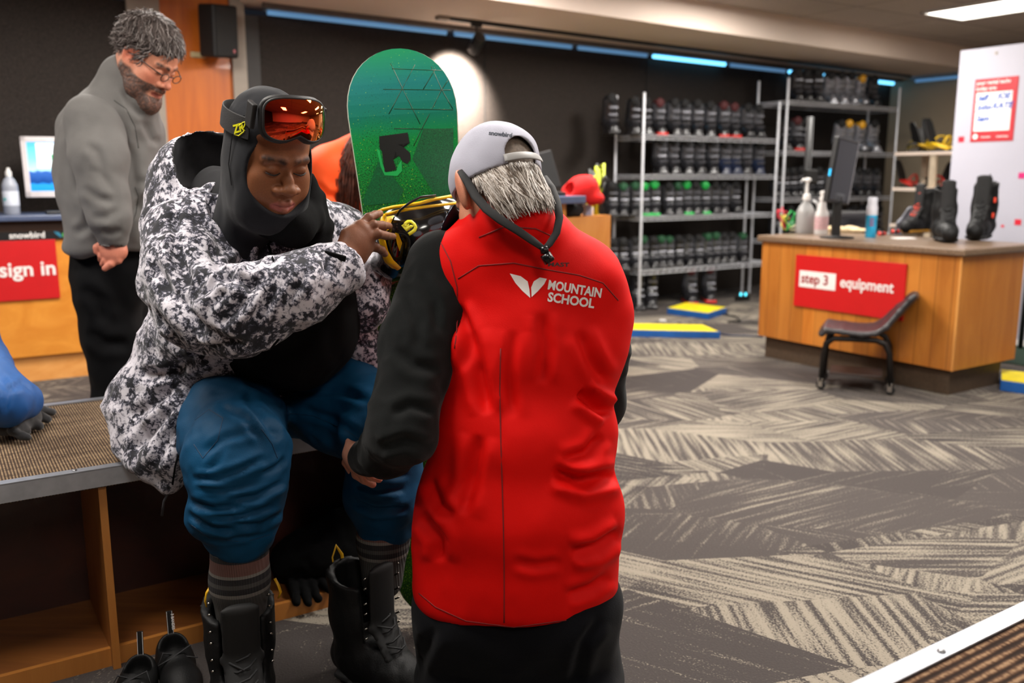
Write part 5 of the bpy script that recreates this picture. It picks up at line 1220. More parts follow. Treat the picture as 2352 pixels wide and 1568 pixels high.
# goggles: curved mirror lens, frame, strap, yellow mark
gc = Vector((0, .010, .068)); GT = Matrix.Rotation(R(-19), 3, 'X')
def gp(a, b, r): x = r*math.sin(a/r); y = -math.sqrt(max(0, r*r-(r*math.sin(a/r))**2)); return HA + MA @ (gc + GT @ Vector((x*1.0, y-.035+.9*b*b*6, b+.008)))
go = link('ski_goggles', bpy.data.meshes.new('g'), None, A); bpy.data.objects.remove(go)
w = MB(); nR, nP = 10, 48; vv = []
def outl(ph): 
    c, s = math.cos(ph), math.sin(ph); a = .074*abs(c)**.6*(1 if c > 0 else -1); b = .0425*abs(s)**.62*(1 if s > 0 else -1)
    if s < 0: b *= 1-.30*math.exp(-(a/.018)**2)                     # nose cut-out
    return a, b
for i in range(nR+1):
    for j in range(nP):
        a, b = outl(2*math.pi*j/nP); t = i/nR; vv.append(gp(a*t, b*t, .098+.004*(1-t*t)))
ff = [(i*nP+j, i*nP+(j+1) % nP, (i+1)*nP+(j+1) % nP, (i+1)*nP+j) for i in range(nR) for j in range(nP)]
def lens_mat():
    m, nt, b = nodes('mirror_lens'); L = nt.links; lw = N(nt, 'ShaderNodeLayerWeight', i_Blend=.42)
    r = ramp(nt, [(0, S((255, 56, 18))), (.30, S((255, 104, 20))), (.50, S((244, 140, 22))), (.68, S((222, 206, 34))), (.9, S((130, 190, 40)))]); L.new(lw.outputs['Facing'], r.inputs[0]); L.new(r.outputs[0], b.inputs['Base Color'])
    b.inputs['Metallic'].default_value = 1.0; b.inputs['Roughness'].default_value = .04; b.inputs['Coat Weight'].default_value = .6; b.inputs['Coat Roughness'].default_value = .02
    return m
w.add(vv, ff)
fr = MB()
fr.tube([gp(*outl(2*math.pi*j/nP), .096) for j in range(nP)]+[gp(*outl(0), .096), gp(*outl(2*math.pi/nP), .096)], .0034, 8, cap=False)
fr.tube([gp(*[q*1.0 for q in outl(2*math.pi*j/nP)], .084) for j in range(nP)]+[gp(*outl(0), .084), gp(*outl(2*math.pi/nP), .084)], .0068, 8, cap=False)
gfr = fr.build('goggle_frame', mat('goggle_black', (22, 21, 22), .5), A, smooth=True)
w.build('goggle_lens', lens_mat(), gfr, smooth=True)
def strap_pt(t, z): a = math.pi*(.5+t); return Vector((.0905*math.cos(a)*1.0, .018+.111*math.sin(a), z))
sv = []; ns = 40; prof = ((-.0225, 0), (-.0215, .0022), (0, .0030), (.0215, .0022), (.0225, 0), (.020, -.001), (-.020, -.001))
for i in range(ns+1):
    t = -.70+1.40*i/ns; c = strap_pt(t, 0); nn = Vector((c.x, c.y-.018, 0)).normalized(); zc = .055+.028*abs(t)/.7-.012
    for (dz, dr) in prof: sv.append(HA + MA @ (Vector((c.x, c.y, zc+dz))+nn*dr))
np_ = len(prof); sf = [(i*np_+j, i*np_+(j+1) % np_, (i+1)*np_+(j+1) % np_, (i+1)*np_+j) for i in range(ns) for j in range(np_)]
st = MB().add(sv, sf).build('goggle_strap', mat('strap_elastic', (34, 33, 34), .75, bump=.5, bscale=700), gfr, smooth=True, sharp=60)
for s in (-1, 1):
    q = MB(); q.box(gp(s*.088, 0, .09)+MA @ Vector((s*.002, .018, 0)), (.010, .030, .052), MA); q.build('strap_clip', _M['goggle_black'], gfr, bevel=.003)
ylw = mat('logo_yellow', (226, 222, 20), .5)
surf_text('lettering', 'ZR', (538, 306), (563, 299), 19, st, ylw, st, lift=.0014, bold=.04, shear=.1)
surf_tube('logo_swoosh', [(540, 307), (534, 315), (536, 317), (548, 312), (560, 302)], st, .0013, ylw, st, lift=.0012); surf_tube('logo_swoosh', [(548, 290), (558, 281), (564, 280), (562, 288), (558, 296)], st, .0013, ylw, st, lift=.0012)

# shirt and neck gaiter
f = Fld((-1.25, 1.8, .5), (-.2, 2.75, 1.32), .008)
f.chain([pel, mid, chs, P(588, 520, 2.12)], [.165, .185, .175, .09], side=U3, fl=1.18, k=.05); f.ell(P(668, 745, 2.17), (.17, .16, .17), k=.08); f.cap(P(588, 520, 2.12), P(622, 462, 2.02), .09, .066, k=.03); f.cap(shR, shL, .075, k=.03)
shirt = garment('shirt', f, M_shirt, A, noise=((.010, (7, 7, 5), 2), (.004, (18, 18, 10), 6)))
f = Fld(P(640, 560, 1.85)-Vector((.1, .1, .1)), P(720, 360, 2.1)+Vector((.14, .15, .08)), .005)   # stand-up collar flap at his left cheek
f.chain([P(712, 402, 2.02), P(722, 450, 2.04), P(728, 520, 2.08), P(730, 600, 2.10)], [.008, .016, .024, .022], side=(.4, .9, 0), fl=2.2, k=.01); f.chain([P(620, 500, 1.98), P(670, 515, 1.97), P(715, 500, 2.02)], [.045, .045, .03], k=.03)
garment('collar_flap', f, M_shirt, A, noise=((.004, (20, 20, 14), 3),))

# jacket
f = Fld((-1.45, 1.60, .34), (-.22, 2.78, 1.42), .0065)
f.chain([P(570, 860, 2.42), P(580, 740, 2.33), P(585, 620, 2.22), P(590, 530, 2.13)], [.185, .205, .20, .12], side=U3, fl=1.16, k=.06)
f.chain([P(560, 505, 2.10), shR], [.095, .088], k=.05); f.chain([P(600, 505, 2.14), shL], [.09, .085], k=.05)
eR = P(472, 712, 1.895); wR = P(782, 612, 1.91)
f.chain([shR, P(432, 630, 1.98), eR], [.092, .094, .088], k=.035); f.chain([eR, P(560, 712, 1.84), P(680, 668, 1.85), wR], [.088, .083, .064, .047], k=.02)
f.chain([shL, P(812, 640, 2.27), P(835, 700, 2.24), P(858, 655, 2.29)], [.088, .076, .06, .042], k=.03)
f.chain([P(440, 815, 2.30), P(372, 930, 2.30), P(372, 1010, 2.235), P(385, 1060, 2.17), P(392, 1108, 2.145)], [.135, .118, .085, .052, .020], side=(UX, UY, 0), fl=[1.1, 1.1, 1.25, 1.3], k=.05)
f.chain([P(480, 850, 2.30), P(420, 950, 2.19), P(402, 1040, 2.14), P(400, 1105, 2.13)], [.12, .075, .050, .022], k=.03)
f.chain([P(770, 700, 2.33), P(835, 800, 2.32), P(862, 860, 2.33)], [.085, .04, .02], k=.04)
f.ell(HA+MA @ Vector((0, .00, -.02)), (.094, .108, .13), MA, op='sub', k=.02)   # room for the neck and head
f.cap(P(560, 500, 2.10), P(612, 430, 2.0), .088, .10, op='sub', k=.02)
OPEN = [(596, 430), (645, 519), (641, 598), (600, 650), (648, 762), (623, 805), (525, 878), (472, 932), (440, 990), (424, 1060), (420, 1150), (640, 1150), (950, 1100), (862, 835), (811, 738), (775, 650), (735, 560), (728, 430)]
SLV = [(600, 650), (641, 598)]
arm_keep = Fld(f.lo+3*f.h, f.lo+(f.n-4)*f.h, f.h)
F0 = f.F.copy(); carve(f, OPEN, 900., (P(600, 700, 2.36), (-.3, .92, 0)), k=.010)
g = Fld((-1.45, 1.60, .34), (-.22, 2.78, 1.42), .0065); g.chain([eR, P(560, 712, 1.84), P(680, 668, 1.85), wR], [.088, .083, .064, .047], k=.02); g.F[...] = g.F
g.cap(P(782, 612, 1.91), P(800, 600, 1.915), .036, .038, op='sub', k=.004); g.plane(P(800, 600, 1.915), (P(800, 598, 1.92)-P(690, 655, 1.86)).normalized(), k=.006)
h = np.maximum(.03-np.abs(f.F-g.F), 0)/.03; f.F = np.minimum(f.F, g.F)-h*h*.03*.25
JL = [([(400, 560), (430, 640), (425, 700)], 14, .016), ([(480, 560), (520, 640), (600, 655)], 12, .014), ([(430, 700), (500, 640), (560, 600)], 12, .016), ([(500, 745), (560, 690), (590, 640)], 11, .014), ([(560, 760), (610, 700), (640, 650)], 10, .010),
      ([(350, 600), (400, 680), (470, 760), (560, 800)], 13, .014), ([(340, 700), (400, 780), (500, 820)], 12, .012), ([(650, 700), (690, 650), (700, 620)], 8, .008), ([(720, 690), (745, 640), (750, 600)], 7, .006), ([(430, 840), (480, 800), (560, 790)], 12, .012),
      ([(320, 860), (390, 860), (440, 820)], 12, .014), ([(300, 960), (350, 930), (420, 870)], 12, .014), ([(300, 1040), (340, 1000), (400, 930)], 11, .014), ([(350, 1080), (380, 1020), (430, 940)], 9, .012), ([(520, 470), (560, 540), (570, 620)], 10, .008), ([(460, 500), (500, 540), (520, 600)], 10, .008), ([(610, 560), (590, 600), (560, 640)], 9, .010),
      ([(765, 500), (790, 560), (800, 620)], 9, .008), ([(420, 450), (400, 510), (410, 560)], 10, .008), ([(440, 720), (470, 790), (520, 810)], 9, .010)]
jk = garment('jacket', f, M_camo, A, noise=((.008, (9, 9, 7), 12), (.0035, (26, 26, 20), 14)), lines=JL, ridge=((.007, (16, 16, 11), 31),))
surf_tube('zip', [(610, 488), (612, 520), (616, 560), (628, 600)], jk, .0035, M_shirt, jk, lift=.001)
surf_tube('zip', [(640, 778), (610, 812), (540, 862), (470, 915), (440, 955), (418, 1010), (402, 1070), (396, 1112)], jk, .0038, M_shirt, jk, lift=.001)
w = MB(); c = P(378, 1140, 2.12); w.tube([P(392, 1118, 2.12), P(384, 1135, 2.12), P(376, 1152, 2.12), P(372, 1184, 2.12)], [.004, .003, .003, .0035], 6); w.build('zip_pull', mat('zip_grey', (58, 58, 62), .5), jk, smooth=True)
q = surf_pt(770, 588, jk); 
if q is not None:
    w = MB(); w.box(q, (.046, .006, .013), frame((P(786, 600, 1.9)-P(752, 578, 1.9)), z=(.2, -.3, .9))); w.build('cuff_tab', M_shirt, jk, bevel=.002)
# hood lying behind his head, dark inside
f = Fld(P(300, 520, 2.3)-Vector((.1, .25, .05)), P(640, 290, 2.3)+Vector((.12, .25, .06)), .006); hc = P(492, 412, 2.20)
f.ell(hc, (.135, .15, .118), frame((UX, UY, 0), z=(.15, .1, 1)), k=.02); f.chain([P(430, 470, 2.12), P(480, 500, 2.05), P(560, 490, 2.0)], [.055, .05, .04], k=.04); f.chain([P(420, 450, 2.2), P(400, 520, 2.12)], [.08, .08], k=.05)
f.ell(hc+Vector((.040, -.055, .030)), (.112, .140, .108), frame((UX, UY, 0), z=(.15, .1, 1)), k=.01, op='sub'); f.ell(HA+MA @ Vector((0, .0, -.03)), (.096, .112, .14), MA, op='sub', k=.01)
hd = garment('hood', f, M_camo, A, noise=((.006, (14, 14, 10), 21), (.003, (30, 30, 24), 22)))
cc_ = np.array([tuple(p.center) for p in hd.data.polygons]); nn_ = np.array([tuple(p.normal) for p in hd.data.polygons]); ic = np.array(hc+Vector((.040, -.055, .030)))
hd.data.materials.append(M_lining); hd.data.polygons.foreach_set('material_index', (((ic-cc_)*nn_).sum(1) > .045).astype(np.int32))
f = Fld(P(400, 560, 2.3)-Vector((.1, .3, .1)), P(640, 330, 2.3)+Vector((.1, .15, .1)), .007)      # dark mid-layer hood between balaclava and jacket
f.chain([P(505, 452, 2.19), P(540, 482, 2.14), P(600, 508, 2.06)], [.074, .078, .06], k=.05); garment('inner_collar', f, mat('charcoal_knit', (26, 26, 29), .9), A, noise=((.006, (16, 16, 12), 7),))

# blue snow pants
f = Fld((-1.2, 1.72, .25), (-.12, 2.82, .98), .0062)
f.ell(P(610, 880, 2.44), (.22, .17, .15), frame((UX, UY, 0), z=(0, 0, 1)), k=.06)
f.chain([P(540, 905, 2.36), P(535, 985, 2.10), P(543, 1048, 1.935)], [.125, .122, .112], k=.05); f.chain([P(543, 1048, 1.935), P(543, 1110, 1.93), P(544, 1165, 1.935), P(554, 1208, 1.945)], [.108, .108, .104, .082], k=.03)
f.chain([P(690, 880, 2.47), P(790, 930, 2.30), P(880, 985, 2.14)], [.13, .125, .110], k=.05); f.chain([P(880, 985, 2.14), P(882, 1080, 2.13), P(880, 1140, 2.13), P(884, 1200, 2.14)], [.104, .092, .086, .072], k=.03)
PL = [([(440, 1100), (500, 1098), (560, 1075), (610, 1050)], 7, .010), ([(470, 1040), (520, 1005), (590, 985)], 9, .006), ([(432, 1150), (490, 1168), (560, 1160)], 7, .012), ([(520, 1150), (590, 1140), (655, 1105)], 7, .012), ([(480, 1187), (560, 1183), (630, 1160)], 5, .009), ([(436, 1180), (470, 1205), (540, 1218)], 6, .010), ([(540, 1205), (600, 1205), (655, 1175)], 6, .009), ([(460, 1235), (520, 1240), (590, 1228)], 5, .005),
      ([(445, 1120), (520, 1128), (580, 1112)], 5, .006), ([(600, 1090), (640, 1070), (655, 1050)], 6, .008), ([(470, 1085), (500, 1060), (520, 1020)], 7, .005), ([(560, 910), (600, 950), (640, 1010)], 10, .010), ([(640, 880), (700, 900), (780, 900), (850, 920)], 9, .008), ([(500, 930), (560, 960), (600, 1010)], 8, .006), ([(650, 850), (700, 865), (760, 850)], 8, .008), ([(560, 870), (620, 900), (690, 910)], 8, .009), ([(690, 940), (760, 960), (820, 1000)], 9, .007),
      ([(815, 1110), (860, 1128), (930, 1122)], 7, .010), ([(810, 1150), (860, 1172), (940, 1168)], 7, .010), ([(830, 1080), (880, 1092), (940, 1088)], 6, .008), ([(820, 1130), (870, 1150), (900, 1150)], 5, .006)]
pn = garment('snow_pants', f, M_bluep, A, noise=((.009, (8, 8, 12), 41), (.003, (22, 22, 30), 42)), lines=PL, ridge=((.003, (9, 9, 9), 43),))
for s in ([(448, 965), (480, 940), (512, 960), (500, 1010), (466, 1052), (445, 1020)], [(600, 985), (625, 1020), (640, 1060)], [(655, 948), (720, 955), (790, 985), (845, 1020)], [(440, 1205), (480, 1235), (560, 1245), (630, 1225)]): surf_tube('seam', s, pn, .0012, M_seam, pn, lift=.0002)
# socks
def sock_mat():
    m, nt, b = nodes('striped_sock'); L = nt.links; tc = N(nt, 'ShaderNodeTexCoord'); sp = N(nt, 'ShaderNodeSeparateXYZ'); L.new(tc.outputs['Object'], sp.inputs[0])
    mr = N(nt, 'ShaderNodeMapRange', i_1=.28, i_2=.52); L.new(sp.outputs[2], mr.inputs[0])
    g = (66, 64, 62); d = (34, 32, 34); l = (112, 108, 102); p = (100, 70, 64)
    r = ramp(nt, [(0, S(g)), (.22, S(l)), (.26, S(d)), (.32, S(g)), (.36, S(d)), (.42, S(l)), (.45, S(p)), (.56, S(p)), (.58, S(d)), (.64, S(l)), (.70, S(d)), (.8, S((46, 48, 48)))], 'CONSTANT'); L.new(mr.outputs[0], r.inputs[0]); L.new(r.outputs[0], b.inputs['Base Color'])
    wv = N(nt, 'ShaderNodeTexWave', i_Scale=60.0); wv.bands_direction = 'X'; L.new(tc.outputs['Object'], wv.inputs['Vector']); bp = N(nt, 'ShaderNodeBump', i_Strength=.5, i_Distance=.002); L.new(wv.outputs['Fac'], bp.inputs['Height']); L.new(bp.outputs[0], b.inputs['Normal']); b.inputs['Roughness'].default_value = .95
    return m
M_sock = sock_mat()
for (a, b_, c_, r0) in ((P(550, 1230, 1.94), P(551, 1330, 1.955), P(556, 1440, 1.97), .066), (P(882, 1150, 2.135), P(880, 1240, 2.145), P(878, 1330, 2.15), .064)):
    f = Fld(Vector(c_)-Vector((.12, .12, .1)), Vector(a)+Vector((.12, .12, .1)), .006); f.chain([a, b_, c_], [r0, r0*1.0, r0*.82], k=.02); garment('sock', f, M_sock, A)
# boots on his feet
oR = Vector((P(565, 1400, 1.965).x, 1.915, 0)); sboot(A, 1.14, 1.0, None, MYE, MB1, MB2, h=.005, shaft=.252, M=rz(20), o=oR, hooks=True)
oL = Vector((P(868, 1400, 2.15).x+.0, 2.08, 0)); sboot(A, 1.08, .4, None, MYE, MB1, MB2, h=.005, shaft=.275, M=rz(52), o=oL, hooks=True)
w = MB(); w.tube([P(793, 1445, 2.12), P(799, 1455, 2.10), P(793, 1475, 2.10), P(783, 1480, 2.10), P(798, 1484, 2.10)], .0035, 6, flat=.5); w.build('heel_loop', MYE, A, smooth=True)
for s in ((478, 1345), ): 
    w = MB(); w.tube([P(481, 1350, 1.93), P(474, 1362, 1.925), P(471, 1380, 1.93), P(474, 1392, 1.935)], .0045, 6, flat=.5); w.build('pull_loop', MYE, A, smooth=True)
w = MB(); w.tube([P(631, 1328, 1.98), P(640, 1345, 1.975), P(645, 1360, 1.975), P(640, 1372, 1.98)], .0042, 6, flat=.5); w.build('pull_loop', MYE, A, smooth=True)
# ================================================================== B: kneeling instructor in the red vest, seen from behind
HB = P(1141, 438, 1.90); MBh = HM(214, 36)
B = thing('person', 'kneeling person seen from behind in red vest, light grey cap and charcoal sleeves', 'person', (P(1195, 1000, 1.87).x, 1.87, 0))
nkB = P(1182, 545, 1.88)
V, Q, C = head_local(fat=.95, ears=1.4, neck=.052, nend=tuple(MBh.transposed() @ (nkB-HB)), h=.003, skin=(206, 142, 112), lip=(170, 90, 80), brow=(120, 112, 104), ruddy=(212, 96, 70)); Vh = place_pts(V, MBh, HB)
f = Fld(P(905, 1150, 1.9)-Vector((.2, .3, .1)), P(800, 970, 2.2)+Vector((.2, .1, .1)), .003)
wB, pB = P(838, 1040, 1.99), P(818, 1050, 2.035)
fg = [[P(806, 1010, 2.05), P(800, 1000, 2.085), P(806, 996, 2.11)], [P(800, 1045, 2.05), P(795, 1062, 2.07), P(806, 1082, 2.08)], [P(812, 1068, 2.03), P(818, 1090, 2.04), P(836, 1104, 2.045)], [P(826, 1078, 2.005), P(838, 1102, 2.015), P(856, 1112, 2.02)], [P(838, 1078, 1.985), P(852, 1094, 1.995), P(870, 1100, 2.005)]]
skin_hand(f, wB, pB, fg, None, wr=.027, pr=.023, pf=1.5, side=tuple((P(806, 1010, 2.05)-P(838, 1078, 1.985)).normalized()), fr=.0090); V2, Q2 = f.mesh(); C2 = tint(V2, (214, 150, 124), [((224, 150, 130), [g[2] for g in fg], .010), ((190, 118, 96), [g[0] for g in fg], .012)])
f = Fld((-.45, 1.3, .0), (.50, 2.35, 1.25), .015); Bc, Bw, Bh = P(1215, 690, 1.92), P(1200, 1000, 1.87), P(1190, 1340, 1.88)
sBL, sBR, eBL = P(1010, 640, 1.93), P(1385, 690, 1.93), P(925, 1005, 1.76); eBR, wBR = P(1375, 900, 2.04), P(1310, 1010, 2.24)
f.chain([Bh, Bw, Bc, nkB], [.085, .078, .085, .05], side=(1, .1, 0), fl=1.35, k=.04); f.cap(nkB, HB, .05); f.cap(sBL, sBR, .055); f.chain([sBL, eBL, wB], [.048, .042, .026]); f.chain([sBR, eBR, wBR], [.048, .042, .026]); skin_hand(f, wBR, wBR+Vector((-.02, .05, -.02)), [[wBR+Vector((-.05+i*.02, .10, -.03)), wBR+Vector((-.05+i*.02, .14, -.05))] for i in range(4)])
kBL, kBR = Vector((-.13, 1.97, .085)), Vector((.16, 1.97, .085)); f.chain([P(1120, 1380, 1.88), kBL, kBL+Vector((.02, -.40, -.015))], [.085, .065, .04]); f.chain([P(1280, 1380, 1.88), kBR, kBR+Vector((.02, -.40, -.015))], [.085, .065, .04])
V4, Q4 = f.mesh(); bV, bQ, bC = merge([(Vh, Q, C), (V2, Q2, C2), (V4, Q4, tint(V4, (206, 142, 112), []))]); to_mesh('body', bV, bQ, M_skin, B, col=bC)
# trousers and shoes
f = Fld((-.42, 1.35, .005), (.52, 2.25, .62), .0075)
f.chain([P(1190, 1300, 1.88), P(1185, 1400, 1.89)], [.125, .13], side=(1, .05, 0), fl=1.62, k=.05); f.chain([P(1085, 1400, 1.90), kBL+Vector((0, -.01, .02))], [.135, .100], k=.05); f.chain([P(1285, 1400, 1.90), kBR+Vector((0, -.01, .02))], [.135, .100], k=.05)
for k_ in (kBL, kBR): f.chain([k_, k_+Vector((.01, -.25, .0)), k_+Vector((.02, -.42, -.02))], [.085, .075, .06], k=.04)
f.plane((0, 0, .012), (0, 0, -1))
f.cap(P(1190, 1420, 1.9), P(1190, 1620, 1.93), .12, .11, k=.05)
garment('trousers', f, M_navyt, B, noise=((.008, (9, 9, 9), 51),), lines=[([(1000, 1440), (970, 1500), (950, 1568)], 14, .010), ([(1380, 1420), (1340, 1480), (1320, 1568)], 12, .010)])
for k_ in (kBL, kBR):
    f = Fld(k_+Vector((-.1, -.68, -.09)), k_+Vector((.13, -.36, .12)), .006); f.chain([k_+Vector((.02, -.44, -.01)), k_+Vector((.025, -.52, .0)), k_+Vector((.03, -.60, .0))], [.045, .042, .036], side=(0, 0, 1), fl=1.3, k=.02); f.plane((0, 0, .003), (0, 0, -1)); garment('shoe', f, MB1, B)
# sleeves
f = Fld((-.50, 1.55, .5), (.50, 2.3, 1.25), .006)
f.chain([P(1015, 618, 1.94), P(965, 790, 1.87), P(925, 985, 1.77)], [.084, .080, .074], k=.03); f.chain([P(925, 985, 1.77), P(890, 1035, 1.86), P(842, 1050, 1.985)], [.072, .060, .043], k=.02)
f.chain([P(1362, 690, 1.94), P(1376, 800, 1.99), P(1378, 930, 2.04), P(1320, 1000, 2.20)], [.070, .064, .056, .042], k=.03)
f.cap(P(848, 1048, 1.97), P(815, 1050, 2.05), .030, .032, op='sub', k=.004)
garment('sleeves', f, M_fleece, B, noise=((.006, (9, 9, 9), 61), (.002, (24, 24, 24), 62)), ridge=((.004, (14, 14, 14), 63),), lines=[([(900, 950), (940, 930), (1000, 945)], 11, .010), ([(870, 1030), (930, 1010), (990, 1030)], 11, .010), ([(905, 800), (950, 840), (1010, 850)], 12, .008), ([(930, 680), (960, 740), (960, 800)], 10, .007), ([(965, 630), (1000, 690), (1005, 760)], 9, .006)])
# vest
f = Fld((-.36, 1.5, .28), (.44, 2.25, 1.36), .006); XS = (1, .06, 0)
f.chain([P(1168, 560, 1.91), P(1220, 680, 1.92), P(1232, 800, 1.90), P(1205, 1000, 1.87), P(1195, 1180, 1.86), P(1194, 1345, 1.87)], [.085, .118, .116, .112, .128, .135], side=XS, fl=[1.25, 1.58, 1.62, 1.66, 1.66], k=.04)
f.chain([P(1175, 560, 1.90), P(1060, 602, 1.925)], [.088, .075], k=.05); f.chain([P(1185, 560, 1.90), P(1330, 650, 1.92), P(1372, 720, 1.92)], [.09, .085, .07], k=.05)
f.chain([P(1060, 1100, 1.90), P(1060, 1250, 1.89), P(1064, 1330, 1.89)], [.07, .085, .09], k=.06)
# stand-up collar
f.chain([P(1090, 545, 1.93), P(1150, 512, 1.835), P(1225, 520, 1.825), P(1270, 548, 1.90)], [.040, .042, .040, .036], k=.03); f.chain([P(1085, 515, 1.95), P(1150, 490, 1.845), P(1225, 505, 1.835), P(1278, 530, 1.91)], [.024, .024, .024, .022], k=.02)
f.ell(P(1165, 455, 1.93), (.085, .075, .075), k=.012, op='sub')
f.cap(P(958, 640, 1.93), P(1000, 760, 1.90), .088, .085, op='sub', k=.006)
f.chain([P(1438, 740, 1.98), P(1440, 900, 2.02)], [.045, .045], op='sub', k=.01)
f.plane(P(1195, 1438, 1.75), (0, -.12, -1), k=.01)
HEM = [(600, 1700), (600, 1330), (955, 1372), (985, 1404), (1060, 1436), (1180, 1450), (1300, 1434), (1390, 1400), (1440, 1352), (1800, 1330), (1800, 1700)]
carve(f, HEM, 1100., (P(1195, 1300, 2.2), (0, 1, 0)), k=.006)
VL = [([(1085, 760), (1100, 850), (1120, 950)], 15, .0174), ([(1050, 700), (1075, 760), (1070, 850)], 12, .0145), ([(1100, 1000), (1085, 1100), (1060, 1180)], 16, .0145), ([(1330, 900), (1370, 930), (1400, 950)], 14, .0290), ([(1270, 1085), (1340, 1105), (1420, 1090)], 15, .0261), ([(1310, 1270), (1370, 1260), (1430, 1220)], 14, .0203), ([(1300, 1370), (1360, 1350), (1400, 1320)], 12, .0116),
      ([(1245, 720), (1255, 800), (1245, 880)], 14, .0101), ([(1180, 760), (1170, 850), (1175, 960)], 13, .0087), ([(1380, 1000), (1350, 1040), (1290, 1060)], 12, .0145), ([(970, 1180), (1010, 1240), (1010, 1290)], 14, .0145), ([(1330, 760), (1360, 830), (1390, 880)], 14, .0116), ([(985, 1100), (1010, 1160), (1040, 1190)], 12, .0116), ([(1180, 1290), (1230, 1300), (1290, 1290)], 10, .0058)]
vest = garment('vest', f, M_vest, B, noise=((.007, (6, 6, 6), 71), (.002, (18, 18, 14), 72)), lines=VL)
for s in ([(1052, 640), (1100, 610), (1180, 604), (1260, 620), (1330, 632), (1385, 650), (1420, 690)], [(1150, 800), (1148, 900), (1150, 1000), (1156, 1200), (1158, 1300), (1158, 1430)], [(1100, 545), (1160, 520), (1230, 525), (1280, 548)], [(1012, 556), (1035, 600), (1050, 660), (1052, 740), (1044, 800)], [(962, 1362), (1000, 1394), (1070, 1426), (1180, 1440), (1300, 1424), (1385, 1392), (1430, 1352)]):
    surf_tube('seam', s, vest, .0016, M_vseam, vest, lift=.0004)
M_vw = mat('vest_print_white', (238, 232, 228), .6)
surf_poly('wing_mark', [(1171, 628), (1196, 634), (1212, 646), (1216, 664), (1218, 684), (1200, 668), (1184, 650)], vest, M_vw, vest)
surf_poly('wing_mark', [(1256, 640), (1240, 637), (1226, 646), (1220, 660), (1221, 682), (1236, 668), (1250, 652)], vest, M_vw, vest)
surf_text('lettering', 'MOUNTAIN', (1257, 663), (1380, 683), 21, vest, M_vw, vest, bold=.035); surf_text('lettering', 'SCHOOL', (1257, 691), (1364, 707), 21, vest, M_vw, vest, bold=.035)
surf_text('lettering', 'MAST', (1258, 611), (1308, 612), 9, vest, mat('dark_print', (60, 14, 12), .6), vest, bold=.03)
# cap
M_cap = mat('cap_grey', (176, 176, 190), .85, bump=.3, bscale=600, var=.05); M_capd = mat('cap_under', (18, 34, 52), .8)
f = Fld((-.12, -.24, -.06), (.12, .15, .16), .003); tl = frame((1, 0, 0), y=(0, .98, -.17))
f.ell((0, .014, .034), (.091, .116, .101), k=.01)
f.ell((0, .014, .034), (.0850, .1095, .0945), k=.0, op='sub'); f.plane((0, 0, .012), (0, -.22, -1), k=.003)
f.ell((0, .135, .000), (.040, .050, .040), tl, k=.004, op='sub')
V, Q = f.mesh(); V = relax(V, Q, 1); V = fold_noise(V, vnormals(V, Q), .002, (20, 20, 20), 3); cap = to_mesh('cap_crown', place_pts(V, MBh, HB), Q, M_cap, B)
f = Fld((-.12, -.24, -.06), (.12, .02, .12), .003)
f.ell((0, -.095, .012), (.084, .098, .010), frame((1, 0, 0), y=(0, .985, .16)), k=.004); f.ell((0, -.01, .03), (.084, .095, .08), op='sub', k=.003)
V, Q = f.mesh(); V[:, 2] -= 2.4*V[:, 0]**2; Nn = vnormals(V, Q); o = to_mesh('brim', place_pts(V, MBh, HB), Q, [M_cap, M_capd], cap)
o.data.polygons.foreach_set('material_index', (Nn[Q].mean(1)[:, 2] < 0.1).astype(np.int32))
w = MB(); pts = [HB+MBh @ Vector((.0895*math.sin(a), .015+.117*math.cos(a)*.985, .018-.22*.115*math.cos(a))) for a in np.linspace(-.52, .52, 14)]; w.tube(pts, .0095, 8, flat=.18, up=tuple(MBh @ Vector((0, 1, 0)))); w.build('strap', mat('strap_grey', (150, 148, 146), .5), cap, smooth=True)
w = MB(); w.lathe([(.006, 0), (.005, .004), (.001, .005)], HB+MBh @ Vector((0, .014, .138)), 12, MBh); w.build('button', M_cap, cap, smooth=True)
surf_text('lettering', 'snowbird', (1122, 309), (1176, 315), 10, cap, mat('cap_print', (40, 48, 62), .6), cap, bold=.03)
surf_poly('blue_mark', [(1186, 314), (1196, 318), (1203, 327), (1194, 322)], cap, mat('logo_blue2', (20, 130, 190), .5), cap, maxpx=4); surf_poly('green_mark', [(1203, 326), (1213, 324), (1207, 330)], cap, mat('logo_lime', (150, 220, 60), .5), cap, maxpx=4)
# grey hair below the cap
f = Fld((-.11, -.1, -.1), (.11, .14, .12), .004); f.ell((0, .016, .022), (.0815, .1015, .097), k=.0); f.plane((0, -.02, 0), (0, -1, .1)); V, Q = f.mesh(); hbB = to_mesh('hair', place_pts(V, MBh, HB), Q, mat('grey_hair_base', (112, 98, 86), .7, var=.4, scale=120), B)
rs = np.random.RandomState(5); st_ = []
while len(st_) < 2600:
    a = rs.uniform(-2.05, 2.05); z = rs.uniform(-.060, .012); x = .078*math.sin(a); y = .015+.099*math.cos(a)
    if abs(a) > 1.14+max(0, z+.05)*3.5: continue
    if z > .016-.22*y: continue
    st_.append(((x*1.02, y*1.0, z), rs.uniform(.045, .075)*(1 if abs(a) < 1.2 else .4)))
strands('hair_strands', st_, M_hair, hbB, MBh, HB, 1.0, (0, .016, .02), (.081, .101, .10), lambda p: np.array((-.25*np.sign(p[0])*(abs(p[0]) > .02)*.5, .12, -1.0)), n=8, w=.0017, cols=[(214, 206, 198), (188, 178, 168), (150, 138, 126), (98, 84, 72), (228, 222, 216)], seed=9, lift=.016, gravity=.5, frizz=.22, lexp=1.5)
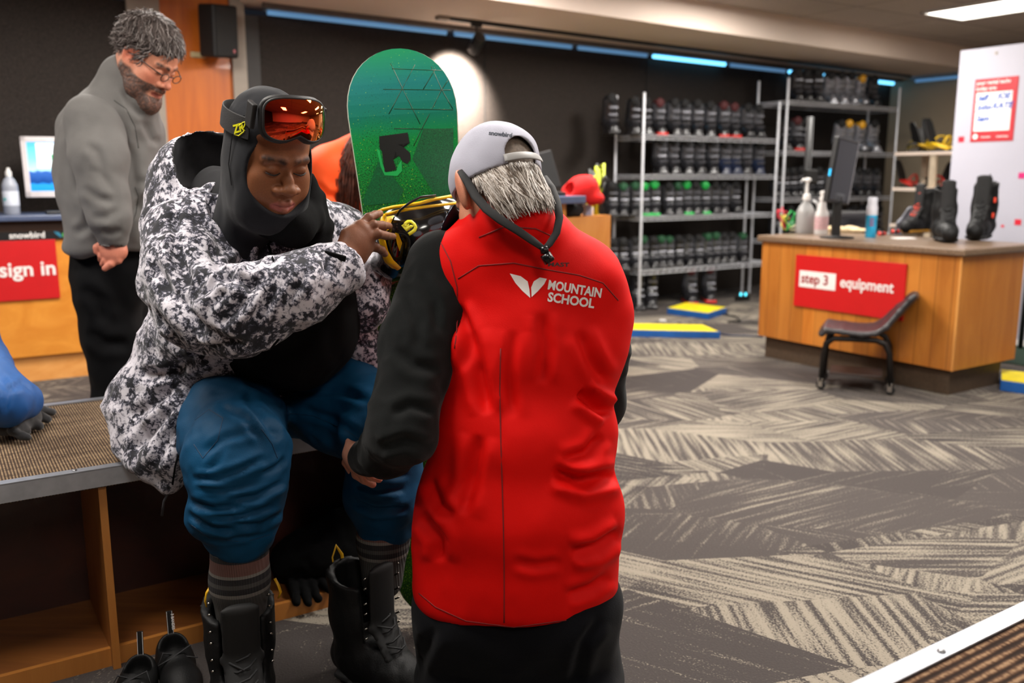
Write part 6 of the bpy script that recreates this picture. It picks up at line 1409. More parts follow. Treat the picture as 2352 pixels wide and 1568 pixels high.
# glasses retainer cord
M_cord = mat('retainer_black', (36, 36, 37), .8)
gl = thing('eyeglass_cord', 'black eyewear retainer cord with toggle hanging behind the capped head', 'cord', HB)
w = MB(); w.tube([P(1056, 392, 1.835), P(1072, 415, 1.815), P(1092, 450, 1.79), P(1118, 480, 1.755), P(1150, 505, 1.745), P(1190, 530, 1.745), P(1222, 552, 1.75), P(1250, 572, 1.755)], [.006, .0085, .0095, .0095, .0095, .009, .0085, .006], 8, flat=.4, up=(0, -1, .4)); w.build('cord_loop', M_cord, gl, smooth=True)
w = MB(); w.tube([P(1252, 405, 1.94), P(1268, 430, 1.87), P(1280, 465, 1.81), P(1285, 500, 1.78), P(1278, 535, 1.765), P(1262, 560, 1.757), P(1250, 572, 1.755)], [.005, .007, .008, .008, .008, .0075, .006], 8, flat=.45, up=(0, -1, .4)); w.build('cord_loop', M_cord, gl, smooth=True)
w = MB(); w.tube([P(1249, 566, 1.75), P(1252, 582, 1.75)], .0085, 10); w.tube([P(1252, 583, 1.75), P(1263, 602, 1.75)], .011, 10); w.tube([P(1256, 586, 1.745), P(1268, 598, 1.745)], .007, 8); w.build('toggle', mat('toggle_black', (14, 14, 15), .25), gl, smooth=True)
w = MB(); w.tube([P(1022, 486, 2.02), P(1030, 500, 2.03), P(1044, 506, 2.03), P(1052, 496, 2.02), P(1040, 482, 2.015), P(1024, 482, 2.02)], .0022, 6); w.tube([P(1050, 492, 2.0), P(1062, 430, 1.88)], .0018, 5); w.build('eyeglasses', mat('dark_wire', (50, 50, 54), .3, .6), B, smooth=True)

# ================================================================== C: bearded man standing at the desk
HC = P(338, 132, 3.17); MC = HM(74, 38); SCh = 1.02
Cp = thing('person', 'bearded standing man in grey fleece jacket and glasses looking down beside the check-in desk', 'person', (P(260, 500, 3.3).x, 3.3, 0))
V, Q, C = head_local(fat=1.0, nose=1.15, beard=1, neck=.060, nend=tuple((MC.transposed() @ (P(300, 215, 3.24)-HC))/SCh), h=.0035, skin=(206, 140, 112), lip=(160, 86, 76), brow=(60, 48, 44), beardc=(88, 72, 66), ruddy=(214, 100, 76)); Vh = place_pts(V, MC, HC, SCh)
wC, pC = P(262, 556, 3.04), P(262, 575, 3.03)
fg = [[P(278, 583, 3.03), P(272, 598, 3.02), P(258, 604, 3.02)], [P(266, 590, 3.02), P(256, 606, 3.01), P(241, 616, 3.01)], [P(254, 588, 3.02), P(243, 598, 3.02), P(236, 606, 3.03)], [P(243, 580, 3.03), P(233, 588, 3.03), P(232, 596, 3.05)]]
f = Fld(P(200, 640, 2.95)-Vector((.05, .1, .05)), P(310, 530, 3.15)+Vector((.05, .1, .05)), .0045); skin_hand(f, wC, pC, fg, [P(234, 562, 3.03), P(222, 568, 3.03), P(222, 578, 3.03)], wr=.029, pr=.024, pf=1.5, side=tuple((P(278, 583, 3.03)-P(243, 580, 3.03)).normalized()), fr=.0105)
V2, Q2 = f.mesh(); C2 = tint(V2, (206, 128, 104), [])
cn, cc1, cb, chh = P(302, 205, 3.22), P(262, 330, 3.28), P(272, 450, 3.28), P(258, 570, 3.28); SD = (.25, .97, 0)
f = Fld((-1.95, 2.7, 0), (-.9, 3.9, 1.8), .02); f.chain([chh, cb, cc1, cn], [.13, .13, .12, .06], k=.04); f.cap(cn, HC, .055); s1_, e1_ = P(222, 268, 3.10), P(232, 440, 3.04); f.chain([s1_, e1_, wC], [.05, .045, .028]); f.chain([P(255, 268, 3.48), P(300, 430, 3.5), P(330, 520, 3.40)], [.05, .045, .028]); f.cap(s1_, P(255, 268, 3.48), .06)
f.chain([P(245, 610, 3.24), P(262, 760, 3.24), P(262, 760, 3.24)-Vector((0, 0, .55))], [.085, .06, .045]); f.chain([P(262, 610, 3.38), P(290, 760, 3.42), P(290, 760, 3.42)-Vector((0, 0, .55))], [.085, .06, .045])
V4, Q4 = f.mesh(); bV, bQ, bC = merge([(Vh, Q, C), (V2, Q2, C2), (V4, Q4, tint(V4, (206, 140, 112), []))]); to_mesh('body', bV, bQ, M_skin, Cp, col=bC)
f = Fld((-1.95, 2.75, .78), (-.85, 3.8, 1.68), .0085)
f.chain([P(300, 232, 3.22), P(262, 320, 3.28), P(262, 400, 3.28), P(276, 470, 3.28), P(268, 545, 3.28), P(262, 574, 3.28)], [.095, .160, .176, .180, .162, .150], side=SD, fl=1.12, k=.05)
f.chain([P(292, 178, 3.20), P(296, 225, 3.22)], [.080, .09], k=.03); f.cap(P(292, 175, 3.2), P(332, 232, 3.18), .055, .034, k=.04); f.chain([P(280, 240, 3.2), P(222, 285, 3.12)], [.09, .092], k=.06); f.chain([P(290, 240, 3.3), P(262, 285, 3.46)], [.09, .088], k=.05)
f.ell(P(325, 150, 3.18), (.075, .072, .085), op='sub', k=.01)
f.plane(P(262, 582, 3.1), (0, 0, -1), k=.02)
gj = garment('fleece_jacket', f, M_grey, Cp, noise=((.016, (6, 6, 5), 81), (.006, (14, 14, 11), 82)), lines=[([(345, 560), (340, 500), (310, 460)], 14, .012), ([(300, 330), (310, 400), (310, 470)], 12, .010), ([(255, 250), (280, 300), (285, 360)], 10, .010), ([(365, 440), (330, 460), (300, 500)], 11, .012), ([(170, 300), (185, 380), (175, 450)], 10, .010), ([(390, 400), (350, 420), (310, 420)], 9, .008), ([(170, 540), (200, 520), (215, 480)], 9, .010), ([(285, 200), (300, 240), (330, 270)], 8, .010), ([(330, 280), (350, 320), (370, 330)], 8, .008)])
f = Fld((-1.95, 2.75, .78), (-.85, 3.3, 1.68), .0085); f.chain([P(216, 282, 3.10), P(228, 360, 3.05), P(238, 440, 3.03)], [.094, .088, .074], k=.04); f.chain([P(238, 440, 3.03), P(250, 500, 3.02), P(258, 546, 3.03)], [.074, .066, .052], k=.03); f.cap(P(258, 552, 3.03), P(262, 585, 3.03), .036, .04, op='sub', k=.004)
garment('sleeve', f, M_grey, Cp, noise=((.008, (8, 8, 7), 83), (.003, (20, 20, 16), 84)), lines=[([(190, 430), (225, 455), (262, 465)], 8, .006), ([(215, 385), (240, 410), (262, 440)], 8, .005), ([(210, 500), (245, 500), (275, 480)], 8, .006), ([(195, 330), (225, 350), (240, 400)], 9, .006), ([(232, 530), (255, 535), (280, 528)], 7, .006)])
surf_tube('zip', [(305, 190), (322, 205), (340, 228), (356, 250)], gj, .004, mat('zip_dark', (30, 34, 32), .7), gj, lift=.002)
surf_tube('seam', [(262, 230), (290, 250), (310, 290), (318, 340)], gj, .002, mat('grey_seam', (70, 70, 68), .9), gj); surf_tube('pocket_seam', [(300, 520), (312, 490), (318, 450), (310, 430)], gj, .002, _M['grey_seam'], gj)
f = Fld((-1.95, 2.8, .0), (-.85, 3.85, 1.05), .011)
f.chain([P(262, 575, 3.29), P(262, 640, 3.29)], [.148, .150], k=.06); LR = P(262, 770, 3.24); f.chain([P(250, 640, 3.24), LR, LR-Vector((0, 0, .50))], [.125, .098, .090], k=.05); LL_ = P(290, 770, 3.42); f.chain([P(275, 640, 3.38), LL_, LL_-Vector((0, 0, .50))], [.125, .098, .090], k=.05)
garment('trousers', f, M_trs, Cp, noise=((.016, (6, 6, 5), 85), (.005, (14, 14, 12), 86)), lines=[([(200, 760), (240, 790), (300, 790)], 12, .012), ([(190, 660), (230, 690), (240, 740)], 12, .012)])
for L_ in (LR, LL_):
    q = L_-Vector((0, 0, L_.z)); f = Fld(q+Vector((-.12, -.1, 0)), q+Vector((.26, .12, .14)), .009); f.chain([q+Vector((-.05, .02, .05)), q+Vector((.08, 0, .045)), q+Vector((.18, -.03, .035))], [.055, .048, .038], k=.02); f.plane((0, 0, .003), (0, 0, -1)); garment('shoe', f, MB1, Cp)
rs = np.random.RandomState(8); st_ = []
f = Fld((-.12, -.13, -.06), (.12, .14, .17), .005); f.ell((0, .022, .050), (.085, .103, .090), k=.02); f.ell((0, -.032, .072), (.064, .050, .040), k=.03); f.plane((0, -.02, -.01), (0, -.55, -1), k=.02); f.ell((.09, -.02, -.02), (.03, .045, .05), op='sub'); f.ell((-.09, -.02, -.02), (.03, .045, .05), op='sub')
V, Q = f.mesh(); V = fold_noise(V, vnormals(V, Q), .005, (40, 40, 40), 3); hb = to_mesh('hair', place_pts(V, MC, HC, SCh), Q, mat('dark_hair_base', (66, 56, 52), .7), Cp)
while len(st_) < 1800:
    d = rs.randn(3); d /= np.linalg.norm(d); p = np.array((0, .018, .046))+d*np.array((.083, .102, .088))
    if p[2] < -.005-.2*p[1] or (p[1] < -.045 and p[2] < .075) or (abs(p[0]) > .07 and p[1] < .03 and p[2] < .03): continue
    st_.append((p, rs.uniform(.03, .055)))
hs = strands('hair_strands', st_, M_hair, hb, MC, HC, SCh, (0, .018, .046), (.083, .102, .088), lambda p: np.array((.2*np.sign(p[0]), -.9*(p[2] > .06)+.3, -.5+.9*(p[2] < .1)*0)), n=6, w=.0019, cols=[(84, 72, 68), (120, 110, 106), (60, 50, 46), (150, 142, 138)], seed=4, lift=.016, frizz=.5)
w = MB(); cq = lambda x, y, z: HC+(MC @ Vector((x, y, z)))*SCh
for s in (-1, 1):
    w.tube([cq(s*.031+.019*math.cos(a), -.112-.0*a, .0-.003+.014*math.sin(a)) for a in np.linspace(0, 6.4, 18)], .0016, 5); w.tube([cq(s*.050, -.111, .004), cq(s*.074, -.075, .008), cq(s*.081, -.01, .008), cq(s*.082, .022, -.004)], .0020, 5)
w.tube([cq(-.012, -.113, .002), cq(0, -.117, .005), cq(.012, -.113, .002)], .0018, 5); w.build('eyeglasses', mat('glasses_black', (20, 18, 18), .3), Cp, smooth=True)

# ================================================================== D: person in orange behind the board
D = thing('person', 'person in orange top with long brown hair, half hidden behind the green snowboard', 'person', (P(800, 400, 3.7).x, 3.7, 0))
HD = P(898, 240, 3.72); MD = HM(150, 14); V, Q, C = head_local(h=.005, neck=.05, skin=(200, 140, 112)); Vh = place_pts(V, MD, HD)
sDL, sDR = P(758, 385, 3.62), P(935, 370, 3.85); f = Fld((-1.3, 3.2, 0), (.05, 4.3, 1.6), .02)
f.chain([P(835, 640, 3.75), P(835, 500, 3.75), P(838, 400, 3.74), P(845, 310, 3.70)], [.12, .11, .11, .05], k=.04); f.cap(P(845, 310, 3.7), HD, .05); f.cap(sDL, sDR, .06); lD = P(810, 640, 3.72); lE = P(870, 640, 3.8)
wD = P(720, 600, 3.55); f.chain([sDL, P(745, 500, 3.6), wD], [.05, .042, .025]); f.chain([sDR, P(960, 500, 3.8), P(965, 610, 3.7)], [.05, .042, .025])
for q in (wD, P(965, 610, 3.7)): skin_hand(f, q, q+Vector((0, -.02, -.05)), [[q+Vector((-.03+i*.02, -.03, -.09)), q+Vector((-.03+i*.02, -.04, -.15))] for i in range(4)])
for q in (lD, lE): f.chain([q, q-Vector((0, 0, .42)), Vector((q.x, q.y, .08))], [.08, .06, .045])
V4, Q4 = f.mesh(); bV, bQ, bC = merge([(Vh, Q, C), (V4, Q4, tint(V4, (200, 140, 112), []))]); to_mesh('body', bV, bQ, M_skin, D, col=bC)
f = Fld((-1.3, 3.3, .75), (.05, 4.2, 1.62), .011); f.chain([P(835, 640, 3.75), P(830, 520, 3.75), P(832, 410, 3.74), P(845, 345, 3.71)], [.16, .155, .155, .08], side=(.9, .3, 0), fl=1.15, k=.05); f.chain([sDL, P(748, 490, 3.6), P(724, 585, 3.55)], [.085, .075, .055], k=.04); f.chain([sDR, P(955, 490, 3.8), P(962, 595, 3.7)], [.085, .075, .055], k=.04); f.cap(P(845, 360, 3.7), sDL, .08, .085, k=.05)
garment('orange_top', f, mat('bright_orange', (255, 84, 14), .7, var=.05), D, noise=((.010, (8, 8, 6), 91),), lines=[([(722, 420), (750, 450), (790, 455)], 8, .012), ([(730, 480), (770, 500), (810, 490)], 8, .010)])
f = Fld((-1.2, 3.4, .0), (-.1, 4.1, .95), .014)
for q in (lD, lE): f.chain([q, q-Vector((0, 0, .42)), Vector((q.x, q.y, .06))], [.11, .08, .07], k=.04)
garment('trousers', f, M_trs, D)
rs = np.random.RandomState(3); st_ = []
f = Fld((-.12, -.13, -.1), (.12, .14, .16), .006); f.ell((0, .02, .04), (.085, .105, .097), k=.02); f.cap((0, .07, .02), (0, .09, -.08), .06, .05, k=.03); f.ell((0, -.12, -.05), (.06, .07, .09), op='sub'); V, Q = f.mesh(); hb = to_mesh('hair', place_pts(V, MD, HD), Q, mat('brown_hair_base', (64, 34, 24), .6), D)
vs_ = MB()
for k in range(420):
    t = rs.rand(); x0 = 775+rs.rand()*85; p0 = P(830+rs.rand()*60, 250+rs.rand()*40, 3.64+rs.rand()*.05); p1 = P(796+(x0-775)*.8, 330, 3.56+rs.rand()*.05); L = rs.uniform(400, 520); p2 = P(x0-3+rs.randn()*4, (330+L)/2, 3.53+rs.rand()*.03); p3 = P(x0+rs.randn()*8-4, L, 3.53+rs.rand()*.03)
    vs_.tube([p0, p1, p2, p3], [.002, .0028, .0026, .0008], 3)
vs_.build('hair_strands', mat('brown_hair', (84, 42, 28), .5, var=.5, scale=40), hb, smooth=True)

# ================================================================== E: person in blue at the left edge, hand on the bench
E_ = thing('person', 'blue-sleeved arm and black-gloved hand resting on the bench at the left edge', 'person', (P(-170, 900, 2.6).x, 2.6, 0))
hz = BT; gw = G(18, 968, hz+.045); gk = G(62, 962, hz+.035)
f = Fld(gw+Vector((-.25, -.25, -.06)), gk+Vector((.2, .2, .12)), .005)
kn = [G(x, y, hz+.030) for x, y in ((78, 944), (72, 958), (58, 972), (40, 984))]; tp = [G(x, y, hz+.016) for x, y in ((119, 946), (108, 963), (88, 978), (62, 990))]
skin_hand(f, gw, gk, [[k_, k_*.45+t_*.55+Vector((0, 0, .006)), t_] for k_, t_ in zip(kn, tp)], [G(30, 990, hz+.03), G(50, 1000, hz+.02), G(66, 1004, hz+.016)], wr=.034, pr=.026, pf=1.5, side=(0, 1, 0), fr=.0125); f.plane((0, 0, hz+.002), (0, 0, -1)); f.cap(G(-60, 950, hz+.08), gw, .04, .032, k=.02)
eg = f.mesh(); 
f = Fld((-2.6, 1.9, .0), (-1.1, 3.2, 1.5), .02); eb, es = P(-62, 830, 2.62), P(-95, 600, 2.62); et = P(-230, 700, 2.7)
f.chain([gw, eb, es], [.028, .042, .05]); f.chain([es, P(-230, 560, 2.7)], [.06, .06]); f.chain([P(-230, 860, 2.72), et, P(-235, 560, 2.7)], [.13, .13, .08], k=.04); hE = P(-235, 400, 2.66); f.cap(P(-235, 560, 2.7), hE, .05); kE = P(-120, 1000, 2.15); f.chain([P(-200, 900, 2.6), Vector((-1.72, 2.05, .50)), Vector((-1.70, 2.02, .08))], [.09, .07, .045])
f.chain([P(-260, 900, 2.7), Vector((-2.0, 2.0, .50)), Vector((-2.0, 1.97, .08))], [.09, .07, .045]); f.chain([P(-370, 600, 2.7), P(-390, 800, 2.6), Vector((-2.0, 2.2, .6))], [.05, .045, .03]); V4, Q4 = f.mesh(); V, Q, C = head_local(h=.006); Vh = place_pts(V, HM(30, 10), hE)
bV, bQ, bC = merge([(Vh, Q, C), (V4, Q4, tint(V4, (190, 130, 104), []))]); to_mesh('body', bV, bQ, M_skin, E_, col=bC)
V, Q = eg; V = fold_noise(V, vnormals(V, Q), .0025, (35, 35, 35), 9); to_mesh('glove', V, Q, mat('knit_glove', (30, 30, 33), .9, bump=.5, bscale=500, sheen=.3), E_)
f = Fld((-2.4, 2.0, .5), (-1.1, 3.1, 1.5), .009); f.chain([G(52, 925, hz+.085), G(10, 925, hz+.11), eb], [.050, .064, .088], k=.03); f.chain([eb, P(-88, 720, 2.62), es], [.086, .090, .095], k=.03); f.chain([P(-230, 840, 2.72), et, P(-235, 580, 2.7)], [.16, .16, .10], side=U3, fl=1.15, k=.05); f.cap(es, P(-200, 590, 2.7), .09); f.plane((0, 0, hz+.012), (0, 0, -1), k=.01)
garment('jacket', f, mat('blue_jacket', (8, 74, 138), .6, bump=.2, bscale=500), E_, noise=((.008, (10, 10, 8), 95), (.003, (26, 26, 20), 96)), lines=[([(20, 900), (50, 880), (70, 900)], 6, .008), ([(0, 860), (20, 900), (10, 950)], 6, .010)])
f = Fld((-2.4, 1.8, .03), (-1.3, 3.0, .9), .014); f.chain([P(-200, 900, 2.6), Vector((-1.72, 2.05, .50)), Vector((-1.70, 2.02, .10))], [.12, .10, .08], k=.04); f.chain([P(-260, 900, 2.7), Vector((-2.0, 2.0, .50)), Vector((-2.0, 1.97, .10))], [.12, .10, .08], k=.04); garment('trousers', f, M_trs, E_)

# ================================================================== snowboard, base towards the camera
a0, a1 = P(911, 104, 2.37), P(996, 1010, 2.37); ax = (a1-a0).normalized(); Lb = 1.585
bx = frame((math.cos(R(9)), math.sin(R(9)), 0), z=-ax); bx = frame(bx.col[0], z=-ax)         # local x across, z towards the tip, -y out of the base
tipz = 0.0; bo = a0
def bw(t):                                                           # half width along the length, t from the tip
    L = Lb; nose = .150; r = .140; w_ = .141-.020*math.sin(math.pi*min(1, max(0, (t-.16)/(L-.32))))
    if t < .17: w_ = .141*(max(0, 1-((.17-t)/.17)**2.3))**.5
    if t > L-.17: w_ = .139*(max(0, 1-((t-(L-.17))/.17)**2.3))**.5
    return max(w_, .002)
def curl(t): return -.0+(.055*(max(0, .20-t)/.20)**2+.055*(max(0, t-(Lb-.20))/.20)**2)
SBD = thing('snowboard', 'green snowboard standing upright with black arrow logo and black and yellow binding', 'snowboard', (bo.x, bo.y, 0))
T_ = lambda x, t, d=0: bo + bx @ Vector((x, curl(t)+d, -t))
ts = [0.0005]+[.004, .01, .02, .035, .05, .07, .09, .115, .14, .17]+[.17+(Lb-.34)*i/24 for i in range(1, 25)]+[Lb-.14, Lb-.115, Lb-.09, Lb-.06, Lb-.035, Lb-.015, Lb-.003]
def slab(d0, d1, sc_=1.0, n=10):
    w = MB(); v = []; 
    for t in ts:
        hw = bw(t)*sc_
        for d in (d0, d1): v += [T_(-hw+2*hw*i/n, t, d) for i in range(n+1)]
    m_ = n+1; ff = []
    for k in range(len(ts)-1):
        b0, b1 = k*2*m_, (k+1)*2*m_
        for i in range(n): ff += [(b0+i, b0+i+1, b1+i+1, b1+i), (b0+m_+i, b1+m_+i, b1+m_+i+1, b0+m_+i+1)]
        ff += [(b0, b1, b1+m_, b0+m_), (b0+n, b0+m_+n, b1+m_+n, b1+n)]
    ff += [tuple(range(0, m_))+tuple(range(2*m_-1, m_-1, -1)), tuple(range((len(ts)-1)*2*m_, (len(ts)-1)*2*m_+m_))+tuple(range((len(ts)-1)*2*m_+2*m_-1, (len(ts)-1)*2*m_+m_-1, -1))]
    return w.add(v, ff)
slab(.000, .009, 1.0).build('core', mat('board_edge', (206, 206, 190), .4), SBD)
def board_mat():
    m, nt, b = nodes('board_graphic'); L = nt.links; tc = N(nt, 'ShaderNodeTexCoord')
    sep = N(nt, 'ShaderNodeSeparateXYZ'); mp = N(nt, 'ShaderNodeMapping', vector_type='POINT'); L.new(tc.outputs['UV'], sep.inputs[0])
    n1 = N(nt, 'ShaderNodeTexNoise', i_Scale=5.0, i_Detail=3.0); L.new(tc.outputs['UV'], n1.inputs['Vector'])
    a = N(nt, 'ShaderNodeMath', operation='MULTIPLY_ADD', i_1=.10); L.new(n1.outputs['Fac'], a.inputs[0]); L.new(sep.outputs[1], a.inputs[2])
    r = ramp(nt, [(.05, S((0, 122, 78))), (.14, S((0, 112, 108))), (.22, S((0, 118, 96))), (.28, S((0, 140, 62))), (.42, S((6, 134, 44))), (.52, S((44, 150, 36))), (.62, S((12, 122, 40))), (.78, S((80, 170, 30)))]); L.new(a.outputs[0], r.inputs[0])
    n2 = N(nt, 'ShaderNodeTexNoise', i_Scale=330.0, i_Detail=2.0); L.new(tc.outputs['UV'], n2.inputs['Vector'])
    n3 = N(nt, 'ShaderNodeTexNoise', i_Scale=4.2, i_Detail=2.0); mpp = N(nt, 'ShaderNodeMapping'); mpp.inputs['Location'].default_value = (4, 2, 0); L.new(tc.outputs['UV'], mpp.inputs['Vector']); L.new(mpp.outputs[0], n3.inputs['Vector'])
    dn = N(nt, 'ShaderNodeMapRange', i_1=.16, i_2=.52, i_3=-.08, i_4=.26); L.new(sep.outputs[1], dn.inputs[0])
    s1 = N(nt, 'ShaderNodeMath', operation='MULTIPLY_ADD', i_1=.55, i_2=-.12); L.new(n3.outputs['Fac'], s1.inputs[0]); s2 = N(nt, 'ShaderNodeMath', operation='ADD'); L.new(s1.outputs[0], s2.inputs[0]); L.new(dn.outputs[0], s2.inputs[1])
    s3 = N(nt, 'ShaderNodeMath', operation='ADD'); L.new(s2.outputs[0], s3.inputs[0]); L.new(n2.outputs['Fac'], s3.inputs[1])
    r2 = ramp(nt, [(.74, (0, 0, 0)), (.84, (.85, .85, .85))]); L.new(s3.outputs[0], r2.inputs[0])
    mx = N(nt, 'ShaderNodeMix', data_type='RGBA'); L.new(r2.outputs[0], mx.inputs[0]); L.new(r.outputs[0], mx.inputs[6]); mx.inputs[7].default_value = S((8, 46, 24))
    n4 = N(nt, 'ShaderNodeTexNoise', i_Scale=240.0, i_Detail=1.0); mp4 = N(nt, 'ShaderNodeMapping'); mp4.inputs['Location'].default_value = (9, 7, 0); L.new(tc.outputs['UV'], mp4.inputs['Vector']); L.new(mp4.outputs[0], n4.inputs['Vector']); g4 = N(nt, 'ShaderNodeMapRange', i_1=.1, i_2=.5, i_3=-.07, i_4=.03); L.new(sep.outputs[1], g4.inputs[0]); a4 = N(nt, 'ShaderNodeMath', operation='ADD'); L.new(n4.outputs['Fac'], a4.inputs[0]); L.new(g4.outputs[0], a4.inputs[1])
    r4 = ramp(nt, [(.66, (0, 0, 0)), (.72, (.9, .9, .9))]); L.new(a4.outputs[0], r4.inputs[0])
    mx2 = N(nt, 'ShaderNodeMix', data_type='RGBA'); L.new(r4.outputs[0], mx2.inputs[0]); L.new(mx.outputs[2], mx2.inputs[6]); mx2.inputs[7].default_value = S((150, 200, 50))
    L.new(mx2.outputs[2], b.inputs['Base Color']); b.inputs['Roughness'].default_value = .6; b.inputs['Specular IOR Level'].default_value = .25
    return m
g_ = slab(-.0015, .0, .985, 14).build('graphic_face', board_mat(), SBD)
uvl = g_.data.uv_layers.new(name='uv'); inv = bx.transposed()
for lp_ in g_.data.loops:
    q = inv @ (g_.data.vertices[lp_.vertex_index].co-bo); uvl.data[lp_.index].uv = (q.x/1.0+.5, -q.z/1.0)
M_ink = mat('ink_dark_green', (4, 66, 36), .4); M_inkb = mat('ink_black', (16, 20, 18), .35)
for s in ([(900, 158), (1015, 162)], [(880, 205), (1035, 207)], [(905, 250), (1041, 252)], [(905, 295), (1041, 297)], [(897, 145), (925, 205), (965, 285)], [(968, 120), (923, 205), (893, 262)], [(978, 125), (1015, 207), (1040, 250)], [(1038, 170), (1014, 207), (968, 297), (950, 335)], [(1000, 158), (972, 205)]):
    surf_tube('ink_line', s, g_, .0011, M_ink, g_, lift=.0002, n=4, flat=.3, sub=3)
lg = lambda L: [(780+x/2.24, 80+y/2.24) for x, y in L]
surf_poly('dark_triangle', lg([(430, 485), (585, 480), (585, 820), (500, 840), (375, 640)]), g_, mat('ink_deep', (4, 92, 48), .3, var=.6, scale=420), g_, lift=.0006); surf_poly('dark_triangle', lg([(120, 850), (205, 640), (330, 800), (300, 860), (125, 880)]), g_, _M['ink_deep'], g_, lift=.0006)
surf_poly('arrow_logo', lg([(203, 522), (350, 502), (360, 556), (300, 566), (330, 578), (362, 606), (366, 640), (348, 664), (322, 650), (306, 622), (286, 600), (276, 640), (292, 692), (232, 706), (218, 600), (206, 585)]), g_, M_inkb, g_, lift=.0010)
surf_poly('bright_hook', lg([(190, 585), (206, 594), (222, 665), (238, 708), (292, 700), (300, 672), (318, 645), (322, 700), (296, 726), (232, 722), (212, 680)]), g_, mat('ink_bright', (20, 180, 84), .35), g_, lift=.0010)
surf_poly('black_mark', lg([(212, 1440), (240, 1405), (268, 1450), (268, 1580), (236, 1600)]), g_, M_inkb, g_, lift=.0010)
slab(.009, .0105, .985).build('top_sheet', M_blk, SBD)
# binding
bd = Vector(P(950, 545, 2.28))
f = Fld(P(850, 650, 2.05)-Vector((.05, .1, .05)), P(1085, 440, 2.4)+Vector((.05, .05, .05)), .004)
f.chain([P(905, 600, 2.20), P(930, 540, 2.16), P(1000, 515, 2.20), P(1062, 500, 2.25)], [.045, .062, .058, .045], side=(0, 0, 1), fl=1.05, k=.03); f.chain([P(868, 605, 2.22), P(900, 618, 2.24), P(960, 610, 2.28)], [.018, .022, .03], k=.03); f.box(P(960, 560, 2.33), (.09, .028, .075), bx, rnd=.015, k=.02); f.cap(P(920, 555, 2.09), P(915, 610, 2.12), .016, .014, k=.01, op='sub')
V, Q = f.mesh(); V = relax(V, Q, 2); hbk = to_mesh('binding_shell', V, Q, mat('gloss_black', (12, 12, 13), .16, coat=.6, var=.3, scale=90), SBD)
Y1 = mat('binding_bright_yellow', (236, 186, 10), .35); w = MB()
w.tube([P(864, 488, 2.10), P(880, 481, 2.08), P(905, 475, 2.075), P(930, 472, 2.075), P(965, 466, 2.09), P(1000, 457, 2.11), P(1050, 448, 2.15)], .0040, 8); w.tube([P(886, 492, 2.10), P(915, 485, 2.08), P(940, 480, 2.08), P(1000, 472, 2.11), P(1050, 466, 2.15)], .0036, 8); w.build('ankle_ladder', Y1, hbk, smooth=True)
w = MB(); w.tube([P(882, 492, 2.10), P(878, 520, 2.085), P(877, 550, 2.085), P(884, 578, 2.09), P(896, 600, 2.10), P(916, 617, 2.12)], [.006, .0075, .0080, .0085, .009, .007], 8, flat=.5); w.build('heel_cup', Y1, hbk, smooth=True)
surf_poly('yellow_panel', [(888, 497), (906, 494), (898, 512), (893, 528), (886, 530)], hbk, Y1, hbk, lift=.004); surf_poly('yellow_panel', [(907, 534), (915, 536), (924, 558), (918, 577), (912, 560)], hbk, Y1, hbk, lift=.004); surf_poly('yellow_panel', [(874, 580), (888, 582), (898, 600), (918, 612), (916, 620), (900, 616), (884, 602)], hbk, Y1, hbk, lift=.004)
w = MB(); w.tube([P(912, 495, 2.07), P(920, 482, 2.06), P(940, 466, 2.06), P(965, 453, 2.08), P(1000, 449, 2.11)], .0042, 8, flat=.5); w.build('strap_wire', M_blk, hbk, smooth=True)
zg = lambda L: [(720+x/6.03, 420+y/6.03) for x, y in L]
M_em = mat('emblem_yellow', (226, 216, 30), .45)
surf_tube('yellow_emblem', zg([(1262, 600), (1275, 560), (1310, 535), (1355, 535), (1395, 570), (1415, 615), (1400, 655), (1360, 685), (1318, 712)]), hbk, .0046, M_em, hbk, lift=.001, flat=.3)
surf_tube('yellow_emblem', zg([(1372, 612), (1350, 600), (1318, 625), (1282, 655)]), hbk, .0040, M_em, hbk, lift=.001, flat=.3)
surf_poly('yellow_emblem', zg([(1216, 588), (1250, 566), (1276, 590), (1330, 560), (1300, 660), (1284, 668)]), hbk, M_em, hbk, lift=.0016, maxpx=3)

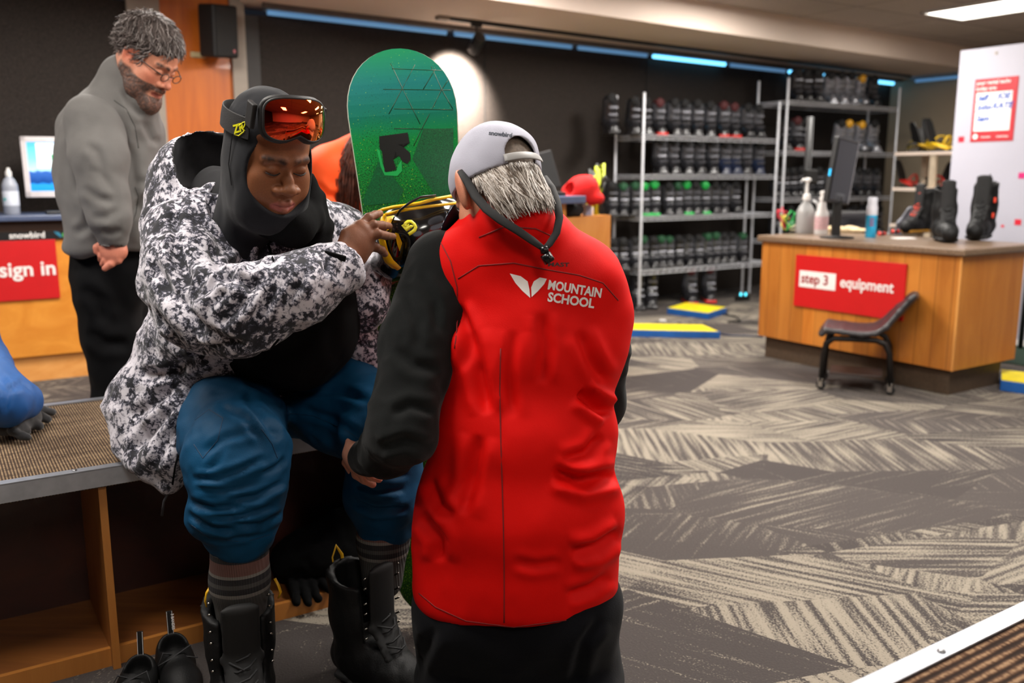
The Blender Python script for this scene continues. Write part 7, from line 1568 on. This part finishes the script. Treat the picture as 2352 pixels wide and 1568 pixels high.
# ================================================================== shoes, glove and bag on the floor
def street_shoe(label, px, py, yaw, s, txt):
    q = G(px, py, .10); o = Vector((q.x, q.y, 0)); M = rz(yaw); t = thing('street_shoe', label, 'shoe', o, 'pair of black lace shoes'); Tm = lambda p: o+M @ (Vector(p)*s)
    f = Fld((-.07, -.25, -.005), (.07, .09, .13), .004)
    f.chain([(0, -.185, .032), (.002, -.10, .042), (0, -.01, .045), (0, .035, .045)], [.034, .042, .040, .036], k=.03); f.chain([(0, -.03, .06), (0, .025, .075)], [.038, .038], k=.02); f.cap((0, .005, .08), (0, -.002, .15), .031, .036, op='sub', k=.006); f.plane((0, 0, .004), (0, 0, -1)); f.plane((0, .0, .112), (0, -.15, 1), k=.004)
    V, Q = f.mesh(); V = relax(V, Q, 1); up = to_mesh('shoe_upper', place_pts(V, M, o, s), Q, MB1, t)
    g = Fld((-.07, -.25, -.005), (.07, .1, .03), .004); g.chain([(0, -.18, .010), (.003, -.09, .010), (0, .03, .010)], [.011]*3, side=(1, 0, 0), fl=[3.9, 3.7], k=.01); V, Q = g.mesh(); to_mesh('shoe_sole', place_pts(V, M, o, s), Q, MB2, t)
    w = MB()
    for i in range(5): y = -.055-i*.018; z = .086-i*.006; w.tube([Tm((-.022, y, z-.004)), Tm((0, y-.004, z+.004)), Tm((.022, y+.006, z-.003))], .0024, 5); w.tube([Tm((.022, y, z-.004)), Tm((0, y+.003, z+.005)), Tm((-.022, y+.008, z-.003))], .0024, 5)
    w.tube([Tm((0, -.045, .09)), Tm((-.03, -.05, .105)), Tm((-.045, -.06, .08)), Tm((-.01, -.055, .09)), Tm((.035, -.045, .108)), Tm((.048, -.06, .078)), Tm((.005, -.05, .09))], .0022, 5); w.build('laces', mat('lace_dull', (40, 40, 42), .8), t, smooth=True)
    tb = MB(); tb.box(Tm((0, .043, .135)), (.015*s, .0022, .062*s), M @ frame((1, 0, 0), z=(0, .12, .99))); pt = tb.build('pull_tab', M_blk, t, bevel=.0008)
    for dx in (-.0062, .0062): w = MB(); w.box(Tm((dx, .0405, .135)), (.0009, .001, .060*s), M @ frame((1, 0, 0), z=(0, .12, .99))); w.build('white_stripe', M_wht, pt)
    fwd = M @ Vector((0, -1, 0)); place_text('lettering', txt, .0095, Tm((.0035, .0395, .160)), M @ frame((1, 0, 0), z=(0, .12, .99)) @ Vector((0, 0, -1)), M @ Vector((1, 0, 0)), M_wht, pt, bold=.02, extrude=.0002)
street_shoe('black lace-up shoe lying further right, with printed white-striped pull tab', 398, 1478, 28, 1.02, '3 BANDES')
street_shoe('black lace-up shoe nearer the bench divider, at the lower left', 314, 1528, 8, 1.0, '')
M_kg = mat('black_knit', (9, 9, 10), .95, bump=.5, bscale=400, spec=.15)
o = G(690, 1345, .055); o = Vector((o.x, o.y+.02, .052)); f = Fld((-.11, -.17, -.05), (.12, .13, .09), .004); ks = []
for (x, ex, L, dz) in ((-.038, -.046, .10, -.030), (-.012, -.012, .112, -.034), (.014, .020, .105, -.030), (.042, .060, .088, -.018)): f.chain([(x, -.01, .022), (x*.6+ex*.4, -.06, .024), (ex, -L-.01, .024+dz)], [.0155, .0145, .0125], k=.008)
f.chain([(.045, .05, .025), (.075, .02, .022), (.09, -.02, .012)], [.016, .015, .012], k=.01); f.chain([(0, .10, .03), (0, .02, .026)], [.04, .038], side=(1, 0, 0), fl=1.25, k=.02); f.plane((0, 0, -.045), (0, 0, -1)); V, Q = f.mesh(); V = fold_noise(V, vnormals(V, Q), .003, (40, 40, 40), 2)
tag(to_mesh('knit_glove', place_pts(V, rz(28), o, .95), Q, M_kg), 'black knitted glove on the bench shelf with fingers over its lip', 'glove')
o = G(745, 1300, .1); f = Fld((-.2, -.12, 0), (.2, .14, .24), .009); f.ell((0, 0, .07), (.16, .10, .09), k=.03); f.ell((.06, .02, .13), (.09, .07, .08), k=.05); f.ell((-.09, 0, .06), (.08, .08, .06), k=.05); f.plane((0, 0, .004), (0, 0, -1)); V, Q = f.mesh(); V = fold_noise(V, vnormals(V, Q), .018, (9, 9, 9), 5); V = ridged(V, vnormals(V, Q), .008, (20, 20, 20), 6)
tag(to_mesh('folded_garment', place_pts(V, rz(20), Vector((o.x, o.y+.06, .046))), Q, M_kg), 'crumpled black garment stuffed in the bench cubby behind the glove', 'clothing')
